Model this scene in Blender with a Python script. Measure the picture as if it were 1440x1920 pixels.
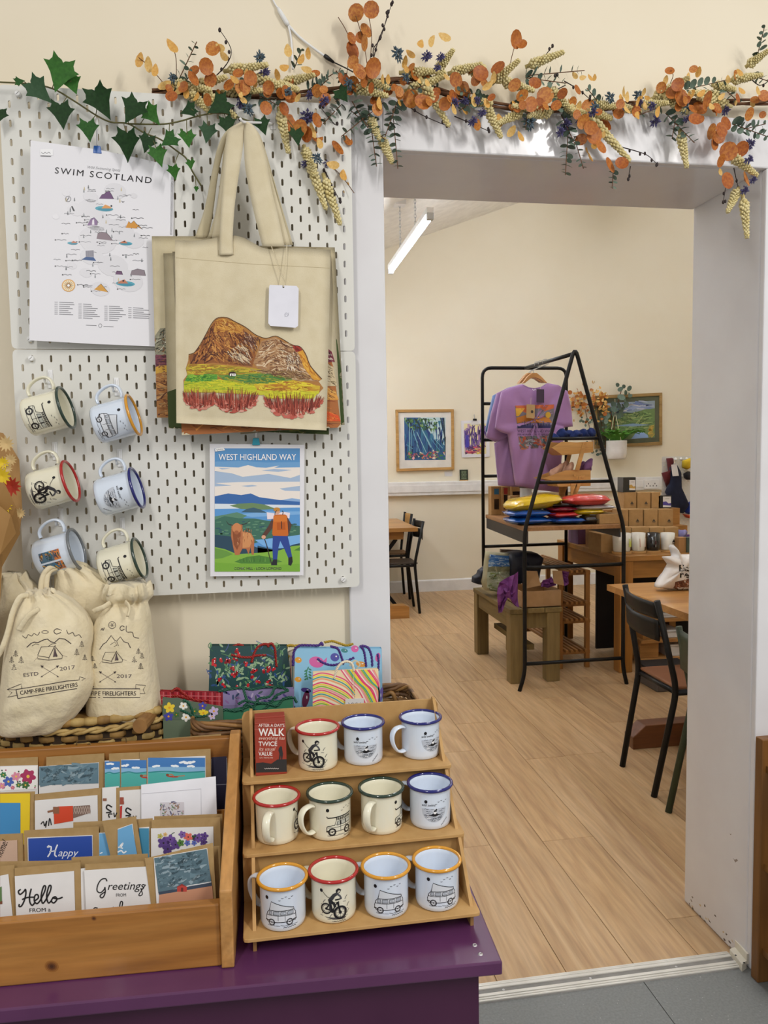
import bpy, math, random
from mathutils import Vector as V, Matrix, geometry
from mathutils.bvhtree import BVHTree
R_ = random.Random(7)
for o in list(bpy.data.objects): bpy.data.objects.remove(o)
S = bpy.context.scene; COL = S.collection
# ------------------------------------------------------------------ camera
FPX, YAW, PIT, ROL = 1442.2, .1626, .0734, -.0158
CAM = V((0, 0, 1.445))
_f = V((math.sin(YAW)*math.cos(PIT), math.cos(YAW)*math.cos(PIT), -math.sin(PIT)))
_r = V((math.cos(YAW), -math.sin(YAW), 0)); _u = _r.cross(_f)
_c, _s = math.cos(ROL), math.sin(ROL)
RT = _c*_r+_s*_u; UP = -_s*_r+_c*_u; FW = _f
cd = bpy.data.cameras.new('camera'); cam = bpy.data.objects.new('camera', cd); COL.objects.link(cam)
cam.matrix_world = Matrix(((RT.x, UP.x, -FW.x, CAM.x), (RT.y, UP.y, -FW.y, CAM.y), (RT.z, UP.z, -FW.z, CAM.z), (0, 0, 0, 1)))
cd.sensor_fit = 'VERTICAL'; cd.sensor_height = 36; cd.sensor_width = 27; cd.lens = FPX/1920*36; cd.clip_start = .01; cd.clip_end = 60
S.camera = cam
# ------------------------------------------------------------------ world, lights, exposure
w = bpy.data.worlds.new('world'); S.world = w; w.use_nodes = True
w.node_tree.nodes['Background'].inputs[0].default_value = (1, .98, .95, 1)
w.node_tree.nodes['Background'].inputs[1].default_value = .50
def area(name, loc, size, power, col=(1, .96, .9), target=None, rz=0):
    l = bpy.data.lights.new(name, 'AREA'); l.shape = 'RECTANGLE'; l.size, l.size_y = size; l.energy = power; l.color = col
    o = bpy.data.objects.new(name, l); COL.objects.link(o); o.location = loc
    o.rotation_euler = (0, 0, rz)
    if target: o.rotation_euler = (V(target)-V(loc)).to_track_quat('-Z', 'Y').to_euler()
    return o
area('shop_tube_light', (1.65, -.45, 2.85), (.09, 1.5), 40, (1, .975, .94), target=(1.0, .7, 0))
area('shop_tube_light', (-.9, -.9, 2.8), (.09, 1.5), 30, (1, .975, .94), target=(-.6, .6, 0))
area('shop_tube_light', (2.6, -1.2, 2.8), (.09, 1.5), 15, (1, .975, .94), target=(2.2, .4, 0))
S.view_settings.view_transform = 'Standard'; S.view_settings.look = 'None'
S.view_settings.exposure = 0.0; S.view_settings.gamma = 1; S.view_settings.use_curve_mapping = False
# ------------------------------------------------------------------ pixel -> place helpers (1440 x 1920 frame)
def ray(x, y): return RT*((x-720)/FPX)+UP*((960-y)/FPX)+FW
def atY(x, y, Y): d = ray(x, y); return CAM+d*(Y/d.y)
def atZ(x, y, Z): d = ray(x, y); return CAM+d*((Z-CAM.z)/d.z)
def onP(x, y, P, N): d = ray(x, y); return CAM+d*((V(P)-CAM).dot(N)/d.dot(N))
# ------------------------------------------------------------------ mesh helpers
class MB:
    def __init__(s): s.v = []; s.f = []; s.m = []; s.cm = 0
    def add(s, vs, fs):
        o = len(s.v); s.v += [tuple(q) for q in vs]; s.f += [tuple(i+o for i in f) for f in fs]; s.m += [s.cm]*len(fs); return s
    def hexa(s, p): return s.add(p, [(0, 3, 2, 1), (4, 5, 6, 7), (0, 1, 5, 4), (1, 2, 6, 5), (2, 3, 7, 6), (3, 0, 4, 7)])
    def box(s, x0, y0, z0, x1, y1, z1):
        return s.hexa([(x0, y0, z0), (x1, y0, z0), (x1, y1, z0), (x0, y1, z0), (x0, y0, z1), (x1, y0, z1), (x1, y1, z1), (x0, y1, z1)])
    def bar(s, a, b, w, h, up=(0, 0, 1)):
        a, b = V(a), V(b); d = (b-a).normalized(); x = d.cross(V(up))
        if x.length < 1e-4: x = d.cross(V((1, 0, 0)))
        x.normalize(); u = x.cross(d); x = x*w/2; u = u*h/2
        return s.hexa([a-x-u, a+x-u, b+x-u, b-x-u, a-x+u, a+x+u, b+x+u, b-x+u])
    def prism(s, pts, off):
        n = len(pts); off = V(off); p = [V(q) for q in pts]; q = [k+off for k in p]
        tri = [tuple(t) for t in geometry.tessellate_polygon([p])] if n > 4 else [tuple(range(n))]
        s.add(p+q, [t[::-1] for t in tri]+[tuple(i+n for i in t) for t in tri]+[(i, (i+1) % n, (i+1) % n+n, i+n) for i in range(n)]); return s
    def loft(s, rings, cap=(True, True), wrap=True):
        n = len(rings[0]); vs = [q for r in rings for q in r]; fs = []
        for k in range(len(rings)-1):
            for i in range(n if wrap else n-1):
                j = (i+1) % n; fs.append((k*n+i, k*n+j, (k+1)*n+j, (k+1)*n+i))
        if cap[0]: fs.append(tuple(range(n))[::-1])
        if cap[1]: fs.append(tuple((len(rings)-1)*n+i for i in range(n)))
        return s.add(vs, fs)
    def tube(s, pts, r, n=8, cap=True, closed=False, flat=None, ref=None):
        P = [V(p) for p in pts]; m = len(P); rings = []; u = None
        for k in range(m):
            if closed: t = P[(k+1) % m]-P[k-1]
            else: t = P[min(k+1, m-1)]-P[max(k-1, 0)]
            if t.length < 1e-9: t = V((0, 0, 1))
            t.normalize()
            if u is None:
                u = V(ref) if ref else (V((0, 0, 1)) if abs(t.z) < .9 else V((1, 0, 0)))
            elif ref: u = V(ref)
            u = u-t*u.dot(t)
            if u.length < 1e-6: u = t.orthogonal()
            u.normalize(); b = t.cross(u)
            rr = r[k] if isinstance(r, (list, tuple)) else r
            fa, fb = flat if flat else (1, 1)
            rings.append([P[k]+u*(math.cos(a)*rr*fa)+b*(math.sin(a)*rr*fb) for a in [2*math.pi*i/n for i in range(n)]])
        if closed: rings.append(rings[0]); return s.loft(rings, (False, False))
        return s.loft(rings, (cap, cap))
    def lathe(s, prof, n=32, c=(0, 0, 0), cap=(False, False)):
        return s.loft([[(c[0]+r*math.cos(2*math.pi*i/n), c[1]+r*math.sin(2*math.pi*i/n), c[2]+z) for i in range(n)] for r, z in prof], cap)
    def grid(s, fn, nu, nv):
        vs = [fn(i/nu, j/nv) for j in range(nv+1) for i in range(nu+1)]
        return s.add(vs, [(j*(nu+1)+i, j*(nu+1)+i+1, (j+1)*(nu+1)+i+1, (j+1)*(nu+1)+i) for j in range(nv) for i in range(nu)])
    def sph(s, c, r, n=10, m=6):
        r = (r, r, r) if not isinstance(r, (tuple, list)) else r
        return s.loft([[(c[0]+r[0]*math.sin(math.pi*k/m)*math.cos(2*math.pi*i/n), c[1]+r[1]*math.sin(math.pi*k/m)*math.sin(2*math.pi*i/n), c[2]-r[2]*math.cos(math.pi*k/m)) for i in range(n)] for k in [.12]+list(range(1, m))+[m-.12]], (True, True))
    def mesh(s, name, mats, smooth=False):
        me = bpy.data.meshes.new(name); me.from_pydata(s.v, [], s.f)
        for m in (mats if isinstance(mats, (list, tuple)) else [mats]): me.materials.append(m)
        if any(s.m): me.polygons.foreach_set('material_index', s.m)
        if smooth: me.polygons.foreach_set('use_smooth', [True]*len(me.polygons))
        return me
    def build(s, name, mats, parent=None, smooth=False, bev=0, world=False, solid=0, sub=0):
        me = s.mesh(name, mats, smooth)
        if world and parent is not None: me.transform(MWI[parent.name])
        return ob(name, me, parent, bev, solid, sub)
MWI = {}
def ob(name, me, parent=None, bev=0, solid=0, sub=0):
    o = bpy.data.objects.new(name, me); COL.objects.link(o)
    if parent is not None: o.parent = parent
    if solid:
        m = o.modifiers.new('solid', 'SOLIDIFY'); m.thickness = solid; m.offset = 0
    if bev:
        m = o.modifiers.new('bevel', 'BEVEL'); m.width = bev; m.segments = 2; m.limit_method = 'ANGLE'; m.angle_limit = math.radians(40)
    if sub:
        m = o.modifiers.new('sub', 'SUBSURF'); m.levels = m.render_levels = sub
    return o
def tag(o, label, cat, group=None):
    o['label'] = label; o['category'] = cat
    if group: o['group'] = group
    return o
def thing(name, label, cat, loc=(0, 0, 0), rot=(0, 0, 0), group=None, mat=None):
    o = bpy.data.objects.new(name, None); COL.objects.link(o); o.empty_display_size = .02
    if mat is not None: M4 = mat
    else:
        from mathutils import Euler
        M4 = Matrix.Translation(V(loc)) @ Euler(rot).to_matrix().to_4x4()
    o.matrix_world = M4; MWI[o.name] = M4.inverted()
    return tag(o, label, cat, group)
def struct(o): o['kind'] = 'structure'; return o
def dup(root, M4, label=None):
    r = root.copy(); COL.objects.link(r); r.matrix_world = M4; MWI[r.name] = M4.inverted()
    if label: r['label'] = label
    for ch in root.children:
        c = ch.copy(); COL.objects.link(c); c.parent = r
        for g in ch.children:
            d = g.copy(); COL.objects.link(d); d.parent = c
    return r
def arc(c, r, a0, a1, n, ax=V((1, 0, 0)), ay=V((0, 0, 1))):
    return [V(c)+ax*(r*math.cos(math.radians(a0+(a1-a0)*i/n)))+ay*(r*math.sin(math.radians(a0+(a1-a0)*i/n))) for i in range(n+1)]
def rnd(pts, r, n=5):
    """polyline with rounded corners"""
    P = [V(p) for p in pts]; out = [P[0]]
    for a, b, c in zip(P, P[1:], P[2:]):
        d1 = (a-b); d2 = (c-b); k = min(r, d1.length*.49, d2.length*.49); p = b+d1.normalized()*k; q = b+d2.normalized()*k
        for i in range(n+1):
            t = i/n; out.append(p*(1-t)**2+b*2*t*(1-t)+q*t*t)
    return out+[P[-1]]
def smooth_pts(pts, n=6):
    P = [V(p) for p in pts]; out = []
    for i in range(len(P)-1):
        a, b, c, d = P[max(i-1, 0)], P[i], P[i+1], P[min(i+2, len(P)-1)]
        for k in range(n):
            t = k/n; out.append(.5*((2*b)+(c-a)*t+(2*a-5*b+4*c-d)*t*t+(3*b-a-3*c+d)*t**3))
    return out+[P[-1]]
# ------------------------------------------------------------------ materials
def lin(c):
    if isinstance(c, str): c = [int(c[i:i+2], 16) for i in (0, 2, 4)]
    return tuple((x/255/12.92 if x/255 <= .04045 else ((x/255+.055)/1.055)**2.4) for x in c)
MATS = {}
def node_mat(name):
    m = bpy.data.materials.new(name); m.use_nodes = True; nt = m.node_tree
    return m, nt, nt.nodes['Principled BSDF']
def mat(name, c, rough=.6, c2=None, scale=12, metal=0, bump=0, bscale=None, coat=0, spec=.5, stretch=None, sheen=0, trans=0, emit=0, detail=4, lo=.35, hi=.65, alpha=1, objrand=0, bdist=.002):
    if name in MATS: return MATS[name]
    m, nt, b = node_mat(name); L = nt.links.new; N = nt.nodes.new
    b.inputs['Roughness'].default_value = rough; b.inputs['Metallic'].default_value = metal
    b.inputs['Coat Weight'].default_value = coat; b.inputs['Coat Roughness'].default_value = .08
    b.inputs['Specular IOR Level'].default_value = spec; b.inputs['Transmission Weight'].default_value = trans
    b.inputs['Alpha'].default_value = alpha
    if sheen: b.inputs['Sheen Weight'].default_value = sheen
    ca = lin(c); cb = lin(c2) if c2 else tuple(x*.9 for x in ca)
    tc = N('ShaderNodeTexCoord'); mp = N('ShaderNodeMapping'); L(tc.outputs['Object'], mp.inputs[0])
    if stretch: mp.inputs['Scale'].default_value = stretch
    if objrand:
        oi = N('ShaderNodeObjectInfo'); vm = N('ShaderNodeVectorMath'); vm.operation = 'SCALE'; vm.inputs[0].default_value = (17, 31, 11)
        L(oi.outputs['Random'], vm.inputs['Scale']); L(vm.outputs[0], mp.inputs['Location'])
    nz = N('ShaderNodeTexNoise'); nz.inputs['Scale'].default_value = scale; nz.inputs['Detail'].default_value = detail; L(mp.outputs[0], nz.inputs['Vector'])
    rp = N('ShaderNodeValToRGB'); rp.color_ramp.elements[0].position = lo; rp.color_ramp.elements[1].position = hi
    rp.color_ramp.elements[0].color = (*ca, 1); rp.color_ramp.elements[1].color = (*cb, 1); L(nz.outputs['Fac'], rp.inputs[0])
    out = rp.outputs[0]
    if objrand:
        hs = N('ShaderNodeHueSaturation'); mr = N('ShaderNodeMapRange'); mr.inputs[3].default_value = 1-objrand; mr.inputs[4].default_value = 1+objrand
        L(oi.outputs['Random'], mr.inputs[0]); L(mr.outputs[0], hs.inputs['Value']); L(out, hs.inputs['Color']); out = hs.outputs[0]
    L(out, b.inputs['Base Color'])
    if bump:
        n2 = N('ShaderNodeTexNoise'); n2.inputs['Scale'].default_value = bscale or scale*3; n2.inputs['Detail'].default_value = 5; L(mp.outputs[0], n2.inputs['Vector'])
        bp = N('ShaderNodeBump'); bp.inputs['Strength'].default_value = bump; bp.inputs['Distance'].default_value = bdist; L(n2.outputs['Fac'], bp.inputs['Height']); L(bp.outputs[0], b.inputs['Normal'])
    if emit:
        b.inputs['Emission Color'].default_value = (*ca, 1); b.inputs['Emission Strength'].default_value = emit
    MATS[name] = m; return m
def wood(name, c, c2, axis='X', scale=1.0, rough=.5, knots=0, objrand=.0, coat=0, c3=None, ring=1.0):
    """grain stretched along an axis of the object, fine fibre on broad figure"""
    if name in MATS: return MATS[name]
    m, nt, b = node_mat(name); L = nt.links.new; N = nt.nodes.new
    b.inputs['Roughness'].default_value = rough; b.inputs['Coat Weight'].default_value = coat
    tc = N('ShaderNodeTexCoord'); mp = N('ShaderNodeMapping'); L(tc.outputs['Object'], mp.inputs[0])
    st = {'X': (.07, 1, 1), 'Y': (1, .07, 1), 'Z': (1, 1, .07)}[axis]; mp.inputs['Scale'].default_value = st
    oi = N('ShaderNodeObjectInfo'); vm = N('ShaderNodeVectorMath'); vm.operation = 'SCALE'; vm.inputs[0].default_value = (13, 29, 7)
    L(oi.outputs['Random'], vm.inputs['Scale']); L(vm.outputs[0], mp.inputs['Location'])
    n1 = N('ShaderNodeTexNoise'); n1.inputs['Scale'].default_value = 14*scale; n1.inputs['Detail'].default_value = 6; n1.inputs['Distortion'].default_value = 1.2*ring; L(mp.outputs[0], n1.inputs[0])
    n2 = N('ShaderNodeTexNoise'); n2.inputs['Scale'].default_value = 120*scale; n2.inputs['Detail'].default_value = 3; L(mp.outputs[0], n2.inputs[0])
    rp = N('ShaderNodeValToRGB'); e = rp.color_ramp.elements; e[0].position = .3; e[1].position = .7; e[0].color = (*lin(c2), 1); e[1].color = (*lin(c), 1)
    if c3: k = e.new(.5); k.color = (*lin(c3), 1)
    L(n1.outputs['Fac'], rp.inputs[0])
    mr = N('ShaderNodeMapRange'); mr.inputs[1].default_value = .3; mr.inputs[2].default_value = .7; mr.inputs[3].default_value = .84; mr.inputs[4].default_value = 1.08; L(n2.outputs['Fac'], mr.inputs[0])
    mx = N('ShaderNodeMix'); mx.data_type = 'RGBA'; mx.blend_type = 'MULTIPLY'; mx.inputs[0].default_value = 1; L(rp.outputs[0], mx.inputs[6]); L(mr.outputs[0], mx.inputs[7])
    out = mx.outputs[2]
    if objrand:
        hs = N('ShaderNodeHueSaturation'); m2 = N('ShaderNodeMapRange'); m2.inputs[3].default_value = 1-objrand; m2.inputs[4].default_value = 1+objrand
        L(oi.outputs['Random'], m2.inputs[0]); L(m2.outputs[0], hs.inputs['Value']); L(out, hs.inputs['Color']); out = hs.outputs[0]
    if knots:
        vo = N('ShaderNodeTexVoronoi'); vo.inputs['Scale'].default_value = knots; mk = N('ShaderNodeMapping'); L(tc.outputs['Object'], mk.inputs[0])
        mk.inputs['Scale'].default_value = {'X': (.45, 1, 1), 'Y': (1, .45, 1), 'Z': (1, 1, .45)}[axis]; L(mk.outputs[0], vo.inputs['Vector'])
        r2 = N('ShaderNodeValToRGB'); r2.color_ramp.elements[0].position = .03; r2.color_ramp.elements[1].position = .11
        r2.color_ramp.elements[0].color = (.25, .16, .09, 1); r2.color_ramp.elements[1].color = (1, 1, 1, 1); L(vo.outputs['Distance'], r2.inputs[0])
        m3 = N('ShaderNodeMix'); m3.data_type = 'RGBA'; m3.blend_type = 'MULTIPLY'; m3.inputs[0].default_value = .9; L(out, m3.inputs[6]); L(r2.outputs[0], m3.inputs[7]); out = m3.outputs[2]
    L(out, b.inputs['Base Color'])
    bp = N('ShaderNodeBump'); bp.inputs['Strength'].default_value = .15; bp.inputs['Distance'].default_value = .001; L(n2.outputs['Fac'], bp.inputs['Height']); L(bp.outputs[0], b.inputs['Normal'])
    MATS[name] = m; return m
def ink_mat(name, rough):
    m, nt, b = node_mat(name); a = nt.nodes.new('ShaderNodeAttribute'); a.attribute_name = 'Col'
    nt.links.new(a.outputs['Color'], b.inputs['Base Color']); b.inputs['Roughness'].default_value = rough; return m
INK = ink_mat('print_ink', .55); INKG = ink_mat('print_ink_gloss', .25); INKF = ink_mat('print_ink_fabric', .85)
# ------------------------------------------------------------------ flat print (lettering, drawings): coloured outlines lying on a surface
_TX = {}
def text_mesh(s, bold=0, track=1):
    key = (s, bold, track)
    if key not in _TX:
        c = bpy.data.curves.new('t', 'FONT'); c.body = s; c.size = 1; c.resolution_u = 3; c.offset = bold; c.fill_mode = 'FRONT'; c.space_character = track
        o = bpy.data.objects.new('t', c); me = o.to_mesh()
        vs = [(v.co.x, v.co.y) for v in me.vertices]; fs = [tuple(p.vertices) for p in me.polygons]
        o.to_mesh_clear(); bpy.data.objects.remove(o); bpy.data.curves.remove(c); _TX[key] = (vs, fs)
    return _TX[key]
class Art:
    def __init__(s): s.v = []; s.f = []; s.c = []
    def raw(s, pts, fs, col, l):
        o = len(s.v); s.v += [(p[0], p[1], l) for p in pts]; s.f += [tuple(i+o for i in f) for f in fs]; s.c += [(*lin(col), 1)]*len(fs); return s
    def poly(s, pts, col, l=0):
        if len(pts) < 5: return s.raw(pts, [tuple(range(len(pts)))], col, l)
        return s.raw(pts, geometry.tessellate_polygon([[V((p[0], p[1], 0)) for p in pts]]), col, l)
    def rect(s, x0, y0, x1, y1, col, l=0): return s.raw([(x0, y0), (x1, y0), (x1, y1), (x0, y1)], [(0, 1, 2, 3)], col, l)
    def ell(s, cx, cy, rx, ry, col, l=0, n=14, rot=0):
        c, q = math.cos(rot), math.sin(rot); p = [(rx*math.cos(2*math.pi*i/n), ry*math.sin(2*math.pi*i/n)) for i in range(n)]
        return s.raw([(cx+a*c-b*q, cy+a*q+b*c) for a, b in p], [tuple(range(n))], col, l)
    def ring(s, cx, cy, rx, ry, w, col, l=0, n=18): return s.line([(cx+rx*math.cos(2*math.pi*i/n), cy+ry*math.sin(2*math.pi*i/n)) for i in range(n+1)], w, col, l)
    def line(s, pts, w, col, l=0, taper=False):
        pts = [(float(p[0]), float(p[1])) for p in pts]; n = len(pts); L = []; Rr = []
        for i in range(n):
            a = pts[max(i-1, 0)]; b = pts[min(i+1, n-1)]; dx, dy = b[0]-a[0], b[1]-a[1]; d = math.hypot(dx, dy) or 1
            k = w/2*(1-.8*i/(n-1) if taper else 1); L.append((pts[i][0]-dy/d*k, pts[i][1]+dx/d*k)); Rr.append((pts[i][0]+dy/d*k, pts[i][1]-dx/d*k))
        return s.raw(L+Rr, [(i, i+1, n+i+1, n+i) for i in range(n-1)], col, l)
    def curve(s, pts, w, col, l=0, n=5, taper=False):
        return s.line([(p.x, p.y) for p in smooth_pts([(q[0], q[1], 0) for q in pts], n)], w, col, l, taper)
    def text(s, t, x, y, size, col, l=0, rot=0, shear=0, sx=1, align='l', bold=0, flip=True, width=None, arcr=None, track=1):
        """y grows downwards when flip is set (photo pixels), upwards otherwise"""
        if bold and 'M' in t:
            for k in (-.6, .6): s.text(t, x+k*bold*size, y, size, col, l, rot, shear, sx, align, 0, flip, width, arcr, track)
            bold = 0
        vs, fs = text_mesh(t, bold, track)
        if not vs: return s
        x0 = min(p[0] for p in vs); x1 = max(p[0] for p in vs)
        if width: sx = width/((x1-x0)*size)
        off = {'l': x0, 'c': (x0+x1)/2, 'r': x1}[align]; c, q = math.cos(rot), math.sin(rot); out = []
        for a, b in vs:
            a = ((a-off)*sx+b*shear)*size; b = b*size*(-1 if flip else 1)
            if arcr: th = a/arcr; rr = arcr-b; a, b = rr*math.sin(th), arcr-rr*math.cos(th)
            out.append((x+a*c-b*q, y+a*q+b*c))
        return s.raw(out, fs, col, l)
    def scrawl(s, x, y, w, h, col, l=0, lw=1., rot=0, seed=0, flip=True):
        """handwriting too small to read"""
        r = random.Random(seed); n = max(4, int(w/h*1.6)); c, q = math.cos(rot), math.sin(rot); p = []
        for i in range(n+1): a, b = w*i/n, (h*.5*(1 if i % 2 else -.35)*r.uniform(.5, 1.1)); p.append((x+a*c-b*q, y+a*q+b*c))
        return s.curve(p, lw, col, l, 3)
    def strokes(s, poly, n, length, w, cols, l, ang, rng, jit=.3, lt=0):
        """loose brush marks inside an outline"""
        xs = [p[0] for p in poly]; ys = [p[1] for p in poly]
        k = 0; tries = 0
        while k < n and tries < n*20:
            tries += 1; x = rng.uniform(min(xs), max(xs)); y = rng.uniform(min(ys), max(ys))
            if not inside(x, y, poly): continue
            a = (ang(x, y) if callable(ang) else ang)+rng.gauss(0, jit); h = length*rng.uniform(.5, 1.3)/2; bend = rng.gauss(0, .25)*h
            p = [(x-h*math.cos(a), y-h*math.sin(a)), (x-bend*math.sin(a)*.5, y+bend*math.cos(a)*.5), (x+h*math.cos(a), y+h*math.sin(a))]
            if not (inside(*p[0], poly) and inside(*p[2], poly)): continue
            s.curve(p, w*rng.uniform(.5, 1.4), rng.choice(cols), l+(k % 3)*.3+lt, 3, taper=True); k += 1
        return s
    def split(s, mx):
        """cut long faces so that the print follows a curved surface"""
        v = list(s.v); f2 = []; c2 = []
        for f, c in zip(s.f, s.c):
            st = [(f[0], f[i], f[i+1]) for i in range(1, len(f)-1)]
            while st:
                t = st.pop(); L = [((v[t[i]][0]-v[t[(i+1) % 3]][0])**2+(v[t[i]][1]-v[t[(i+1) % 3]][1])**2, i) for i in range(3)]; d, i = max(L)
                if d > mx*mx:
                    a, b, q = t[i], t[(i+1) % 3], t[(i+2) % 3]; v.append(tuple((v[a][k]+v[b][k])/2 for k in range(3))); n = len(v)-1; st += [(a, n, q), (n, b, q)]
                else: f2.append(t); c2.append(c)
        s.v, s.f, s.c = v, f2, c2; return s
    def data(s, name, fn, m=None):
        me = bpy.data.meshes.new(name); me.from_pydata([tuple(fn(*p)) for p in s.v], [], s.f)
        ca = me.color_attributes.new('Col', 'FLOAT_COLOR', 'CORNER'); k = []
        for f, c in zip(s.f, s.c): k += list(c)*len(f)
        ca.data.foreach_set('color', k); me.materials.append(m or INK); return me
    def build(s, name, fn, parent, m=None, world=True):
        me = s.data(name, fn, m)
        if world and parent is not None: me.transform(MWI[parent.name])
        return ob(name, me, parent)
def inside(x, y, poly):
    r = False; n = len(poly)
    for i in range(n):
        x1, y1 = poly[i][:2]; x2, y2 = poly[i-1][:2]
        if (y1 > y) != (y2 > y) and x < (x2-x1)*(y-y1)/(y2-y1)+x1: r = not r
    return r
EPS = .00012
def pix_on(P, N):
    """photo pixel -> the flat face through P with normal N (towards the viewer)"""
    P = V(P); N = V(N).normalized()
    return lambda u, v, l=0: onP(u, v, P, N)+N*(EPS*(l+1))
def frame_map(O, ux, uy, N=None):
    O, ux, uy = V(O), V(ux), V(uy); N = (N or ux.cross(uy)).normalized()
    return lambda u, v, l=0: O+ux*u+uy*v+N*(EPS*(l+1))
# ================================================================== THE SETTING
FACE = 1.853; WALL = 1.873; BACKF = 2.18; OPL, OPR, OPT = .316, 1.318, 2.168; YB = 7.9
M_cream = mat('cream_emulsion', 'EADFC8', .8, 'E7DBC2', 3, bump=.05, bscale=60)
M_cream2 = mat('cafe_cream_emulsion', 'E9E1CC', .85, 'E6DDC6', 2, bump=.05, bscale=60)
M_frame = mat('lilac_white_gloss', 'E0DFE1', .3, 'DBD9DB', 6, bump=.10, bscale=18, coat=.3)
M_ceil = mat('ceiling_white', 'F6F4EE', .9)
wb = MB()
wb.box(-1.9, WALL, 0, OPL-.02, BACKF, 5.1); wb.box(OPR+.02, WALL, 0, 6.6, BACKF, 5.1); wb.box(OPL-.02, WALL, OPT+.02, OPR+.02, BACKF, 5.1)
struct(wb.build('wall_front', M_cream))
def ceilz(x): return 3.542+.3593*(x-1.355) if x < 5.2 else 4.924-.3593*(x-5.2)
struct(MB().prism([(-1.5, YB, 0), (6.5, YB, 0), (6.5, YB, ceilz(6.5)), (5.2, YB, ceilz(5.2)), (-1.5, YB, ceilz(-1.5))], (0, .1, 0)).build('wall_back', M_cream2))
struct(MB().box(-1.6, BACKF, 0, -1.5, YB+.1, 2.7).build('wall_left', M_cream2))
struct(MB().box(6.5, BACKF, 0, 6.6, YB+.1, 4.5).build('wall_right', M_cream2))
cb = MB(); cb.prism([(-1.6, BACKF, ceilz(-1.6)), (5.2, BACKF, ceilz(5.2)), (5.2, BACKF, ceilz(5.2)+.1), (-1.6, BACKF, ceilz(-1.6)+.1)], (0, YB+.1-BACKF, 0))
cb.prism([(5.2, BACKF, ceilz(5.2)), (6.6, BACKF, ceilz(6.6)), (6.6, BACKF, ceilz(6.6)+.1), (5.2, BACKF, ceilz(5.2)+.1)], (0, YB+.1-BACKF, 0))
struct(cb.build('ceiling', M_ceil))
# door lining and architraves
struct(MB().box(OPL-.101, FACE, 0, OPL, WALL, 2.29).build('trim_1', M_frame, bev=.004))
struct(MB().box(OPL, FACE, OPT, 1.6, WALL, 2.29).build('trim_2', M_frame, bev=.004))
struct(MB().box(OPR, FACE, 0, 1.46, WALL, OPT).build('trim_3', M_frame, bev=.004))
struct(MB().box(OPR, WALL, 0, OPR+.02, BACKF+.012, OPT+.02).build('trim_4', M_frame, bev=.005))
struct(MB().box(OPL-.02, WALL, OPT, OPR, BACKF+.012, OPT+.02).build('trim_5', M_frame, bev=.004))
struct(MB().box(OPL-.02, WALL, 0, OPL, BACKF+.012, OPT).build('trim_6', M_frame, bev=.004))
# worn paint at the foot of the right lining
wp = Art(); rr = random.Random(3)
for k in range(26):
    t = rr.random(); y = WALL+.01+t*.28; z = rr.random()**2*.05+.004; c = rr.choice(['6d6259', '857a70', '5c5148', 'C9B48E'])
    a = [rr.uniform(.002, .008) for _ in range(7)]; wp.poly([(y+a[i]*math.cos(i*.9), z+.6*a[i]*math.sin(i*.9)) for i in range(7)], c, k % 4)
for y, z, q in [(1.93, .275, 1), (1.955, .34, .4)]:
    wp.poly([(y-.012*q, z+.006*q), (y, z-.006*q), (y+.012*q, z+.002*q), (y+.003*q, z), (y-.006*q, z+.008*q)], '8a7d76', 0)
o = wp.build('paint_chips', lambda u, v, l: V((OPR-EPS*(l+1), u, v)), None); struct(o)
# cafe floor: laminate planks
M_base = mat('floor_joint_dark', '3a2c20', .9)
fl = struct(MB().box(-1.5, 1.9, -.03, 6.5, YB, -.009).build('floor', M_base))
M_plank = wood('oak_laminate', 'C6A67E', 'A98660', 'Y', .75, .42, objrand=.07, c3='BC9A70', ring=2.2, knots=2.2)
W_ = .2003; x = 1.0135-W_*6; k = 0; cache = {}
offs = {0: 2.642, 1: 2.112, -1: 3.55, -2: 2.655, -3: 3.1, 2: 3.4}
while x < 6.3:
    i = round((x-1.0135)/W_); off = offs.get(i, 1.93+((i*.618) % 1)*1.2); y0 = 1.925; ys = [off-1.28] if off-1.28 > 1.95 else []
    y = off
    ys = [1.925]; y = off
    while y < YB: 
        if y > 1.96: ys.append(y)
        y += 1.28
    ys.append(YB)
    for a, b in zip(ys, ys[1:]):
        p = MB().box(0, 0, -.008, W_-.0016, b-a-.0016, 0).build('plank', M_plank, fl, bev=.0012); p.location = (x, a, 0)
    x += W_
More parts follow.
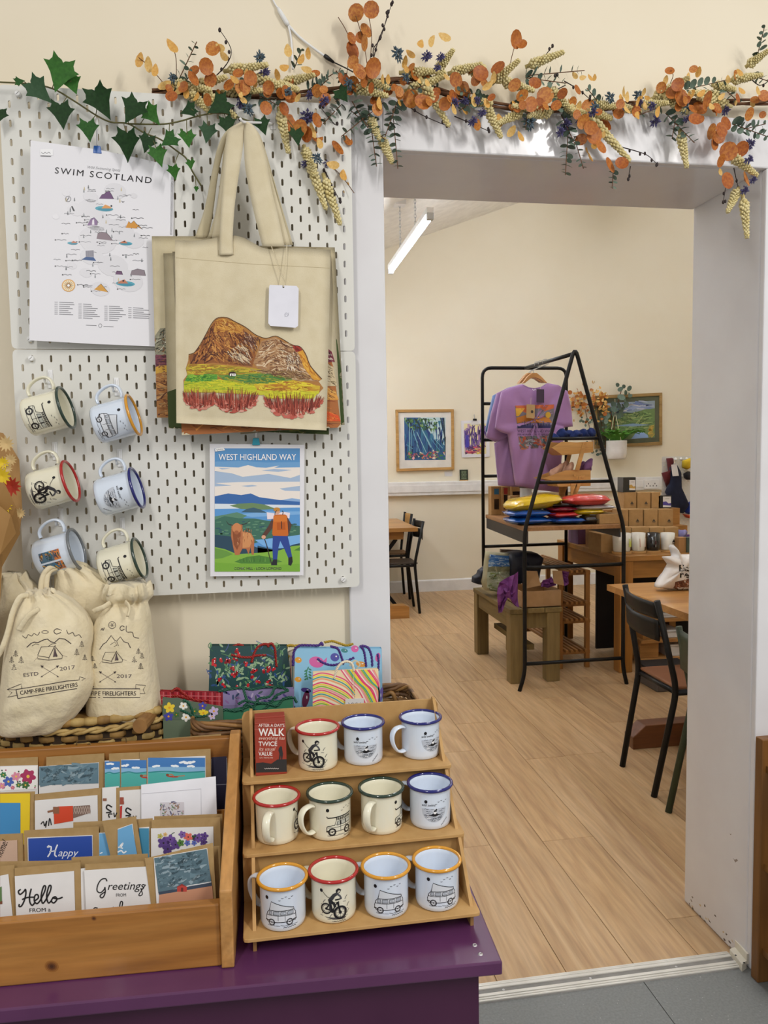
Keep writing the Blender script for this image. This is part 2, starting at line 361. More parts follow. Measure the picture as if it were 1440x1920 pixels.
# shop floor: grey speckled sheet vinyl in two widths
def vinyl():
    m, nt, b = node_mat('grey_speckled_vinyl'); L = nt.links.new; N = nt.nodes.new; b.inputs['Roughness'].default_value = .55
    tc = N('ShaderNodeTexCoord'); vo = N('ShaderNodeTexVoronoi'); vo.inputs['Scale'].default_value = 95; L(tc.outputs['Object'], vo.inputs[0])
    rp = N('ShaderNodeValToRGB'); rp.color_ramp.elements[0].position = .07; rp.color_ramp.elements[1].position = .12
    rp.color_ramp.elements[0].color = (*lin('C9C9C4'), 1); rp.color_ramp.elements[1].color = (0, 0, 0, 1); L(vo.outputs['Distance'], rp.inputs[0])
    nz = N('ShaderNodeTexNoise'); nz.inputs['Scale'].default_value = 160; L(tc.outputs['Object'], nz.inputs[0])
    r2 = N('ShaderNodeValToRGB'); r2.color_ramp.elements[0].color = (*lin('666866'), 1); r2.color_ramp.elements[1].color = (*lin('858785'), 1); L(nz.outputs['Fac'], r2.inputs[0])
    gt = N('ShaderNodeMath'); gt.operation = 'GREATER_THAN'; gt.inputs[1].default_value = .72; L(vo.outputs['Color'], gt.inputs[0])
    ml = N('ShaderNodeMix'); ml.data_type = 'RGBA'; ml.blend_type = 'LIGHTEN'; L(gt.outputs[0], ml.inputs[0]); L(r2.outputs[0], ml.inputs[6]); L(rp.outputs[0], ml.inputs[7]); L(ml.outputs[2], b.inputs['Base Color']); return m
M_vin = vinyl()
ff = struct(MB().box(-2.5, -2, -.03, 3, 1.9, -.006).build('floor_shop', mat('vinyl_seam_dark', '474846', .9)))
MB().box(-2.5, -2, -.0058, 1.0022, 1.89, 0).build('vinyl_sheet', M_vin, ff); MB().box(1.0045, -2, -.0058, 3, 1.89, 0).build('vinyl_sheet', M_vin, ff)
# ridged aluminium threshold
M_alu = mat('worn_aluminium', 'E2DFD6', .4, 'D2CEC4', 9, metal=.25); M_alug = mat('grey_tread', '8A8782', .6, '7C7974', 20)
tr = struct(MB().prism([(OPL+.004, a, b) for a, b in [(1.862, 0), (1.864, .003), (1.868, .0042), (1.930, .0042), (1.934, .003), (1.936, 0)]], (.978, 0, 0)).build('trim_7', M_alug))
for y0, y1, h in [(1.8635, 1.8690, .0062), (1.8708, 1.8765, .0070), (1.8790, 1.8890, .0078), (1.9065, 1.9165, .0078), (1.9190, 1.9245, .0070), (1.9262, 1.9320, .0058)]: MB().box(OPL+.0045, y0, .002, OPL+.9815, y1, h).build('tread_ridge', M_alu, tr, bev=.0012)
for x in (.617, .865, 1.12):
    s = MB().lathe([(.0, .0072), (.0035, .0068), (.0042, .0055)], 12, (x, 1.8978, -.002)); s.build('screw', mat('steel_screw', 'CFCFCF', .3, metal=.9), tr)
# dado trunking and skirting on the cafe wall
M_pvc = mat('white_pvc', 'E9E8E6', .35)
tk = struct(MB().box(-1.5, YB-.055, 1.02, 6.5, YB, 1.165).build('trim_8', M_pvc, bev=.008))
MB().box(-1.5, YB-.062, 1.055, 6.5, YB-.055, 1.13).build('trunking_lid', M_pvc, tk, bev=.002)
struct(MB().prism([(-1.5, YB-.018, 0), (-1.5, YB, 0), (-1.5, YB, .125), (-1.5, YB-.008, .125), (-1.5, YB-.018, .112)], (8, 0, 0)).build('baseboard_back', M_pvc))
# ================================================================== PEGBOARDS AND WHAT HANGS ON THEM
PBY, PBX, UZ, LZ = 1.8227, -.5245, 1.6919, 1.1304
M_peg = mat('pegboard_white', 'DDDCD6', .5, 'D8D7D0', 5); M_white = mat('white_plastic', 'ECECEA', .4); M_whitem = mat('white_metal', 'EDEDED', .35)
def pegboard_mesh():
    b = MB(); th = .004; w, h = .02, .04
    arcp = lambda a0, cz: [(.0026*math.cos(math.radians(a0+36*i)), cz+.0026*math.sin(math.radians(a0+36*i))) for i in range(6)]
    hole = arcp(0, .0052)+arcp(180, -.0052)
    out = [(w/2, h/4), (w/2, h/2), (w/6, h/2), (-w/6, h/2), (-w/2, h/2), (-w/2, h/4)]; out += [(-a, -c) for a, c in out]
    for k in range(1, 38):
        x = .02*k; zs = [.04+.04*i for i in range(13)] if k % 2 else [.02+.04*i for i in range(14)]
        for z in zs:
            F = [(x+a, 0, z+c) for a, c in hole+out]; B = [(p[0], th, p[2]) for p in F]
            fs = []
            for i in range(12):
                j = (i+1) % 12; fs += [(i, j, 12+j, 12+i), (24+j, 24+i, 36+i, 36+j), (j, i, 24+i, 24+j)]
            b.add(F+B, fs)
        if k % 2: b.box(x-.01, 0, 0, x+.01, th, .02); b.box(x-.01, 0, .54, x+.01, th, .56)
    for s in (0, 1):
        X = lambda a: a if not s else .76-a
        p = [(.01, 0), (.005, .0012), (.0015, .0048), (0, .011), (0, .549), (.0015, .5552), (.005, .5588), (.01, .56)]
        b.prism([(X(a), 0, z) for a, z in p], (0, th, 0))
    return b.mesh('pegboard_panel', M_peg)
PBM = pegboard_mesh()
for nm, x, z, lab in [('pegboard', PBX, UZ, 'upper white slotted pegboard with tote bags and swim map print'), ('pegboard', PBX+.0009, LZ, 'lower white slotted pegboard with six hanging mugs')]:
    t = thing(nm, lab, 'pegboard', (x, PBY, z), group='white slotted pegboards'); ob('panel', PBM, t)
    for a, c in [(.04, .54), (.72, .54), (.04, .02), (.72, .02)]:
        k = MB(); k.loft([[(a+r*math.cos(q*math.pi/8), y, c+r*math.sin(q*math.pi/8)) for q in range(16)] for r, y in [(.0055, .0), (.0062, -.003), (.0062, -.009), (.005, -.0105)]], (False, True))
        kn = k.build('mounting_knob', M_white, t, smooth=False)
        MB().bar((a-.003, -.0106, c-.003), (a+.003, -.0106, c+.003), .001, .0006, (0, 1, 0)).build('slot', mat('grey_slot', '8a8a88', .6), kn)
        MB().loft([[(a+.004*math.cos(q*math.pi/4), y, c+.004*math.sin(q*math.pi/4)) for q in range(8)] for y in (.0, .0497)], (False, False)).build('spacer', M_white, kn)
# ------------------------------------------------------------------ long hook and tote bags
hk = thing('pegboard_hook', 'long white metal peg hook carrying the tote bags', 'hook', atY(512, 233, PBY))
MB().tube(rnd([atY(512, 233, PBY+.004), atY(506, 231, PBY-.02), atY(455, 229, 1.71), atY(450, 222, 1.70)], .006), .0026, 8).build('rod', M_whitem, hk, True, world=True)
MB().box(-.006, -.002, -.012, .006, .0, .03).build('mount_plate', M_whitem, hk, bev=.0006)
M_canvas = mat('natural_canvas', 'D6CAAC', .9, 'CFC2A2', 30, bump=.25, bscale=600, sheen=.2)
M_canvas2 = mat('natural_canvas_warm', 'CBBF9F', .9, 'C4B795', 30, bump=.25, bscale=600, sheen=.2)
def c5(x, y): return (270+x*.32283, 220+y*.32292)
def cushion(quad, Y, th, bulge, folds=(), nu=18, nv=22, top=None, seed=0):
    """soft flat bag: four photo corners TL TR BR BL on the plane Y, fabric bulging forward"""
    TL, TR, BR, BL = [V((*q, 0)) for q in quad]; r = random.Random(seed); ph = [r.uniform(0, 6) for _ in range(4)]
    def pt(u, v):
        a = TL.lerp(TR, u); b = BL.lerp(BR, u); p = a.lerp(b, v)
        if top: p.y += top(u)*(1-v)**3
        q = atY(p.x, p.y, Y); e = max(0., min(1., 8*min(u, 1-u)))*max(0., min(1., 8*(1-v)+.15))
        d = bulge*e*(.6+.4*math.sin(math.pi*v))+e*.0022*(math.sin(7*u+ph[0]+2*v)+.7*math.sin(11*v+ph[1]+3*u))
        for fu, fv, fw, fh in folds:
            d += fh*math.exp(-((u-fu)/fw)**2) if fv is None else fh*math.exp(-((v-fv)/fw)**2)
        dr = (CAM-q).normalized(); return q+dr*d
    b = MB(); b.grid(pt, nu, nv); n = len(b.v)
    def bk(u, v): q = pt(u, v); return V((q.x, Y+th, q.z))
    b2 = MB(); b2.grid(bk, nu, nv); b.add(b2.v, [f[::-1] for f in b2.f])
    ed = [i for i in range(nu+1)]+[(nu+1)*j+nu for j in range(1, nv+1)]+[(nu+1)*nv+i for i in range(nu-1, -1, -1)]+[(nu+1)*j for j in range(nv-1, 0, -1)]
    b.f += [(ed[i], ed[(i+1) % len(ed)], ed[(i+1) % len(ed)]+n, ed[i]+n) for i in range(len(ed))]; b.m += [0]*len(ed)
    return b, pt
def ribbon(left, right, Ys, m, name, parent, th=.0022, conv=c5):
    n = 5; A = smooth_pts([(*conv(*p), y*1000) for p, y in zip(left, Ys)], n); B = smooth_pts([(*conv(*p), y*1000) for p, y in zip(right, Ys)], n)
    b = MB(); rows = []
    for a, c in zip(A, B):
        row = []
        for k in range(5):
            q = a.lerp(c, k/4); row.append(atY(q.x, q.y, q.z/1000-.0025*math.sin(math.pi*k/4)))
        rows.append(row)
    b.loft(rows, (False, False), wrap=False); return b.build(name, m, parent, True, world=True, solid=th)
def surf(b):
    bv = BVHTree.FromPolygons([V(q) for q in b.v], b.f)
    def fn(u, v, l=0):
        d = ray(u, v).normalized(); h = bv.ray_cast(CAM, d)
        if h[0] is None:
            near = bv.find_nearest(CAM+d*fn.last); return near[0]-d*(.0004+EPS*l)
        fn.last = h[3]; n = h[1] if h[1].dot(d) < 0 else -h[1]
        return h[0]-d*(.0004+EPS*(l+1))
    fn.last = 1.7; return fn
rb = random.Random(21)
def tote(label, quad, Y, straps, m, art=None, top=None, folds=(), bulge=.006, seed=0, detail=None):
    q = [c5(*p) for p in quad]; t = thing('tote_bag', label, 'tote bag', atY((q[2][0]+q[3][0])/2, q[3][1], Y), group='canvas tote bags on the long hook')
    b, pt = cushion(q, Y, .006, bulge, folds, top=top, seed=seed); b.build('body', m, t, True, world=True)
    for L, R, Ys in straps: ribbon(L, R, Ys, m, 'strap', t)
    if art: art.split(9).build('painted_print', surf(b), t, INKF)
    return t, b
EARTH = ['8a5a34', 'A8703C', '6b3f2a', 'C08a4c', '5a3325', 'B88C5a', '9a7a52']
def land_art(poly, seed, cols=EARTH, n=260, rot=.05, base='9c6a3c'):
    """painted moorland filling an outline given in crop pixels"""
    a = Art(); P = [c5(*p) for p in poly]; a.poly(P, base, 0); a.strokes(P, n, 26, 2.6, cols, 1, rot, random.Random(seed), .25); return a
a4 = land_art([(45, 1375), (45, 1300), (80, 1245), (120, 1225), (165, 1220), (300, 1290), (300, 1745), (75, 1742), (55, 1640)], 1)
P = [c5(*p) for p in [(48, 1290), (95, 1225), (165, 1220), (250, 1250), (250, 1375), (48, 1380)]]
a4.poly(P, '8e8a76', 2).strokes(P, 70, 20, 2, ['e0dac6', '3b382f', '6b6a55', 'a9a68c', '56523f'], 3, -.5, rb, .6)
P = [c5(*p) for p in [(48, 1380), (250, 1370), (250, 1430), (48, 1450)]]; a4.poly(P, '6d3c48', 2).strokes(P, 30, 24, 2.4, ['7d4654', '502c38', 'b06a60'], 3, 0, rb, .1)
P = [c5(*p) for p in [(48, 1450), (250, 1425), (250, 1465), (48, 1490)]]; a4.poly(P, 'c79a3e', 2)
tote('cream tote bag at the back left of the bunch, grey crag and heather moor print', [(45, 690), (500, 690), (560, 1740), (75, 1745)], 1.792,
     [([(295, 700), (350, 540), (400, 300), (430, 170), (480, 80), (560, 30)], [(372, 700), (400, 560), (430, 330), (470, 160), (510, 80), (572, 30)], [1.79, 1.785, 1.77, 1.75, 1.74, 1.735])], M_canvas2, a4, seed=1)
a5 = land_art([(700, 1250), (1030, 1210), (1120, 1290), (1150, 1500), (1165, 1785), (700, 1780)], 2, ['3f5a2c', '56702f', '2f4224', '6c8a3a', '4a5a2c'], 120, .05, '43562a')
tote('cream tote bag at the very back, dark green hill print at right edge', [(620, 745), (1108, 755), (1165, 1785), (560, 1840)], 1.797,
     [([(780, 740), (750, 440), (700, 260), (640, 90), (585, 30)], [(865, 740), (800, 520), (745, 330), (675, 110), (600, 30)], [1.79, 1.775, 1.76, 1.745, 1.735])], M_canvas2, a5, seed=2)
a3 = land_art([(120, 1600), (400, 1500), (1085, 1500), (1085, 1845), (220, 1845), (145, 1800)], 3, ['4a5226', '6a6a2c', '30381c', '2f4224'], 160, .03, '3d4a22')
tote('cream tote bag third from the front, dark olive band along its bottom hem', [(112, 790), (1000, 760), (1075, 1842), (142, 1805)], 1.780,
     [([(372, 695), (420, 540), (452, 300), (470, 160), (510, 70), (566, 30)], [(432, 695), (450, 560), (480, 330), (510, 170), (535, 70), (575, 30)], [1.778, 1.775, 1.765, 1.75, 1.74, 1.733])], M_canvas2, a3, seed=3)
a2 = land_art([(190, 1400), (1060, 1330), (1100, 1450), (1145, 1800), (1060, 1815), (220, 1845)], 4, ['c8783c', '8c4a2a', 'd9904a', '7a4a30', 'a8683a'], 300, .04, 'a8683a')
for y0, y1, cc in [(1330, 1420, ['7a3444', 'd8c8b8', '94505c', '4c2c30']), (1420, 1560, ['cbb894', '8a7a5a', 'ded0b0', '6a5a44']), (1560, 1640, ['d89a4a', '8a5a34', 'e0b060']), (1700, 1765, ['d8542c', 'c8642e', 'e87a3a'])]:
    P = [c5(*p) for p in [(1050, y0), (1090+(y0-1330)*.1, y0+30), (1100+(y1-1330)*.1, y1), (1050, y1)]]; a2.poly(P, cc[0], 4).strokes(P, 40, 12, 2, cc, 5, .5, rb, .3)
tote('cream tote bag just behind the front one, orange moorland print along hem and right edge', [(165, 780), (1085, 768), (1145, 1800), (220, 1845)], 1.764,
     [([(395, 700), (430, 500), (460, 300), (485, 150), (520, 70), (570, 30)], [(470, 700), (490, 500), (520, 300), (540, 150), (555, 70), (580, 30)], [1.762, 1.757, 1.75, 1.74, 1.735, 1.728]),
      ([(735, 745), (690, 560), (640, 330), (610, 190), (590, 70), (578, 30)], [(850, 742), (800, 560), (755, 400), (710, 230), (655, 80), (598, 30)], [1.762, 1.757, 1.75, 1.74, 1.735, 1.728])], M_canvas, a2, seed=4)
# front bag with the painted hill
def c8(x, y): return (300+x*.25, 540+y*.25)
hill = [(215, 497), (255, 485), (300, 425), (345, 345), (385, 270), (420, 230), (460, 218), (510, 224), (560, 250), (640, 292), (710, 345), (765, 370), (800, 376), (865, 360), (915, 380), (990, 425), (1045, 437), (1075, 465), (1100, 510), (1130, 585), (1215, 682), (1190, 700), (1225, 750), (1190, 790), (900, 790), (760, 800), (400, 780), (180, 780), (176, 690), (205, 650), (193, 605), (212, 545)]
ah = Art(); H = [c8(*p) for p in hill]; ah.poly(H, 'A9763F', 0)
def reg(pts, base, cols, n, ln, wd, ang, l, jit=.3):
    P = [c8(*p) for p in pts]
    if base: ah.poly(P, base, l)
    ah.strokes(P, n, ln, wd, cols, l+.3, ang, rb, jit)
reg([(215, 510), (260, 490), (345, 350), (420, 235), (470, 222), (540, 245), (620, 300), (700, 400), (720, 520), (690, 590), (540, 575), (400, 560), (230, 575)], '8c5630', ['5a3021', '7a4526', 'b0713a', '4a2820', '9c6434', 'c98f4c'], 330, 22, 2.6, lambda x, y: -1.0 if x < 400 else .9, 1)
reg([(420, 240), (470, 226), (540, 248), (630, 300), (600, 340), (500, 330), (400, 330)], 'C0883E', ['d6a04a', 'a8682e', '8a5226', 'e0b060'], 70, 16, 2.4, .6, 2)
reg([(500, 480), (600, 400), (690, 470), (700, 590), (560, 560)], None, ['d8c09c', 'e6d8bc', '7a5a48', '4c2f24', 'bca080'], 90, 17, 1.5, .7, 3)
reg([(640, 320), (720, 360), (760, 380), (730, 480), (690, 480), (600, 390)], None, ['4a2a24', '5c3830', '6e4638', 'c0a088'], 80, 13, 1.5, 1.0, 3)
reg([(700, 560), (760, 400), (860, 366), (960, 420), (1040, 445), (1085, 520), (1120, 600), (1190, 700), (900, 690), (760, 640)], 'A8805A', ['c8a884', '7a5238', '5a3a2c', 'd8c0a0', '8e6444', 'b48c64'], 330, 19, 2.2, lambda x, y: -.35 if x < 520 else .5, 2)
reg([(940, 490), (1010, 480), (1050, 560), (1040, 640), (940, 640)], None, ['efe4d0', '5c4034', 'd8c8ac', '7a5a48'], 70, 10, 1.1, 1.1, 3.5, .6)
reg([(990, 425), (1050, 438), (1070, 470), (1020, 480)], '8e3028', ['a83c30', '70241e'], 20, 8, 2, .6, 3)
reg([(1035, 480), (1070, 465), (1125, 590), (1205, 690), (1150, 690), (1080, 600)], 'CF9436', ['e0ac48', 'b87428', 'd8a040'], 50, 14, 2, .95, 3)
reg([(195, 600), (215, 570), (420, 575), (600, 590), (760, 610), (760, 690), (205, 655)], 'B29A34', ['c6b03a', 'a07a30', '8a8a2e', 'd4bc3c', '9c6c2e'], 150, 26, 2.6, .0, 3, .1)
reg([(205, 655), (430, 650), (430, 700), (180, 715)], '5f9a3c', ['3f8a3a', '7cae3c', '4c8a34', '8ab83c'], 90, 22, 2.8, .0, 4, .08)
reg([(180, 700), (500, 690), (760, 700), (760, 770), (180, 775)], 'b9c02e', ['d2cc30', 'a8b02c', 'c8c83a', '8aa62e'], 110, 22, 2.6, .05, 4, .08)
reg([(430, 655), (760, 640), (980, 665), (1000, 700), (720, 725), (480, 690)], '6a8a3c', ['4c7c3a', '3f7a44', '86963a', 'a09a36', '5a8040'], 140, 24, 2.4, .06, 5, .08)
reg([(700, 720), (1000, 690), (1200, 735), (1195, 785), (900, 785), (740, 780)], 'c9a838', ['d8c030', 'b8832e', 'e0d040', 'a86a2c'], 110, 24, 2.4, .06, 5, .08)
reg([(760, 770), (900, 770), (1190, 780), (1150, 830), (800, 830)], 'c9c830', ['dcd63a', 'b8b42e'], 40, 16, 2.5, .1, 5.5, .1)
ah.poly([c8(*p) for p in [(178, 762), (760, 768), (1195, 772), (1190, 794), (900, 794), (760, 803), (400, 784), (180, 784)]], 'c2be38', 5.5)
reg([(640, 600), (1060, 620), (1180, 700), (900, 680)], None, ['8a6a4a', '6a4a34', 'a88a5c'], 70, 22, 1.8, .2, 5.6)
ah.curve([c8(*p) for p in hill[:21]], .9, '3a2420', 7)
for cx, w_, y0, y1 in [(295, 110, 775, 905), (560, 165, 775, 925), (1000, 205, 800, 965)]:
    for k in range(int(w_*.9)):
        x = cx+rb.uniform(-1, 1)*w_; h = rb.uniform(.55, 1.); e = math.sqrt(max(0, 1-((x-cx)/w_/1.05)**2)); yb = y0+30+(y1-y0)*e*rb.uniform(.35, .8)
        ah.line([c8(x, yb), c8(x+rb.uniform(-8, 8)+(x-cx)*.14, yb-118*h*e-12)], 1.9*rb.uniform(.6, 1.4), rb.choice(['9c4434', '7e3228', 'b45c4a', '8a3c2e', '6a2c24']), 8+k % 3*.3, True)
    for k in range(int(w_*.7)):
        x = cx+rb.uniform(-1, 1)*w_; e = math.sqrt(max(0, 1-((x-cx)/w_/1.02)**2)); yb = y0+30+(y1-y0-20)*e*rb.uniform(.35, 1.0)
        ah.ell(*c8(x, yb), rb.uniform(2.5, 6.5), rb.uniform(1.8, 3.6), rb.choice(['c0685a', 'd08a78', 'b85a4c', 'a84a3c', 'd8a090']), 7+k % 3*.3, 8)
ah.ell(*c8(543, 645), 7.5, 4.4, '3a2a26', 7, 10); ah.rect(*c8(524, 642), *c8(568, 660), 'efece6', 7.5); ah.rect(*c8(535, 647), *c8(541, 660), '3a2a26', 8); ah.rect(*c8(552, 647), *c8(558, 654), '3a2a26', 8)
tb, tbm = tote('frontmost cream canvas tote bag printed with a brown hill and red grass', [(180, 712), (1085, 770), (1060, 1818), (188, 1775)], 1.742,
     [([(437, 800), (440, 690), (450, 480), (474, 150), (500, 70), (566, 27)], [(518, 797), (515, 690), (530, 480), (575, 170), (580, 90), (586, 27)], [1.735, 1.735, 1.733, 1.73, 1.728, 1.722]),
      ([(688, 750), (640, 560), (592, 320), (582, 180), (580, 60), (575, 27)], [(815, 750), (775, 560), (740, 420), (700, 210), (650, 70), (600, 27)], [1.735, 1.733, 1.73, 1.728, 1.725, 1.72])], M_canvas, ah,
     top=lambda u: -16*math.exp(-((u-.38)/.16)**2)+9*math.exp(-((u-.58)/.1)**2), folds=((.33, None, .05, -.004), (.5, None, .06, .003), (.42, .4, .02, .002)), bulge=.008, seed=5)
hems = Art(); hems.line([c5(185, 815), c5(600, 850), c5(1080, 875)], .5, 'b5a682', 0); hems.line([c5(432, 800), c5(524, 797)], .6, 'a89a76', 0); hems.line([c5(432, 770), c5(432, 800)], .5, 'b5a682', 0)
hems.split(10).build('hem_stitching', surf(tbm), tb, INKF)
# swing tag of the front bag
tg = thing('swing_tag', 'blank white swing tag on a string in front of the hill tote', 'tag', atY(531, 614, 1.722))
pl = pix_on((0, 1.722, 0), (0, -1, 0)); cx = [(506, 534), (556, 536), (560, 541), (559, 611), (554, 614.5), (507, 611), (503, 606), (504.5, 538)]
MB().prism([pl(*p, -3) for p in cx], (0, .0012, 0)).build('card', mat('white_card', 'E4E4EE', .6), tg, world=True)
MB().tube([atY(509, 462, 1.727), atY(520, 495, 1.722), atY(530.5, 522, 1.72), atY(531.5, 538, 1.7205)], .0009, 6).build('string', M_canvas, tg, world=True)
MB().tube([atY(538, 458, 1.727), atY(535, 495, 1.722), atY(531.5, 522, 1.72)], .0009, 6).build('string', M_canvas, tg, world=True)
gm = Art(); gm.ring(537, 590, 3.2, 3.6, .4, 'a0a0aa', 0); gm.curve([(534, 594), (536, 588), (540, 592), (541, 586)], .4, 'a0a0aa', 0); gm.build('stamp', pl, tg); Art().ell(531.5, 538.5, 1.6, 1.6, '55524c', 1).build('eyelet', pl, tg)
# ------------------------------------------------------------------ clips and the two prints
M_blue = mat('blue_clip', '2C62B0', .35); M_teal = mat('teal_clip', '1E9AB4', .35)
def clip(px, py, top, Y, m, lab):
    t = thing('clip_hook', lab, 'clip hook', atY(px, py, Y), group='coloured clips holding the prints')
    MB().tube(rnd([atY(px, top, PBY+.004), atY(px, top+2, Y-.004), atY(px, py-8, Y-.006)], .004), .0022, 6).build('wire', M_whitem, t, True, world=True)
    c = atY(px, py, Y-.004); w = .009
    MB().prism([c+V((-w*.75, 0, .008)), c+V((w*.75, 0, .008)), c+V((w, 0, -.008)), c+V((-w, 0, -.008))], (0, .009, 0)).build('jaw', m, t, bev=.001, world=True)
    return t
clip(182, 280, 222, 1.803, M_blue, 'small blue bulldog clip holding the swim map print')
clip(480, 828, 800, 1.806, M_teal, 'small teal clip holding the highland walking poster')
M_paper = mat('white_paper', 'E6E5EA', .5, 'E2E1E6', 3)
# swim map
NP = V((.085, -1, 0)).normalized(); PP = V((-.36, 1.797, 0)); plS = pix_on(PP, NP)
sp = thing('art_print', 'white swimming map print with small coloured mountain and swimmer drawings', 'poster', onP(190, 645, PP, NP))
MB().prism([plS(*p, -3) for p in [(57, 263), (182, 280), (260, 296), (326, 312), (323, 651), (180, 645), (55, 638)]], V((0, .0012, 0))).build('sheet', M_paper, sp, world=True)
k4 = lambda u, v, l=0: plS(30+u*.21882, 240+v*.21875, l)
A = Art(); G = '77777c'; D = '2c2c30'
A.text('SWIM SCOTLAND', 332, 388, 76, '1d1d22', 1, rot=.105, width=832, bold=.004, track=1.25)
A.text('Wild Swimming Spots', 606, 345, 34, '9a9a9e', 1, rot=.1, shear=.3, width=285)
def hillp(pts, c, l=2): A.poly(pts, c, l); A.line(pts[1:], 3, D, l+.5)
r4 = random.Random(5)
for x, y, w_ in [(520, 700, 150), (640, 590, 130), (850, 540, 190), (640, 690, 220), (700, 800, 240), (880, 870, 260), (1000, 960, 200), (700, 960, 330), (650, 1100, 200), (830, 1180, 260), (960, 1310, 260), (720, 1380, 170), (480, 1180, 80), (600, 1240, 110), (430, 560, 70), (340, 760, 60), (1010, 580, 60)]:
    A.ell(x, y, w_/2, w_*.36, 'dcdbe0', .2+x*.0006, 14, .2)
hillp([(712, 605), (735, 572), (760, 565), (770, 550), (800, 541), (818, 570), (838, 608)], '6a4a74')
hillp([(940, 855), (965, 800), (985, 820), (1010, 795), (1030, 820), (1085, 868), (1040, 845), (1035, 860)], 'd0923a')
hillp([(690, 950), (700, 905), (730, 892), (775, 898), (805, 930), (828, 966)], '8c7c84'); hillp([(610, 835), (640, 780), (670, 768), (700, 800), (695, 835)], '8a7096')
A.poly([(655, 790), (668, 780), (672, 830), (650, 830)], 'e8e4ea', 3)
hillp([(668, 1385), (700, 1360), (728, 1335), (790, 1408)], 'd29a3e'); hillp([(978, 1260), (990, 1225), (1040, 1208), (1100, 1220), (1110, 1266)], '8c8088'); hillp([(850, 1255), (862, 1225), (905, 1228), (915, 1258)], '6c4c6c')
A.poly([(596, 1052), (665, 1048), (668, 1105), (598, 1105)], '9a98a2', 2); A.poly([(560, 1128), (600, 1105), (665, 1108), (688, 1140)], '3c5a8c', 2.4)
for x in (605, 622, 640, 656): A.rect(x, 1055, x+5, 1100, '7a7884', 2.6)
for cx, cy, w_, fl in [(755, 692, 78, 1), (485, 988, 45, 1), (940, 990, 58, -1), (938, 1335, 82, -1)]:
    A.ell(cx, cy, w_, w_*.28, '5aa6b8', 2, 14, .06); A.ell(cx+5, cy+w_*.08, w_*.8, w_*.16, '4690a8', 2.3, 14, .06)
    A.poly([(cx-w_*.3*fl, cy-2), (cx+w_*.1*fl, cy-w_*.45), (cx+w_*.55*fl, cy-w_*.3), (cx+w_*.9*fl, cy-2)], 'd99a5a' if cy < 800 else 'c07a5c', 3); A.ell(cx+w_*.8*fl if fl > 0 else cx-w_*.75*-fl*.3, cy-w_*.3, w_*.1, w_*.1, D, 3.4)
A.ell(450, 1350, 58, 54, 'd8a052', 2); A.ell(450, 1350, 50, 46, 'ecd9b4', 2.3)
for k in range(16):
    a = k*math.pi/8; A.line([(450+10*math.cos(a), 1350+10*math.sin(a)), (450+46*math.cos(a), 1350+44*math.sin(a))], 9 if k % 2 else 5, 'b9833a' if k % 2 else D, 2.6, True)
A.ell(450, 1350, 11, 11, 'f0f0f0', 3); A.ring(447, 608, 23, 23, 4, '6a6a70', 2); A.line([(437, 622), (455, 594)], 5, D, 2.5)
A.poly([(472, 672), (485, 670), (505, 712), (490, 712)], D, 2); A.poly([(900, 622), (915, 640), (932, 628), (915, 632)], D, 2)
for k in range(74):
    x = r4.uniform(320, 1100); y = r4.uniform(510, 1420)
    if (abs(x-700)/420)**2+((y-960)/480)**2 > 1: continue
    w_ = r4.uniform(40, 95)
    A.curve([(x, y), (x+w_*.25, y-4), (x+w_*.5, y+3), (x+w_*.75, y-3), (x+w_, y+2)], 4, r4.choice([G, '8e8e94', '5c5c60']), 1.5, 2)
    if k % 2: A.ell(x-8, y, 6, 6, D, 1.6, 8)
for k in range(34):
    x = r4.uniform(420, 1080); y = r4.uniform(520, 1420); c = r4.choice(['6f7478', '8c9296', 'c9b98a', '5d6266'])
    if (abs(x-700)/420)**2+((y-960)/480)**2 > 1: continue
    A.line([(x, y), (x, y-34)], 2.5, c, 1.5)
    for q in range(3): A.poly([(x-8+q*2, y-6-q*9), (x+8-q*2, y-6-q*9), (x, y-17-q*9)], c, 1.6)
for i, (x0, y0) in enumerate([(330, 1490), (535, 1506), (757, 1524), (962, 1538)]):
    for k in range(8 - (i == 3)*2 - (i == 0)):
        y = y0+k*17; A.rect(x0, y, x0+28, y+5, '9c9ca2', 1); A.line([(x0+40, y+3), (x0+40+r4.uniform(70, 150), y+8)], 5, '8a8a90', 1)
A.line([(600, 1690), (690, 1694)], 4, G, 1); A.line([(750, 1700), (835, 1704)], 4, G, 1); A.ring(722, 1694, 14, 16, 3, G, 1)
A.build('print', k4, sp, INKG)
st = Art(); st.rect(208, 182, 318, 236, 'f0f0f2', 4); st.scrawl(218, 212, 78, 22, '88888c', 5, 5); st.line([(210, 240), (300, 244)], 5, '6a6a6c', 4); st.build('price_sticker', k4, sp)
# sleeve edge glint: clear strip proud of the sheet on the right
MB().prism([plS(*p) for p in [(321, 318), (326, 318), (323, 440), (319, 440)]], V((0, -.0008, 0))).build('sleeve_edge', mat('clear_film', 'FFFFFF', .05, trans=.9), sp, world=True)
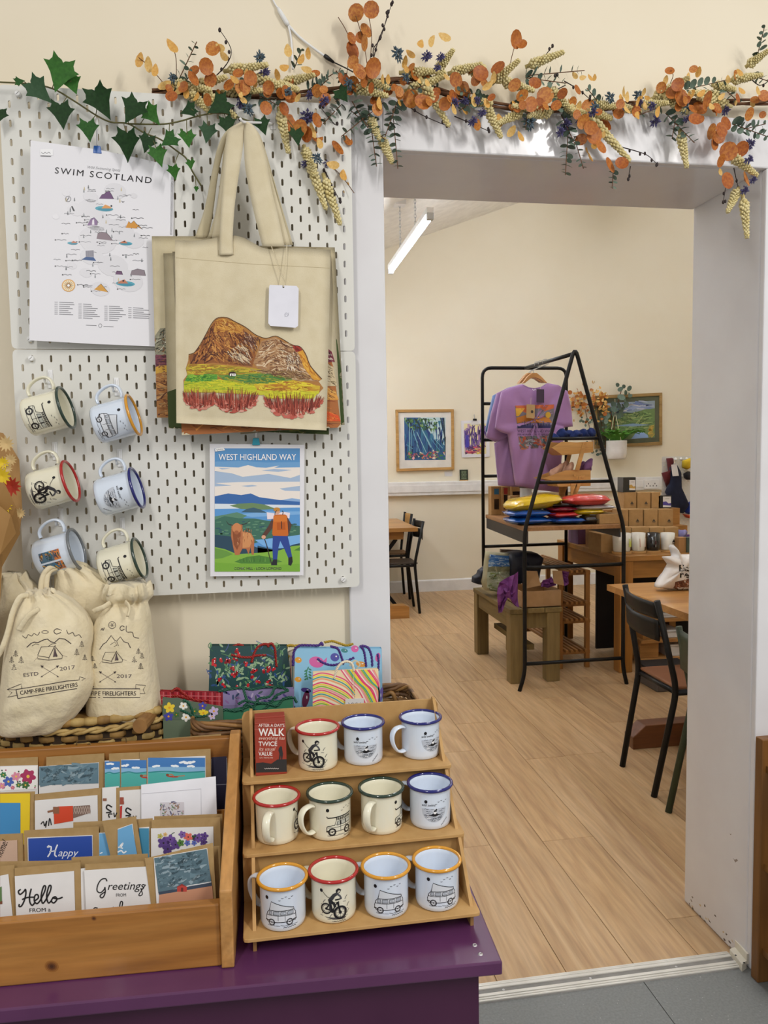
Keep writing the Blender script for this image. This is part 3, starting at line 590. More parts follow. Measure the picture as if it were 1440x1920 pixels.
# highland poster
P2, N2 = V((0, 1.808, 0)), V((0, -1, 0)); plW = pix_on(P2, N2); k7 = lambda u, v, l=0: plW(370+u*.25694, 800+v*.25694, l)
wp_ = thing('art_print', 'colourful hiking poster with backpacker, highland cow and loch', 'poster', onP(482, 1080, P2, N2))
MB().prism([k7(*p, -3) for p in [(90, 125), (782, 132), (775, 1085), (95, 1092)]], (0, .0012, 0)).build('sheet', M_paper, wp_, world=True)
A = Art(); X0, X1 = 127, 748; CR = 'EFE6DE'
A.rect(X0, 158, X1, 1057, '5a94ca', 0); A.rect(X0, 330, X1, 520, 'a8bdd8', 1)
A.poly([(X0, 255), (330, 250), (500, 262), (X1, 258), (X1, 300), (X0, 300)], '6fa2d2', 1)
A.poly([(X0, 292), (300, 298), (370, 280), (430, 296), (500, 300), (600, 284), (560, 300), (X1, 296), (X1, 352), (680, 375), (520, 345), (330, 366), (250, 340), (X0, 325)], CR, 2)
A.poly([(470, 320), (560, 308), (690, 316), (590, 330)], 'a8bdd8', 3); A.poly([(150, 300), (240, 306), (180, 312)], 'a8bdd8', 3)
A.poly([(X0, 412), (300, 404), (X1, 402), (X1, 432), (600, 452), (640, 468), (X1, 470), (X1, 540), (X0, 520), (X0, 436), (250, 430)], CR, 2); A.poly([(320, 432), (400, 425), (440, 432), (370, 440)], 'a8bdd8', 3)
A.poly([(560, 545), (690, 522), (X1, 530), (X1, 560)], '8db0dc', 3)
A.poly([(X0, 508), (225, 487), (320, 499), (390, 487), (450, 514), (600, 535), (X1, 548), (X1, 572), (X0, 562)], '3b6aac', 4)
A.rect(X0, 560, X1, 604, 'dfe6ee', 3); A.poly([(X0, 600), (X1, 590), (X1, 1000), (X0, 1000)], '5d9ad6', 3.5); A.poly([(300, 640), (500, 620), (X1, 618), (X1, 640), (400, 660)], '7fb2e4', 4)
A.poly([(235, 576), (300, 562), (400, 556), (490, 568), (575, 600), (480, 606), (320, 600)], '6d8b60', 5); A.poly([(320, 624), (360, 600), (410, 590), (460, 604), (508, 628)], '3c5f74', 6)
A.poly([(X0, 655), (200, 642), (290, 624), (362, 650), (330, 668), (X0, 690)], '5d8a72', 5)
A.poly([(X0, 680), (200, 652), (300, 668), (420, 670), (520, 688), (640, 688), (700, 718), (X1, 724), (X1, 790), (640, 802), (520, 815), (420, 850), (X0, 870)], '41705f', 6)
for k in range(60):
    x, y = r4.uniform(150, 740), r4.uniform(690, 800); A.ell(x, y, r4.uniform(8, 22), r4.uniform(3, 7), r4.choice(['5b8a70', '38604f', '6f9a7c', '355a66']), 6.5+(k % 3)*.2, 8)
A.poly([(X0, 788), (240, 800), (330, 830), (430, 880), (560, 900), (560, 930), (X0, 930)], '2c4a5e', 7); A.poly([(440, 868), (540, 892), (640, 884), (700, 860), (X1, 850), (X1, 930), (440, 930)], '2c4a5e', 7)
A.poly([(420, 826), (600, 812), (X1, 788), (X1, 852), (640, 886), (560, 890), (480, 868)], '7db4ea', 6.8)
A.poly([(X0, 878), (200, 893), (290, 930), (480, 918), (600, 902), (690, 872), (X1, 866), (X1, 1057), (X0, 1057)], '86b744', 8); A.poly([(X0, 885), (210, 905), (260, 930), (180, 960), (X0, 965)], '6a9a44', 8.4)
A.poly([(X0, 990), (300, 1000), (560, 1010), (X1, 1000), (X1, 1057), (X0, 1057)], '7aae3c', 8.5); A.poly([(270, 985), (360, 950), (450, 938), (540, 955), (622, 985), (520, 1000), (320, 998)], '4f8436', 9); A.poly([(705, 902), (X1, 878), (X1, 905)], '4f8436', 9)
for k in range(30): x = r4.uniform(280, 610); A.line([(x, 985), (x+r4.uniform(-4, 4), 945+abs(x-450)*.12)], 4, r4.choice(['5f9440', '3f7030', '6ea04a']), 9.4, True)
A.poly([(250, 722), (330, 712), (328, 762), (392, 776), (416, 820), (412, 934), (397, 934), (388, 880), (374, 934), (358, 892), (328, 890), (306, 936), (275, 936), (262, 880), (246, 800)], 'b8724a', 10); A.poly([(330, 770), (392, 778), (408, 820), (380, 880), (330, 885)], 'd4935f', 10.4); A.poly([(255, 740), (318, 730), (312, 850), (290, 900), (266, 860)], '8f5030', 10.6)
for k in range(36): x, y = r4.uniform(255, 400), r4.uniform(740, 880); A.line([(x, y), (x+r4.uniform(-5, 5), y+26)], 4, r4.choice(['e0a878', '9a5a38', 'c98458']), 10.8, True)
A.ell(288, 740, 33, 38, 'cf8858', 11); A.ell(286, 772, 17, 15, 'a8623e', 11.5); A.curve([(258, 716), (230, 712), (212, 688)], 8, '3a3438', 11, taper=True); A.curve([(322, 714), (356, 706), (382, 686)], 8, '3a3438', 11, taper=True)
A.poly([(552, 795), (658, 795), (676, 870), (692, 952), (664, 958), (630, 880), (605, 832), (592, 880), (582, 972), (552, 972), (548, 880)], '2d4896', 10); A.poly([(556, 968), (582, 968), (582, 1010), (538, 1010), (540, 1000)], '24262e', 11); A.poly([(664, 955), (692, 948), (696, 985), (684, 1014), (664, 1008)], '24262e', 11)
A.poly([(548, 668), (556, 730), (500, 800), (472, 792), (516, 730)], '5c3c34', 10); A.poly([(654, 655), (688, 715), (670, 782), (654, 770)], '5c3c34', 10); A.ell(484, 805, 16, 14, 'e0a88c', 11)
A.poly([(506, 624), (560, 632), (630, 622), (676, 628), (672, 668), (510, 676)], 'efe2ea', 9.5); A.ell(585, 622, 18, 16, 'd8a488', 10.5); A.ell(580, 604, 25, 15, 'c48a3c', 11); A.rect(556, 604, 580, 612, 'c48a3c', 11.2)
A.poly([(556, 650), (575, 640), (640, 640), (655, 650), (664, 790), (655, 798), (552, 796), (546, 780)], 'cd6b26', 12); A.poly([(556, 650), (650, 648), (654, 690), (556, 694)], 'd97a30', 12.4); A.poly([(580, 700), (640, 698), (644, 752), (582, 754)], 'b85a1e', 12.4)
A.line([(614, 690), (616, 745)], 6, '3c2a24', 13); A.curve([(566, 645), (570, 622), (580, 612)], 5, '3c2a24', 12.6); A.curve([(622, 642), (626, 622), (618, 614)], 5, '3c2a24', 12.6); A.curve([(490, 818), (508, 870), (522, 930), (542, 1002)], 6, '3a3030', 12)
A.text('WEST HIGHLAND WAY', 438, 243, 63, 'f4f5f8', 14, width=566, align='c', bold=.008); A.text('CONIC HILL - LOCH LOMOND', 442, 1044, 29, 'f0f2e8', 14, width=342, align='c', bold=.012)
A.build('print', k7, wp_, INKG)
st = Art(); st.poly([(128, 160), (190, 150), (203, 172), (132, 182)], 'f2f2f2', 15); st.scrawl(140, 168, 50, 12, '88888c', 16, 3, -.12); st.build('price_sticker', k7, wp_)
# ------------------------------------------------------------------ white cable above the frame
cb_ = thing('light_cable', 'white forked power cable running down the wall to the garland', 'cable', atY(532, 40, WALL))
MB().tube(smooth_pts([atY(470, -420, WALL-.004), atY(488, -180, WALL-.004), atY(505, -30, WALL-.004), atY(512, 0, WALL-.004), atY(523, 18, WALL-.006)], 4), .0022, 7).build('lead', M_white, cb_, True, world=True)
MB().tube([atY(521, 14, WALL-.007), atY(524, 20, WALL-.007), atY(537, 42, WALL-.007), atY(541, 48, WALL-.007)], [.003, .0052, .006, .004], 8).build('splitter', M_white, cb_, True, world=True)
MB().tube(smooth_pts([atY(540, 46, WALL-.006), atY(546, 75, WALL-.005), atY(549, 130, WALL-.01)], 5), .0026, 7).build('lead', M_white, cb_, True, world=True)
MB().tube(smooth_pts([atY(540, 46, WALL-.006), atY(560, 68, WALL-.006), atY(585, 88, WALL-.008), atY(610, 106, WALL-.012)], 5), .003, 7).build('lead', M_white, cb_, True, world=True)
M_blk = mat('black_plastic', '1c1a1a', .45)
MB().tube([atY(608, 104, WALL-.012), atY(612, 107, WALL-.012), atY(626, 117, WALL-.014)], [.0045, .0055, .003], 8).build('connector', M_blk, cb_, True, world=True)
MB().tube(smooth_pts([atY(624, 116, WALL-.014), atY(645, 126, WALL-.014), atY(662, 135, WALL-.03)], 4), .0016, 6).build('lead', M_blk, cb_, True, world=True)
# ================================================================== ENAMEL MUGS
class Pen(Art):
    def line(s, pts, w, col, l=0, taper=False): return Art.line(s, pts, w*1.55, col, l, taper)
M_enw = mat('white_enamel', 'DAE4F2', .12, 'D6E1F0', 3, coat=.6); M_enc = mat('cream_enamel', 'E9E5CF', .12, 'E6E1C9', 3, coat=.6)
RIMS = {'red': mat('red_enamel_rim', 'B0201E', .15, coat=.5), 'blue': mat('navy_enamel_rim', '1B1F6E', .15, coat=.5), 'green': mat('green_enamel_rim', '263B30', .15, coat=.5), 'yellow': mat('yellow_enamel_rim', 'D9982A', .15, coat=.5), 'steel': mat('grey_enamel_rim', '6c7074', .2, coat=.5)}
MR, MH = .0405, .08
bodyp = [(.0, .0015), (.034, .0015), (.0365, .0), (.0395, .003), (MR, .010), (MR, .070), (.0412, .076), (.0440, .0795), (.0428, .0806), (.0402, .0775), (.0392, .070), (.0392, .010), (.036, .004), (.0, .0035)]
def mk(me): return me
_bm = MB().lathe(bodyp, 40); MUG_W = _bm.mesh('mug_body_white', M_enw, True); MUG_C = _bm.mesh('mug_body_cream', M_enc, True)
def rimmesh(m):
    return MB().tube([(.0432*math.cos(2*math.pi*i/40), .0432*math.sin(2*math.pi*i/40), .0795) for i in range(40)], .0033, 8, closed=True, ref=(0, 0, 1)).mesh('mug_rim', m, True)
RIMM = {k: rimmesh(m) for k, m in RIMS.items()}
_hp = smooth_pts([(.0425, 0, .0665), (.050, 0, .069), (.064, 0, .066), (.0715, 0, .055), (.0705, 0, .038), (.062, 0, .022), (.052, 0, .016), (.0425, 0, .0165)], 5)
_h = MB().tube(_hp, .0042, 10, flat=(1.9, .75), ref=(0, 1, 0)); HAN_W = _h.mesh('mug_handle_white', M_enw, True); HAN_C = _h.mesh('mug_handle_cream', M_enc, True)
K = '1a1a1e'
def wheel(a, x, y, r, w=1.1): a.ring(x, y, r, r, w, K, 2, 20); a.ring(x, y, r*.72, r*.72, .4, '4a4a4e', 2, 16); a.ell(x, y, r*.25, r*.25, K, 2.2, 10)
def common(a, sx=-25, sy=62, birds=(8, 63), sig=(16, 9)):
    a.ell(sx, sy, 3.1, 3.4, '16161a', 1, 16)
    for k, (dx, dy) in enumerate([(0, 0), (6, 2), (12, -2), (-5, -4), (17, 1)]): x, y = birds[0]+dx, birds[1]+dy; a.curve([(x-2, y+.7), (x-.8, y+1), (x, y), (x+.8, y+1), (x+2, y+.7)], .45, '4a4a50', 1, 2)
    if sig: a.scrawl(sig[0]-11, sig[1], 22, 3.4, K, 1, .5, .05, 3)
    return a
def a_van():
    a = common(Pen(), birds=(4, 62))
    body = [(-26, 21), (-27, 27), (-24, 36), (-20, 40), (24, 40), (27, 35), (28, 24), (27, 20), (-24, 19)]
    a.poly(body, 'd9dde4', .5); a.line(body+[body[0]], .8, K, 2); a.line([(-26, 31), (27, 31)], .7, K, 2); a.line([(-20, 40), (-16, 56), (24, 43), (24, 40)], .8, K, 2); a.poly([(-20, 40), (-16, 56), (24, 43), (24, 40)], 'd3d7de', .5)
    for x0, x1 in [(-21, -15), (-13, -2), (0, 10), (12, 23)]: a.poly([(x0, 32.5), (x1, 32.5), (x1, 38.5), (x0+.8, 38.5)], 'aab0ba', 1); a.line([(x0, 32.5), (x1, 32.5), (x1, 38.5), (x0+.8, 38.5), (x0, 32.5)], .6, K, 2)
    for x in (-16, 16): a.ell(x, 19.5, 6, 6, 'd9dde4', 1.5); wheel(a, x, 19, 5.3)
    a.line([(-28, 22), (-20, 21.5)], 1.2, K, 2); a.line([(22, 21.5), (29, 22.5)], 1.2, K, 2); a.line([(-4, 22), (-4, 31)], .5, K, 2); a.line([(8, 22), (8, 31)], .5, K, 2)
    for k in range(7): a.line([(-24+k*8, 13+k % 2), (-17+k*8, 12.6)], .5, '6a6a70', 1)
    return a
def a_rover():
    a = common(Pen(), birds=(8, 62), sig=(18, 8)); b = [(-27, 20), (-27, 29), (-25, 31), (-12, 32), (-8, 42), (25, 42), (25, 20)]
    a.poly(b, 'dcdac8', .5); a.line(b+[b[0]], .8, K, 2); a.line([(-26, 28), (25, 28)], .6, K, 2); a.line([(-25, 47), (27, 48.5)], 1.3, K, 2); a.line([(-25, 47), (-27, 50)], 1, K, 2)
    for k in range(9): a.line([(-8+k*4, 42.5), (-8+k*4, 46.5)], .7, K, 2)
    a.line([(-9, 44.5), (26, 44.5)], .7, K, 2)
    for x0, x1 in [(-8, -1), (1, 11), (13, 23)]: a.poly([(x0, 32), (x1, 32), (x1, 39.5), (x0+(2 if x0 < -5 else 0), 39.5)], 'b4b6ac', 1); a.line([(x0, 32), (x1, 32), (x1, 39.5), (x0+(2 if x0 < -5 else 0), 39.5), (x0, 32)], .7, K, 2)
    a.line([(0, 20), (0, 41)], .6, K, 2); a.line([(12, 20), (12, 41)], .6, K, 2); a.line([(-28, 21), (-22, 21)], 1.6, K, 2)
    for x in (-17, 15): a.ell(x, 20, 7.2, 7.2, 'dcdac8', 1.5); wheel(a, x, 19.5, 6.4, 1.7)
    for k in range(8): a.line([(-26+k*7, 12.5+k % 2), (-19+k*7, 12)], .6, '5a5a5e', 1)
    return a
def a_swim():
    a = common(Pen(), sx=-17, sy=58, birds=(8, 56), sig=None); a.text('wild swims', -26, 49, 7.2, K, 1, shear=.25, flip=False, width=27)
    n = 20; p = [(-25, 44), (25, 44)]+[(25*math.cos(-math.pi*i/n), 44+27*math.sin(-math.pi*i/n)) for i in range(1, n)]; a.poly(p, 'b9bfca', .5)
    r = random.Random(4)
    for k in range(46):
        y = r.uniform(19, 43); h = 25*math.sqrt(max(0, 1-((y-44)/27)**2)); x = r.uniform(-h, max(-h, h-9))
        a.curve([(x, y), (x+2.5, y+1.1), (x+5, y), (x+8, y+.9)], .55, r.choice(['5c626c', '868c96', '3c424a', 'eef0f4']), 1+k % 3*.2, 3)
    a.poly([(-16, 31), (-6, 33), (-2, 36), (3, 36), (7, 33), (18, 31.5), (7, 30.5), (2, 28.5), (-3, 28.5), (-7, 30.5)], '1a1a1e', 2.2); a.ell(.5, 36.5, 3.2, 3.4, 'e8e8ea', 2.6, 12); a.poly([(-2.5, 38), (0, 41.5), (3.5, 41), (4, 38)], '1a1a1e', 3); a.ell(3.4, 42, 1.6, 1.6, '1a1a1e', 3)
    a.scrawl(14, 9, 18, 3, K, 1, .45, .75, 5); return a
def a_bike():
    a = Pen(); a.ell(-25, 62, 2.8, 3.2, '16161a', 1, 16); a.curve([(-23, 61), (-14, 52), (-8, 50)], .6, K, 1); a.scrawl(-3, 6, 22, 3.4, K, 1, .5, 0, 4)
    wheel(a, 9, 22, 11, 1.9); wheel(a, -16, 30, 9, 1.6); a.ring(9, 22, 9.2, 9.2, .5, K, 2)
    for k in range(8): t = k*math.pi/4; a.line([(9, 22), (9+9*math.cos(t), 22+9*math.sin(t))], .3, '55555a', 1.8)
    a.line([(-16, 30), (-5, 26), (4, 42), (-8, 41), (-5, 26)], 1.7, K, 2.2); a.line([(-16, 30), (-8, 41)], 1.4, K, 2.2); a.line([(4, 42), (9, 22)], 1.9, K, 2.2); a.line([(6, 43), (7.5, 22)], 1.1, K, 2.2); a.line([(0, 46), (12, 47)], 1.6, K, 2.4); a.ell(-5, 26, 3.4, 3.4, K, 2.4, 12)
    a.poly([(-13, 46), (-4, 57), (3, 60), (6, 56), (0, 52), (-4, 46), (-8, 43)], '3a3a3e', 2.5); a.poly([(-12, 47), (-6, 46), (0, 40), (2, 33), (-2, 32), (-4, 38), (-11, 41)], '1e1e22', 2.7); a.poly([(-12, 45), (-7, 44), (-6, 34), (-8, 27), (-11, 28), (-10, 36)], '2c2c30', 2.6)
    a.line([(3, 58), (9, 52), (11, 47)], 2, '55555a', 2.8); a.ell(6, 62, 4.4, 4.6, '1a1a1e', 2.9, 12); a.poly([(4, 59), (9, 58.5), (9.5, 62), (6, 63)], 'c9c2b4', 3); a.line([(2, 63.5), (11, 63)], 1.2, '1a1a1e', 3.1)
    for x, y in [(-22, 40), (18, 44), (22, 30), (-24, 20), (16, 13), (-10, 14), (-2, 10), (22, 18)]: a.curve([(x, y), (x+3, y+5), (x+5, y+6)], .6, '4a4a4e', 1, 2); a.line([(x-4, y-3), (x+2, y-4)], .5, '6a6a6e', 1)
    a.poly([(-20, 15), (-4, 10), (14, 9), (22, 12), (6, 13), (-6, 14)], '4a4a4c', .8); return a
def a_scene():
    a = Art()
    for x0 in (-23, 2):
        a.rect(x0, 16, x0+21, 58, '4f6a7c', 1); r = random.Random(8+x0); P = [(x0, 16), (x0+21, 16), (x0+21, 58), (x0, 58)]
        a.poly([(x0, 42), (x0+8, 46), (x0+21, 44), (x0+21, 58), (x0, 58)], 'd07a3c', 1.3); a.strokes(P, 46, 9, 2.2, ['2e4c5e', '6d4a3c', 'b0622e', '33523a', '3f7aa0', 'd8a24c', '28323c'], 1.6, .3, r)
    a.ell(17, 24, 3, 3.4, 'c9d040', 3); return a
ARTS = {'van': a_van(), 'rover': a_rover(), 'swim': a_swim(), 'bike': a_bike(), 'scene': a_scene()}
PHI = math.radians(105)
def wrap(u, v, l):
    th = PHI+u/1000/MR; r = MR+.0004+l*.00006; return (r*math.cos(th), r*math.sin(th), v/1000)
for _a in ('van', 'rover', 'swim', 'bike'): pass
ARTM = {k: a.split(5).data('mug_print_'+k, wrap, INKG) for k, a in ARTS.items()}
def mug(label, rim, design, M4, group, sc=1.04, pa=0):
    M4 = M4 @ Matrix.Scale(sc, 4)
    cream = design in ('bike', 'rover'); t = thing('enamel_mug', label, 'mug', mat=M4, group=group)
    ob('body', MUG_C if cream else MUG_W, t); ob('rim', RIMM[rim], t)['label'] = {'red': 'bright red', 'blue': 'navy blue', 'green': 'dark green', 'yellow': 'mustard yellow', 'steel': 'thin grey'}[rim]+' enamel rim'
    ob('handle', HAN_C if cream else HAN_W, t); ob('print', ARTM[design], t).rotation_euler = (0, 0, pa); return t
NAME = {'van': 'camper van', 'rover': 'off-road car', 'swim': 'wild swimmer', 'bike': 'mountain biker', 'scene': 'two small landscape pictures'}
A_ax = V((math.cos(.262)*math.cos(.09), -math.cos(.262)*math.sin(.09), math.sin(.262))); H_ax = (V((0, 0, 1))-A_ax*A_ax.z).normalized(); B_ax = A_ax.cross(H_ax)
ROT = Matrix(((H_ax.x, B_ax.x, A_ax.x), (H_ax.y, B_ax.y, A_ax.y), (H_ax.z, B_ax.z, A_ax.z))).to_4x4()
MHK = MB().tube(rnd([(0, .004, .03), (0, -.004, .03), (0, -.004, .004), (0, -.048, 0), (0, -.052, .012)], .004), .0024, 7).mesh('hook_rod', M_whitem, True); MPL = MB().box(-.005, -.003, -.006, .005, 0, .034).mesh('hook_plate', M_whitem)
MST = MB().box(-.003, -.0015, -.03, .003, 0, .0).mesh('hook_strip', M_whitem)
for px, py, rim, des, lab in [(121, 765, 'green', 'rover', 'green-rimmed cream mug with off-road car, top left of the hanging mugs'), (248, 779, 'yellow', 'van', 'yellow-rimmed white mug with camper van hanging at the top right of the six'),
        (129.5, 903, 'red', 'bike', 'red-rimmed cream mug with mountain biker hanging on the pegboard'), (254, 915.5, 'blue', 'swim', 'navy-rimmed white mug with wild swimmer hanging on the pegboard'),
        (141, 1030, 'steel', 'scene', 'grey-rimmed white mug with two landscape pictures hanging bottom left'), (259, 1047, 'green', 'rover', 'green-rimmed cream mug with off-road car, bottom right of the hanging mugs')]:
    c = atY(px, py, 1.765); base = c-A_ax*.0795; mug(lab, rim, des, Matrix.Translation(base) @ ROT, 'enamel mugs hanging on the pegboard')
    hp = base+H_ax*.066+A_ax*.056; hx = round((hp.x-PBX)/.02)*.02+PBX
    h = thing('mug_hook', 'small white metal hook holding the '+lab.split(' mug')[0]+' mug at '+('the top' if py < 800 else 'mid height' if py < 950 else 'the bottom'), 'hook', (hp.x, PBY, hp.z-.004), group='white mug hooks')
    ob('rod', MHK, h); ob('plate', MPL, h)
# ================================================================== PURPLE TABLE, MUG STAND, CARD BOX
TZ = .595; TR = -.044
TM = Matrix.Translation((.384, 1.185, TZ)) @ Matrix.Rotation(TR, 4, 'Z')
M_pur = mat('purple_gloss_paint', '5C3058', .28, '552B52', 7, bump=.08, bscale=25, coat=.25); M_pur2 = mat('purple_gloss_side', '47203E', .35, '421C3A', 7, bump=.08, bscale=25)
tb_ = thing('display_table', 'purple painted display table at the lower left carrying cards and mugs', 'table', mat=TM @ Matrix.Translation((-.5, .3, -TZ)))
MI = Matrix.Translation((.5, -.3, TZ))
def tpart(name, b, m, **k): o = b.build(name, m, tb_, **k); o.data.transform(MI); return o
tpart('top', MB().box(-1.25, 0, -.024, 0, .62, 0), M_pur, bev=.003)
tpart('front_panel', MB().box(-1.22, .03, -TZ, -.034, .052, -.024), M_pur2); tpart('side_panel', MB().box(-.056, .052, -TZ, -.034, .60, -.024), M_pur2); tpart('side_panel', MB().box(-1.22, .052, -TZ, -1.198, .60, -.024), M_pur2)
M_scr = mat('steel_screw', 'CFCFCF', .3, metal=.9)
for x, y in [(-.032, .012), (-.036, .037)]:
    s = MB().lathe([(.0016, .0006), (.0022, .0014), (.0042, .0008), (.0045, 0)], 14, (x, y+.012, 0)); tpart('screw', s, M_scr, smooth=True)
# ------------------------------------------------------------------ three-tier MDF stand
M_mdf = mat('mdf_board', 'BE965E', .7, 'B68D55', 40, bump=.1, bscale=200); M_mdfe = mat('mdf_cut_edge', '9C7444', .75)
SZ = [.63, .725, .82]; SF = [1.27, 1.372, 1.468]; SBk = [1.385, 1.487, 1.592]; SX0, SX1 = -.045, .372
ms = thing('mug_stand', 'three-tier brown MDF display stand full of enamel mugs', 'display stand', ((SX0+SX1)/2, 1.4, TZ))
for k in range(3):
    r = .008; p = [(SX0+r, SF[k]), (SX1-r, SF[k]), (SX1-.002, SF[k]+.002), (SX1, SF[k]+r), (SX1, SBk[k]+.004), (SX0, SBk[k]+.004), (SX0, SF[k]+r), (SX0+.002, SF[k]+.002)]
    MB().prism([(a, b, SZ[k]-.006) for a, b in p], (0, 0, .006)).build('shelf', M_mdf, ms, world=True, bev=.0008)
    zt = SZ[k+1]-.006 if k < 2 else .918
    q = [(SX0, SZ[k]), (SX1, SZ[k]), (SX1, zt), (SX0, zt)] if k < 2 else [(SX0, SZ[k]), (SX1, SZ[k]), (SX1, zt-.012), (SX1-.004, zt-.003), (SX1-.012, zt), (SX0+.012, zt), (SX0+.004, zt-.003), (SX0, zt-.012)]
    MB().prism([(a, SBk[k], b) for a, b in q], (0, .005, 0)).build('back_panel', M_mdf, ms, world=True)
    for x in (SX0+.016, SX1-.014):
        MB().prism([(x, SF[k]+.022, SZ[k]), (x, SBk[k], SZ[k]), (x, SBk[k], zt+(.006 if k == 2 else 0)), (x, SBk[k]-.012, zt+(.006 if k == 2 else 0))], (.006, 0, 0)).build('side_bracket', M_mdf, ms, world=True)
for x in (SX0+.016, SX1-.014): MB().box(x, SF[0]+.02, TZ, x+.006, SBk[0], SZ[0]-.006).build('foot', M_mdfe, ms, world=True)
for x in (SX0+.05, SX1-.056): MB().prism([(x, SBk[0]+.005, TZ), (x, SBk[2]+.005, TZ), (x, SBk[2]+.005, SZ[2]-.006), (x, SBk[1]+.005, SZ[2]-.006), (x, SBk[1]+.005, SZ[1]-.006), (x, SBk[0]+.005, SZ[1]-.006)], (.006, 0, 0)).build('inner_support', M_mdf, ms, world=True)
GRP = 'enamel mugs on the three-tier stand'
ROWS = [(0, [(532, 1748, 'yellow', 'van', (143, 262), 'yellow-rimmed camper van mug at the left end of the bottom tier'), (627, 1733, 'red', 'bike', (143, 268), 'red-rimmed cream mountain biker mug on the bottom tier'), (725, 1725, 'yellow', 'van', (143, 268), 'yellow-rimmed camper van mug beside the red-rimmed mug on the bottom tier'), (820, 1711, 'yellow', 'van', (143, 270), 'yellow-rimmed camper van mug at the right end of the bottom tier')]),
        (1, [(521, 1586, 'red', 'bike', (252, 357), 'red-rimmed cream mug with its handle to the front on the middle tier'), (620, 1578, 'green', 'rover', (215, 294), 'green-rimmed off-road car mug, handle left, second on the middle tier'), (716, 1567, 'green', 'rover', (238, 340), 'green-rimmed off-road car mug, handle forward, third on the middle tier'), (807, 1557, 'blue', 'swim', (143, 270), 'navy-rimmed wild swimmer mug at the right end of the middle tier')]),
        (2, [(597, 1448, 'red', 'bike', (142, 255), 'red-rimmed mountain biker mug beside the red card box on the top tier'), (682, 1437, 'blue', 'swim', (143, 270), 'navy-rimmed wild swimmer mug in the middle of the top tier'), (789, 1426, 'blue', 'swim', (203, 297), 'navy-rimmed wild swimmer mug at the right end of the top tier')])]
for k, L in ROWS:
    for px, py, rim, des, ang, lab in L:
        p = atZ(px, py, SZ[k]); d = V((p.x, p.y, 0)).normalized(); c = V((p.x, p.y, SZ[k]))+d*.038
        c.y = min(c.y, SBk[k]-.050)
        mug(lab, rim, des, Matrix.Translation(c) @ Matrix.Rotation(math.radians(ang[0]), 4, 'Z'), GRP, .985, math.radians(ang[1]-ang[0]-105))
# red card decks
M_redc = mat('rust_red_card', '9E3B2A', .45, '963626', 5); M_dk = mat('charcoal_card', '2e2b2c', .5)
def c2(x, y): return (440+x*.33333, 1300+y*.33333)
FY = 1.492; z0 = SZ[2]; xa = atY(*c2(118, 447), FY).x; xb = atY(*c2(294, 442), FY).x
for k in range(3):
    t = thing('card_deck', ['rust red boxed card deck at the front of the pack on the top tier', 'middle one of three rust red boxed card decks', 'rearmost of three rust red boxed card decks'][k], 'card deck', ((xa+xb)/2, FY+.015+k*.03, z0), group='boxed card decks on the top tier')
    w = (xb-xa)/2; h = .094+.0015*k
    MB().box(-w, -.014, 0, w, .014, h).build('box', M_redc, t, bev=.0012)
    if k == 0:
        a = Art(); pl = pix_on((0, FY+.001, 0), (0, -1, 0)); kk = lambda u, v, l=0: pl(*c2(u, v), l); WH = 'efe9e4'
        a.poly([(120, 392), (160, 388), (205, 396), (240, 372), (292, 370), (294, 441), (120, 446)], '2c2a2b', 1)
        a.text("AFTER A DAY'S", 134, 188, 24, WH, 1, width=146); a.text('WALK', 134, 238, 58, WH, 1, width=146, bold=.02); a.text('everything has', 134, 260, 26, 'e8c8b8', 1, width=146, shear=.3); a.text('TWICE', 134, 296, 36, WH, 1, width=105, bold=.008)
        a.text('its usual', 136, 322, 28, 'e8c8b8', 1, width=88, shear=.3); a.text('VALUE', 134, 350, 32, WH, 1, width=78, bold=.012); a.text('G.M. TREVELYAN', 140, 366, 11, 'e8c8b8', 1, width=75); a.scrawl(168, 421, 80, 9, 'b8b0ac', 3, 3)
        a.poly([(248, 372), (252, 340), (246, 320), (250, 306), (258, 297), (266, 300), (268, 318), (272, 340), (268, 370), (262, 372), (260, 345), (256, 372)], '2c2a2b', 2)
        a.build('print', kk, t, INK)
# ------------------------------------------------------------------ pine card box
BM = Matrix.Translation((-.060, 1.252, TZ+.0006)) @ Matrix.Rotation(-.038, 4, 'Z'); BW = lambda x, y, z: BM @ V((x, y, z))
M_pine = wood('varnished_pine', 'B88242', '7C4C1C', 'X', .9, .38, knots=2.6, coat=.2, c3='A26C30'); M_pineY = wood('varnished_pine_side', 'C8965A', 'A87438', 'Y', .9, .38, coat=.2)
bx = thing('card_box', 'varnished pine box filled with rows of greeting cards', 'box', mat=BM @ Matrix.Translation((-.5, .15, 0))); BI = Matrix.Translation((.5, -.15, 0))
def bpart(name, b, m, **k): o = b.build(name, m, bx, **k); o.data.transform(BI); return o
bpart('front_panel', MB().box(-1.0, .008, 0, -.0215, .028, .108), M_pine, bev=.0025)
bpart('side_panel', MB().prism([(0, 0, 0), (0, .33, 0), (0, .33, .29), (0, .305, .29), (0, .012, .14), (0, 0, .134)], (-.021, 0, 0)), M_pineY, bev=.0025)
bpart('back_panel', MB().box(-1.0, .308, 0, -.0215, .326, .281), M_pine, bev=.002); bpart('base', MB().box(-1.0, .028, 0, -.0215, .308, .012), M_pine)
for k in range(3): bpart('divider', MB().box(-1.0, .092+.07*k, .012, -.0215, .097+.07*k, .075+.045*k), M_pine)
kP = BW(-.3, .008, .05); kN = (BM.to_3x3() @ V((0, -1, 0))).normalized()
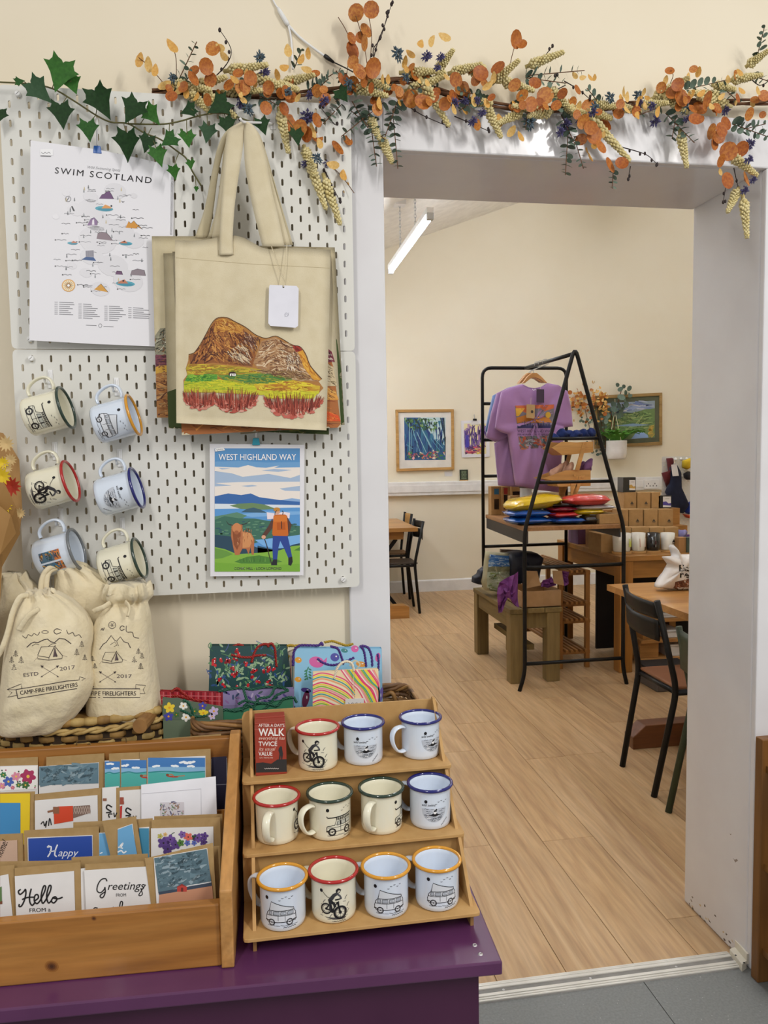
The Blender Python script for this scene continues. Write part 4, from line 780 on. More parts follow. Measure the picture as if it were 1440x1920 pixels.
for x, y, r in [(97, 1812, 9), (176, 1722, 4), (419, 1769, 5)]:
    kn = Art()
    for q, c in [(1.5, '946028'), (1.15, '7c4c1e'), (.8, '5e3614'), (.4, '47260e')]: kn.ell(x, y, r*q, r*q*.8, c, 2-q, 16, .2)
    kn.build('knot', pix_on(kP, kN), bx)
# cards
M_kraft = mat('kraft_envelope', 'A88A5C', .8, 'A08253', 60, bump=.08, bscale=300); M_cardw = mat('white_card_stock', 'E3E1E0', .6)
LEAN = .17; NB = (BM.to_3x3() @ V((0, -math.cos(LEAN), math.sin(LEAN)))).normalized()
def c3(x, y): return (x*.31944, 1360+y*.31944)
def gcard(label, ly, env, card, art=None, cm=None, k=0, name='greeting_card', floor=None):
    """envelope and card outlines (crop pixels) on a leaning plane at box depth ly"""
    P = BW(-.3, ly, .02); pe = pix_on(P-NB*.0022, NB); pc = pix_on(P, NB); ref = env or card
    lo = [pe(*c3(*p)) for p in ref[2:]]; t = thing(name, label, 'envelope' if name == 'envelope' else 'greeting card', (lo[0]+lo[1])/2, group='greeting cards in the pine box')
    if env: MB().prism([pe(*c3(*p)) for p in env], -NB*.0012).build('envelope', M_kraft, t, world=True)
    if card: MB().prism([pc(*c3(*p), -4) for p in card], -NB*.0009).build('card', cm or M_cardw, t, world=True)
    if art: art.build('print', lambda u, v, l=0: pc(*c3(u, v), l), t, INK)
    return t
L1, L2, L3, L4 = .050, .122, .192, .262; rc = random.Random(12)
q4 = lambda x0, y0, x1, y1, x2, y2, x3, y3: [(x0, y0), (x1, y1), (x2, y2), (x3, y3)]
def sky(a, P, cols, n=60, ln=60, w=20, l=1, seed=3): a.poly(P, cols[0], l).strokes(P, n, ln, w, cols, l+.5, -.35, random.Random(seed), .35); return a
# back row
a = Art(); a.poly([(0, 245), (218, 237), (218, 372), (0, 385)], 'efece8', 1)
for x, y, r, c in [(165, 300, 48, 'a8305c'), (50, 330, 34, '4a62b0'), (95, 300, 30, 'd88aa0'), (20, 290, 20, '3f7a4a'), (12, 355, 22, 'd88aa0'), (150, 350, 26, '3f6a3a'), (110, 350, 18, '4a7a4a'), (75, 365, 14, 'c86a8c')]:
    for q in range(6): t_ = q*math.pi/3+.2; a.ell(x+r*.5*math.cos(t_), y+r*.45*math.sin(t_), r*.5, r*.32, c, 2+q*.1, 10, t_)
    a.ell(x, y, r*.2, r*.2, 'e8c050', 3)
for k in range(24): a.ell(rc.uniform(5, 212), rc.uniform(262, 368), 5, 5, rc.choice(['26324a', '6a9a5a', 'b05078', '2c4a34']), 1.6+k*.01, 7)
gcard('greeting card with pink and blue flowers, left end of the back row', L4, q4(0, 195, 222, 185, 222, 520, 0, 530), q4(0, 240, 222, 234, 222, 520, 0, 520), a)
a = sky(Art(), [(230, 243), (578, 220), (578, 340), (230, 352)], ['5f7d8c', '6d8996', '587482', '8aa0aa', '647f8c'], 80, 70, 26); gcard('greeting card with a stormy grey-blue sky in the back row', L4-.003, q4(272, 186, 612, 164, 612, 480, 272, 500), q4(228, 242, 580, 218, 580, 480, 228, 500), a)
def sea(x0, x1, y0, y1, sw, seed):
    a = Art(); r = random.Random(seed); ym = y0+(y1-y0)*.72; a.rect(x0, y0, x1, y1+60, '3f78b8', 1); a.rect(x0, y0+(y1-y0)*.45, x1, ym, '86b4d8', 1.4); a.rect(x0, ym, x1, y1+80, '4fb0a8', 2)
    a.curve([(x0, ym), (x0+(x1-x0)*.3, ym-7), (x0+(x1-x0)*.6, ym), (x1, ym-6)], 7, '2c8a8c', 2.2)
    for k in range(max(2, int((x1-x0)/50))):
        x = r.uniform(x0+18, x1-25); y = r.uniform(y0+12, y0+(y1-y0)*.5)
        for q in range(4): a.ell(x-12+q*9, y+r.uniform(-4, 3), 11, 6, 'eef2f6', 2.4+q*.05, 9)
    if sw:
        x, y = sw; a.ell(x+20, y+6, 34, 5, 'b83c34', 3, 12, .05); a.curve([(x-10, y), (x+10, y-8), (x+26, y+4)], 6, 'c07a54', 3.2); a.ell(x-12, y-4, 9, 8, '8a4a30', 3.4); a.line([(x+30, y+5), (x+90, y)], 5, 'c07a54', 3)
    return a
gcard('swimmer card in the back row with only its blue left sky showing', L4-.006, None, q4(614, 208, 706, 204, 706, 500, 614, 500), sea(616, 704, 212, 310, None, 4))
gcard('middle swimmer greeting card in the back row', L4-.008, q4(640, 166, 860, 156, 862, 480, 640, 480), q4(710, 202, 862, 196, 862, 500, 710, 500), sea(712, 860, 204, 310, (842, 300), 5))
gcard('rightmost swimmer greeting card with red swimsuit and clouds', L4-.010, q4(820, 158, 1236, 138, 1242, 480, 820, 480), q4(866, 194, 1206, 180, 1210, 480, 866, 500), sea(870, 1204, 190, 310, (995, 295), 6))
gcard('dark navy greeting card at the right end of the back row', L4+.008, q4(1235, 150, 1336, 128, 1338, 640, 1240, 640), q4(1240, 170, 1332, 164, 1334, 640, 1242, 640), Art().rect(1242, 176, 1330, 640, '211f3c', 1).line([(1242, 350), (1330, 346)], 4, '8a8a9a', 2))
gcard('plain kraft envelope sticking up at the back right of the box', L4+.026, q4(873, 86, 1297, 50, 1300, 420, 880, 420), None, name='envelope')
# third row
a = Art(); a.rect(0, 455, 120, 640, '3d88be', 2); gcard('yellow and blue greeting card at the left of the third row', L3, q4(0, 395, 205, 388, 205, 700, 0, 700), q4(0, 404, 176, 400, 172, 700, 0, 700), a, mat('yellow_card', 'E8C81E', .6))
a = Art(); a.poly([(315, 482), (345, 476), (428, 472), (430, 560), (318, 580)], 'cf4526', 2); a.poly([(430, 474), (528, 468), (532, 512), (430, 545)], '7c665c', 2); a.rect(312, 478, 348, 518, '8a5a40', 2.4); a.line([(280, 508), (312, 500)], 12, '8a5a40', 2.2)
for k in range(7): a.line([(432+k*14, 474), (446+k*14, 520)], 3, 'b8a498', 2.4); a.line([(446+k*14, 474), (432+k*14, 520)], 3, 'b8a498', 2.5)
a.curve([(240, 580), (255, 565), (262, 590), (275, 560), (268, 600)], 6, '1e1e20', 2); a.curve([(285, 590), (292, 545), (302, 585)], 6, '1e1e20', 2)
gcard('white greeting card with an orange coat drawing in the third row', L3-.003, q4(206, 405, 602, 366, 602, 720, 206, 720), q4(204, 442, 572, 410, 576, 720, 206, 720), a)
for k, (x0, x1, y0, lab) in enumerate([(600, 697, 362, 'white Scotland card with black script, beside the orange coat card'), (702, 828, 380, 'white Scotland card with a red triangle, third row')]):
    a = Art(); xo = x0+8 if k == 0 else x0+20
    a.curve([(xo+50, y0+118), (xo+25, y0+105), (xo+18, y0+125), (xo+45, y0+145), (xo+15, y0+150)], 8, '1a1a1c', 2); a.curve([(xo+52, y0+158), (xo+30, y0+160), (xo+35, y0+180)], 7, '1a1a1c', 2); a.curve([(xo+60, y0+150), (xo+66, y0+175), (xo+78, y0+150)], 6, '1a1a1c', 2)
    a.rect(x0+4, y0+66, x0+26, y0+82, '8a5a44', 2)
    if k: a.poly([(x0+2, y0+95), (x0+16, y0+90), (x0+12, y0+165), (x0+2, y0+180)], 'c0342c', 2); a.rect(x0+2, y0+42, x0+24, y0+84, '9a4a38', 2.2)
    gcard(lab, L3-.005-.002*k, q4(x0-20, y0-14, x1+4, y0-24, x1+4, 720, x0-20, 720) if k else None, q4(x0, y0+5, x1, y0-4, x1, 720, x0, 720), a)
a = Art(); a.line([(832, 402), (1180, 372), (1182, 540)], 3, 'c9c8cf', 1); P = [(940, 452), (1080, 450), (1082, 560), (942, 560)]; a.poly(P, 'cfcbd2', 1.4); a.strokes(P, 60, 26, 7, ['7a7a9a', '9a7a5a', '6a8a6a', '5c5a7a', 'b09aa0'], 2, .5, rc, .9)
gcard('large white greeting card with a small bouquet picture in the third row', L3-.010, None, q4(828, 350, 1266, 300, 1278, 700, 830, 700), a, mat('bright_white_card', 'EDEDF4', .5))
# second row
gcard('stack of kraft envelopes behind the floral card, second row right', L2+.008, q4(905, 535, 1305, 520, 1310, 860, 905, 860), None, name='envelope'); gcard('kraft envelope behind the blue cards in the second row', L2+.006, q4(430, 570, 880, 548, 884, 860, 430, 860), None, name='envelope')
a = Art(); a.text('home!', 8, 775, 60, '2a1e1a', 2, rot=-1.15, shear=.2, width=95); gcard('blush pink greeting card with black script at the left of the second row', L2, q4(0, 640, 136, 634, 140, 900, 0, 900), q4(0, 680, 100, 674, 104, 900, 0, 900), a, mat('blush_card', 'C8A892', .6))
a = Art(); a.poly([(166, 664), (540, 648), (545, 900), (170, 900)], '23479f', 1); a.curve([(290, 705), (278, 715), (300, 712), (296, 745), (280, 772)], 8, 'e8ebf2', 2); a.curve([(338, 700), (326, 730), (322, 760), (334, 770)], 8, 'e8ebf2', 2); a.curve([(290, 742), (330, 735)], 6, 'e8ebf2', 2)
a.text('appy', 340, 768, 62, 'e8ebf2', 2, width=112, shear=.35); gcard('royal blue greeting card with white Happy script', L2-.004, q4(140, 618, 580, 594, 582, 900, 146, 900), q4(160, 660, 543, 645, 547, 900, 166, 900), a)
a = Art(); a.rect(583, 634, 657, 900, '68a4d0', 1); a.curve([(586, 752), (602, 746)], 6, 'eef2f6', 2); gcard('narrow sky blue greeting card beside the Happy card', L2-.002, q4(588, 590, 690, 584, 692, 900, 588, 900), q4(580, 632, 660, 626, 662, 900, 580, 900), a)
a = Art(); a.poly([(692, 612), (774, 581), (812, 800), (692, 800)], '68a4d0', 1); a.curve([(694, 716), (712, 712), (722, 690), (704, 712), (722, 722)], 7, 'eef2f6', 2); a.curve([(690, 745), (712, 735), (726, 748), (742, 738)], 8, 'eef2f6', 2)
gcard('tilted sky blue greeting card with white script in the second row', L2-.010, q4(600, 562, 798, 534, 856, 900, 680, 900), q4(690, 608, 778, 578, 816, 900, 690, 900), a)
gcard('teal blue greeting card half hidden left of the purple floral card', L2-.001, q4(806, 552, 896, 546, 896, 900, 810, 900), q4(815, 602, 876, 596, 878, 900, 818, 900), Art().rect(817, 604, 874, 900, '3f86a8', 1))
a = Art()
for x, y, r, c in [(960, 690, 36, '5a3f84'), (1000, 670, 30, '6a4a94'), (985, 725, 34, '4e3676'), (1030, 700, 30, '5a3f84'), (1070, 640, 22, '7a5aa0'), (1105, 655, 26, 'd8685a'), (1060, 690, 22, '4f7a3a'), (1160, 660, 28, '6a4a94'), (1200, 650, 24, '5a3f84'), (1195, 685, 22, '4e3676'), (1100, 690, 18, '5a6ab8'), (1140, 690, 16, '5a6ab8'), (940, 650, 16, 'b8b05a'), (970, 640, 12, 'd8b070'), (1140, 660, 18, '2f4a34')]:
    for q in range(5): t_ = q*1.2566+x; a.ell(x+r*.5*math.cos(t_), y+r*.5*math.sin(t_), r*.55, r*.38, c, 2+q*.12, 10, t_)
    a.ell(x, y, r*.16, r*.16, '2a2030', 3)
a.curve([(1000, 650), (1010, 636), (1025, 628)], 4, '2f4a34', 2)
gcard('white greeting card with a row of purple flowers', L2-.006, q4(890, 556, 1292, 540, 1300, 900, 892, 900), q4(886, 606, 1252, 595, 1256, 900, 888, 900), a)
# front row
gcard('plain kraft envelope behind the Hello card', L1+.010, q4(0, 800, 470, 792, 474, 1090, 0, 1100), None, name='envelope'); gcard('plain kraft envelope behind the Greetings card', L1+.012, q4(420, 775, 868, 754, 872, 1090, 424, 1100), None, name='envelope'); gcard('plain kraft envelope at the right end of the front row', L1+.014, q4(1060, 730, 1290, 708, 1300, 1060, 1070, 1070), None, name='envelope')
a = Art(); a.poly([(0, 950), (10, 945), (12, 1035), (0, 1040)], '5a7a4a', 2); a.poly([(0, 1035), (14, 1030), (14, 1048), (0, 1050)], '7a4a34', 2); gcard('white greeting card at the left edge of the front row with a green drawing', L1, q4(0, 826, 84, 820, 100, 1150, 0, 1150), q4(0, 884, 48, 874, 76, 1150, 0, 1150), a)
a = Art(); B = '151517'
for s in [[(122, 962), (108, 975), (118, 992), (140, 975), (150, 962), (152, 990), (142, 1030), (126, 1060), (112, 1062), (114, 1048)], [(184, 958), (174, 1000), (176, 1038), (190, 1056), (204, 1040)], [(130, 1022), (160, 1010), (200, 1008)], [(200, 1032), (224, 1014), (222, 994), (206, 998), (202, 1030), (218, 1046), (238, 1026)], [(236, 1028), (262, 975), (268, 946), (256, 945), (242, 1000), (250, 1044), (268, 1026)], [(268, 1026), (294, 975), (300, 944), (288, 943), (274, 1000), (284, 1042), (300, 1030)], [(312, 1010), (302, 1030), (316, 1042), (334, 1022), (326, 1006), (312, 1012), (340, 1018), (368, 1008)]]: a.curve(s, 8.5, B, 2)
a.text('FROM a', 174, 1096, 32, B, 2, width=124, rot=-.04); gcard('white Hello greeting card with black brush script', L1-.003, q4(86, 838, 472, 804, 480, 1150, 96, 1150), q4(86, 886, 434, 856, 442, 1150, 96, 1150), a)
a = Art()
for s in [[(628, 915), (620, 900), (595, 905), (575, 935), (570, 970), (590, 982), (612, 962), (616, 948)], [(616, 948), (618, 980), (606, 1008), (592, 1010), (590, 996), (620, 975)]]: a.curve(s, 6.5, B, 2)
a.text('reetings', 632, 966, 66, B, 2, shear=.3, width=212, rot=-.02); a.curve([(828, 960), (836, 990), (820, 1000), (818, 988), (855, 935)], 5, B, 2); a.text('FROM', 682, 1005, 26, '4a4a4c', 2, width=58, rot=-.03)
a.curve([(548, 1082), (556, 1070), (574, 1072)], 6, B, 2); a.curve([(700, 1080), (708, 1036), (720, 1040), (712, 1080)], 6, B, 2); a.curve([(842, 1060), (866, 1052)], 6, B, 2); a.curve([(640, 1080), (668, 1066)], 5, B, 2)
gcard('white Greetings card with black handwriting in the front row', L1-.005, q4(500, 815, 914, 794, 926, 1150, 506, 1150), q4(494, 852, 888, 828, 894, 1150, 508, 1150), a)
gcard('white greeting card edge showing left of the Greetings card', L1-.001, None, q4(474, 842, 502, 838, 506, 1150, 478, 1150))
a = Art(); sky(a, [(905, 780), (1213, 725), (1240, 915), (1100, 940), (930, 985)], ['56707c', '647f8b', '4c6672', '8a9ea8', '5d7783', '48606c'], 130, 60, 22, 1, 9); a.poly([(935, 990), (1100, 958), (1245, 938), (1262, 1150), (930, 1150)], 'c28c6e', 2); a.poly([(930, 978), (1090, 950), (1240, 915), (1244, 942), (1100, 966), (934, 994)], '3a4658', 2.2)
a.curve([(1100, 942), (1180, 930), (1240, 918)], 5, 'd8dadc', 2.5); a.poly([(1040, 948), (1070, 934), (1098, 948), (1096, 976), (1040, 976)], 'b84038', 3); a.poly([(1034, 950), (1068, 930), (1102, 950), (1068, 940)], '8c2c28', 3.2); a.rect(1062, 952, 1076, 976, '6a2a26', 3.3)
gcard('seaside painting card with a red beach hut under a dark sky', L1-.008, q4(850, 782, 1250, 690, 1275, 1150, 900, 1150), q4(902, 778, 1216, 722, 1264, 1150, 925, 1150), a)
# price tickets and a little wire easel on the box's back edge
for x, y, lab in [(390, 146, 'small white price ticket beside the wire easel'), (25, 165, 'small white price ticket at the left edge of the pine box')]:
    P = BW(-.3, .306, .2); pc = pix_on(P, NB); tag(MB().prism([pc(*c3(*p)) for p in [(x-36, y-14), (x+34, y-20), (x+32, y+26), (x-38, y+32)]], -NB*.001).build('price_ticket', M_cardw), lab, 'price ticket', 'price tickets on the pine box')
M_brass = mat('aged_brass_wire', '6E5636', .4, metal=.7)
we = thing('wire_easel', 'small brass wire easel standing on the back edge of the pine box', 'easel', BW(-.28, .317, .281))
pc = pix_on(BW(-.3, .317, .28), NB); MB().tube(rnd([pc(*c3(*p)) for p in [(448, 165), (450, 92), (600, 80), (740, 72), (742, 150)]], .004), .0011, 6).build('frame', M_brass, we, world=True)
for x in (520, 660): MB().tube(smooth_pts([pc(*c3(*p)) for p in [(x-45, 165), (x-20, 132), (x, 110), (x+12, 112), (x+30, 132), (x+48, 160)]], 4), .0011, 6).build('loop', M_brass, we, world=True)
# ================================================================== AUTUMN GARLAND AND IVY
rg = random.Random(99)
def leafmesh(name, outline, m, cup=.18, fold=0.):
    n = len(outline); b = MB(); vs = [(0, 0, 0)]+[(x, -cup*(x*x+z*z)+fold*abs(x), z) for x, z in outline]
    b.add(vs, [(0, i+1, (i+1) % n+1) for i in range(n)]); return b.mesh(name, m, True)
ov = lambda rx, rz, n=12, pt=0.: [(rx*math.sin(2*math.pi*i/n)*(1-pt*max(0, -math.cos(2*math.pi*i/n))), -rz*math.cos(2*math.pi*i/n)) for i in range(n)]
ORG = [mat('orange_leaf_%d' % i, a, .55, b, 3, lo=.4, hi=.6) for i, (a, b) in enumerate([('A4581A', 'BA7028'), ('B87026', '9A4E16'), ('934814', 'AC601E'), ('C07E30', 'A65C1C')])]
PAL = [mat('pale_gold_leaf_%d' % i, a, .6, b, 3) for i, (a, b) in enumerate([('D8AA58', 'C88E3C'), ('E0BC74', 'CFA050')])]
EUC = [mat('eucalyptus_leaf_%d' % i, a, .7, b, 3) for i, (a, b) in enumerate([('5F7262', '54685A'), ('6E8070', '5C6F60'), ('46584A', '52655A')])]
M_twig = mat('brown_twig', '5A3A24', .85, '6E4A2E', 30, bump=.4); M_dtwig = mat('dark_twig', '2a1c1c', .6); M_spk = mat('cream_flower_spike', 'E2D6A6', .85, 'D2C080', 6)
M_lav = mat('lavender_purple', '57517E', .8, '433F63', 8); M_this = mat('dusty_teal_flower', '566A76', .8, '44535E', 8)
LO = [[leafmesh('round_leaf', ov(1, 1.05), m, c) for c in (.12, .32)] for m in ORG]; LPm = [leafmesh('pale_leaf', ov(.62, 1.05, 10, .4), m, .25) for m in PAL]; LE = [leafmesh('eucalyptus_leaf', ov(.72, 1, 10), m, .25) for m in EUC]; LN = leafmesh('narrow_leaf', ov(.28, 1, 8, .5), EUC[2], .1)
def spikemesh(seed):
    r = random.Random(seed); b = MB(); N = 90
    for k in range(N):
        t = k/N; a = k*2.39996; rad = .105*(1-.65*t)*(min(1, t*8+.3)); c = V((rad*math.cos(a), rad*math.sin(a), t)); s = .055*(1-.45*t)*r.uniform(.8, 1.25)
        b.add([c+V(q)*s for q in ((1, 0, 0), (-1, 0, 0), (0, 1, 0), (0, -1, 0), (0, 0, 1.3), (0, 0, -1))], [(0, 2, 4), (2, 1, 4), (1, 3, 4), (3, 0, 4), (2, 0, 5), (1, 2, 5), (3, 1, 5), (0, 3, 5)])
    b.tube([(0, 0, -.15), (0, 0, 1)], .05, 5); return b.mesh('flower_spike', M_spk, True)
SPK = [spikemesh(i) for i in range(3)]
def headmesh(m, seed):
    r = random.Random(seed); b = MB()
    for k in range(46):
        d = V((r.gauss(0, 1), r.gauss(0, 1), r.gauss(0, 1))).normalized(); c = d*r.uniform(.3, .75); x = d.orthogonal().normalized()*.16; y = d.cross(x)
        b.add([c+x, c+y, c-x, c-y, c+d*.38, c-d*.2], [(0, 1, 4), (1, 2, 4), (2, 3, 4), (3, 0, 4), (1, 0, 5), (2, 1, 5), (3, 2, 5), (0, 3, 5)])
    return b.mesh('flower_head', m)
HD = {'lav': headmesh(M_lav, 1), 'this': headmesh(M_this, 2)}
def place(me, name, parent, pos, scale, rz=0, tilt=(0, 0), inv=None):
    o = ob(name, me, parent); from mathutils import Euler
    M4 = Matrix.Translation(pos) @ Matrix.Rotation(tilt[1], 4, 'Z') @ Matrix.Rotation(rz, 4, 'Y') @ Matrix.Rotation(tilt[0], 4, 'X') @ (Matrix.Diagonal((*scale, 1)) if isinstance(scale, (tuple, list)) else Matrix.Scale(scale, 4))
    o.matrix_local = MWI[parent.name] @ M4; return o
PX = 1/845.  # metres per pixel near the wall
gar = thing('autumn_garland', 'autumn foliage garland of orange leaves, cream spikes and lavender over the doorway', 'garland', atY(860, 200, 1.83))
gy = lambda: rg.uniform(1.775, 1.835)
vp = [(285, 173), (350, 172), (420, 178), (520, 181), (600, 172), (680, 160), (760, 150), (820, 170), (900, 192), (980, 204), (1060, 205), (1140, 200), (1190, 196), (1260, 190), (1330, 192), (1400, 192), (1460, 190)]
for ph in (0, 2.1, 4.2):
    MB().tube(smooth_pts([atY(x, y+5*math.sin(i*1.3+ph), 1.838+.006*math.cos(i*1.3+ph)) for i, (x, y) in enumerate(vp)], 5), [.0036]*(len(vp)*5-4), 6).build('vine', M_twig, gar, True, world=True)
def oleaf(x, y, r, kind='o'):
    ms = rg.choice(rg.choice(LO)) if kind == 'o' else rg.choice(LPm)
    return place(ms, 'leaf', gar, atY(x, y, gy()-.008), (r*PX*rg.uniform(.85, 1.1), r*PX, r*PX), rg.uniform(-.9, .9)+math.atan2(x-rg.choice([x-10, x, x+10]), 20), (rg.uniform(-.5, .5), rg.uniform(-.7, .7)))
ORL = [(400, 95, 14), (385, 125, 13), (395, 150, 12), (360, 150, 13), (345, 165, 10), (365, 135, 10), (447, 140, 10), (470, 148, 12), (455, 165, 13), (535, 175, 12), (545, 160, 10), (645, 150, 14), (660, 158, 13), (672, 136, 13), (652, 168, 11), (680, 152, 10), (667, 24, 15), (696, 20, 14), (684, 60, 13), (657, 73, 10), (682, 80, 13), (676, 72, 11), (660, 95, 14), (663, 118, 11), (697, 128, 17), (690, 140, 12), (770, 185, 15), (792, 192, 14), (812, 182, 12), (855, 150, 13), (866, 166, 13), (850, 184, 14), (738, 165, 9), (748, 172, 9), (705, 187, 11), (707, 206, 10), (545, 235, 19), (562, 242, 16), (592, 226, 12), (576, 252, 13), (530, 205, 11), (632, 278, 15), (652, 264, 10), (595, 258, 12), (900, 140, 14), (906, 155, 13), (874, 176, 12), (893, 150, 11), (886, 130, 10), (965, 74, 15), (979, 85, 10), (934, 128, 13), (980, 180, 13), (995, 196, 13), (1022, 180, 15), (1012, 205, 13), (1003, 158, 12), (965, 160, 12), (1102, 204, 15), (1112, 256, 17), (1126, 276, 13), (1108, 240, 13), (1092, 228, 13), (1150, 216, 11), (1132, 236, 14), (1140, 312, 15), (1166, 308, 13), (1090, 262, 11), (1255, 135, 9), (1300, 130, 8), (1270, 160, 12), (1275, 186, 16), (1322, 186, 15), (1310, 206, 14), (1304, 224, 13), (1342, 206, 12), (1262, 175, 13), (1330, 246, 14), (1352, 244, 14), (1336, 270, 14), (1346, 258, 13), (1366, 284, 17), (1391, 279, 14), (1351, 301, 12), (1363, 339, 15), (1395, 338, 15), (1380, 142, 10), (1432, 180, 11), (1404, 214, 12), (1360, 232, 13), (1415, 190, 10), (835, 195, 11), (610, 190, 11), (505, 165, 11), (430, 160, 11), (1240, 165, 10)]
for x, y, r in ORL: oleaf(x, y, r*1.08)
def vy(x):
    for (xa, ya), (xb, yb) in zip(vp, vp[1:]):
        if xa <= x <= xb: return ya+(yb-ya)*(x-xa)/(xb-xa)
    return 190
for k in range(95):
    x = rg.uniform(300, 1440); oleaf(x, vy(x)+rg.gauss(0, 17), rg.uniform(7, 12), 'o' if rg.random() < .6 else 'p')
PLL = [(262, 113, 13), (278, 121, 13), (291, 133, 12), (323, 88, 15), (420, 106, 10), (414, 90, 11), (310, 160, 14), (322, 168, 13), (335, 172, 11), (440, 150, 10), (478, 156, 11), (462, 140, 10), (540, 96, 12), (577, 100, 10), (565, 112, 10), (575, 131, 11), (520, 140, 10), (532, 128, 12), (788, 84, 12), (808, 78, 13), (833, 70, 13), (770, 102, 11), (760, 116, 11), (762, 130, 9), (585, 246, 14), (600, 270, 11), (625, 310, 13), (643, 330, 13), (650, 353, 11), (915, 162, 14), (888, 188, 12), (926, 146, 11), (960, 246, 12), (975, 256, 11), (936, 226, 12), (850, 205, 10), (1078, 142, 8), (1092, 146, 8), (1106, 146, 8), (1115, 146, 7), (1100, 286, 13), (1115, 272, 12), (1106, 296, 10), (1168, 172, 12), (1175, 182, 10), (1248, 150, 9), (1290, 145, 10), (1310, 135, 10), (1232, 210, 11), (1385, 136, 11), (1365, 150, 10), (1420, 170, 10), (1350, 322, 8), (1130, 250, 11), (1065, 195, 10), (1085, 200, 11), (870, 205, 11), (748, 190, 9)]
for x, y, r in PLL: oleaf(x, y, r, 'p')
def between(x0, y0, x1, y1, Ya=None, Yb=None):
    a = atY(x0, y0, Ya or 1.832); b = atY(x1, y1, Yb or gy()); return a, b
XS = [(x, vy(x)+rg.gauss(0, 8), x+rg.choice([-1, 1])*rg.uniform(40, 60), vy(x)+rg.gauss(0, 22)) for x in [rg.uniform(360, 1400) for _ in range(13)]]
for i, (x0, y0, x1, y1) in enumerate(XS+[(372, 160, 425, 144), (425, 172, 492, 169), (430, 132, 502, 121), (482, 144, 547, 174), (533, 156, 590, 140), (330, 158, 395, 168), (352, 170, 396, 212), (522, 160, 560, 168), (665, 164, 727, 180), (758, 136, 822, 133), (768, 168, 834, 143), (793, 154, 842, 236), (848, 136, 905, 120), (820, 132, 851, 92), (928, 152, 974, 112), (994, 122, 1058, 97), (944, 153, 1002, 170), (1032, 168, 1074, 208), (1108, 194, 1157, 201), (1110, 224, 1182, 302), (1205, 196, 1254, 193), (1228, 182, 1292, 145), (912, 200, 940, 258), (1276, 252, 1288, 314), (1374, 294, 1421, 330), (1382, 358, 1364, 398), (1394, 375, 1401, 446), (1403, 122, 1442, 94), (1373, 150, 1431, 140), (525, 212, 541, 286), (580, 302, 611, 392), (610, 338, 638, 421), (572, 280, 590, 330), (695, 225, 712, 262), (716, 262, 736, 306), (1060, 200, 1100, 214), (880, 132, 910, 126), (1340, 160, 1380, 168)]):
    a, b = between(x0, y0, x1, y1, 1.815 if y1 > 205 else 1.83, 1.795); d = b-a; o = ob('flower_spike', SPK[i % 3], gar); L = d.length; th = .052/max(L, .03)*1.0
    o.matrix_local = MWI[gar.name] @ (Matrix.Translation(a) @ d.to_track_quat('Z', 'Y').to_matrix().to_4x4() @ Matrix.Diagonal((.098, .098, L, 1)))
XH = [(rg.choice(['lav', 'this']), x, vy(x)+rg.gauss(4, 15), rg.uniform(9, 13)) for x in [rg.uniform(320, 1430) for _ in range(14)]]
for k, x, y, r in XH+[('this', 487, 108, 13), ('lav', 495, 136, 14), ('lav', 450, 192, 13), ('this', 746, 102, 15), ('lav', 800, 104, 13), ('lav', 826, 106, 11), ('lav', 820, 126, 9), ('lav', 576, 218, 19), ('lav', 608, 188, 13), ('lav', 572, 306, 10), ('lav', 613, 307, 11), ('this', 595, 297, 12), ('lav', 870, 190, 13), ('lav', 886, 226, 12), ('lav', 904, 210, 11), ('this', 993, 230, 16), ('lav', 1060, 232, 15), ('lav', 1050, 246, 12), ('this', 1197, 180, 13), ('lav', 1198, 192, 11), ('lav', 1162, 206, 10), ('lav', 1228, 226, 14), ('lav', 1360, 206, 12), ('lav', 1406, 270, 13), ('lav', 1404, 298, 12), ('lav', 1412, 336, 10), ('lav', 1396, 356, 11), ('this', 1285, 205, 12), ('lav', 1288, 222, 10), ('this', 466, 205, 13)]:
    place(HD[k], 'lavender_head' if k == 'lav' else 'thistle_head', gar, atY(x, y, gy()-.01), (r*PX*.9, r*PX*.9, r*PX*1.1), rg.uniform(-1, 1))
def euc(x0, y0, x1, y1, n, r, narrow=False, bend=0):
    a, b = between(x0, y0, x1, y1, 1.825, 1.79); m = (a+b)/2+V((bend*PX, 0, 0)); pts = smooth_pts([a, m, b], 6)
    st = MB().tube(pts, .0011, 5).build('eucalyptus_sprig', M_twig, gar, world=True); inv = MWI[gar.name]
    for k in range(n):
        t = (k+.7)/n; p = pts[min(int(t*(len(pts)-1)), len(pts)-2)]; d = (pts[-1]-pts[0]).normalized(); s = -1 if k % 2 else 1
        side = V((-d.z, 0, d.x))*s; ld = (side+d*rg.uniform(.1, .6)+V((0, rg.uniform(-.6, .2), 0))).normalized(); rr = r*PX*(1-.45*t)*rg.uniform(.85, 1.15)
        o = ob('leaf', LN if narrow else rg.choice(LE), st); q = ld.to_track_quat('Z', 'Y').to_matrix().to_4x4()
        o.matrix_local = inv @ (Matrix.Translation(p+ld*rr*.95) @ q @ Matrix.Rotation(rg.uniform(-.8, .8), 4, 'Z') @ Matrix.Scale(rr, 4))
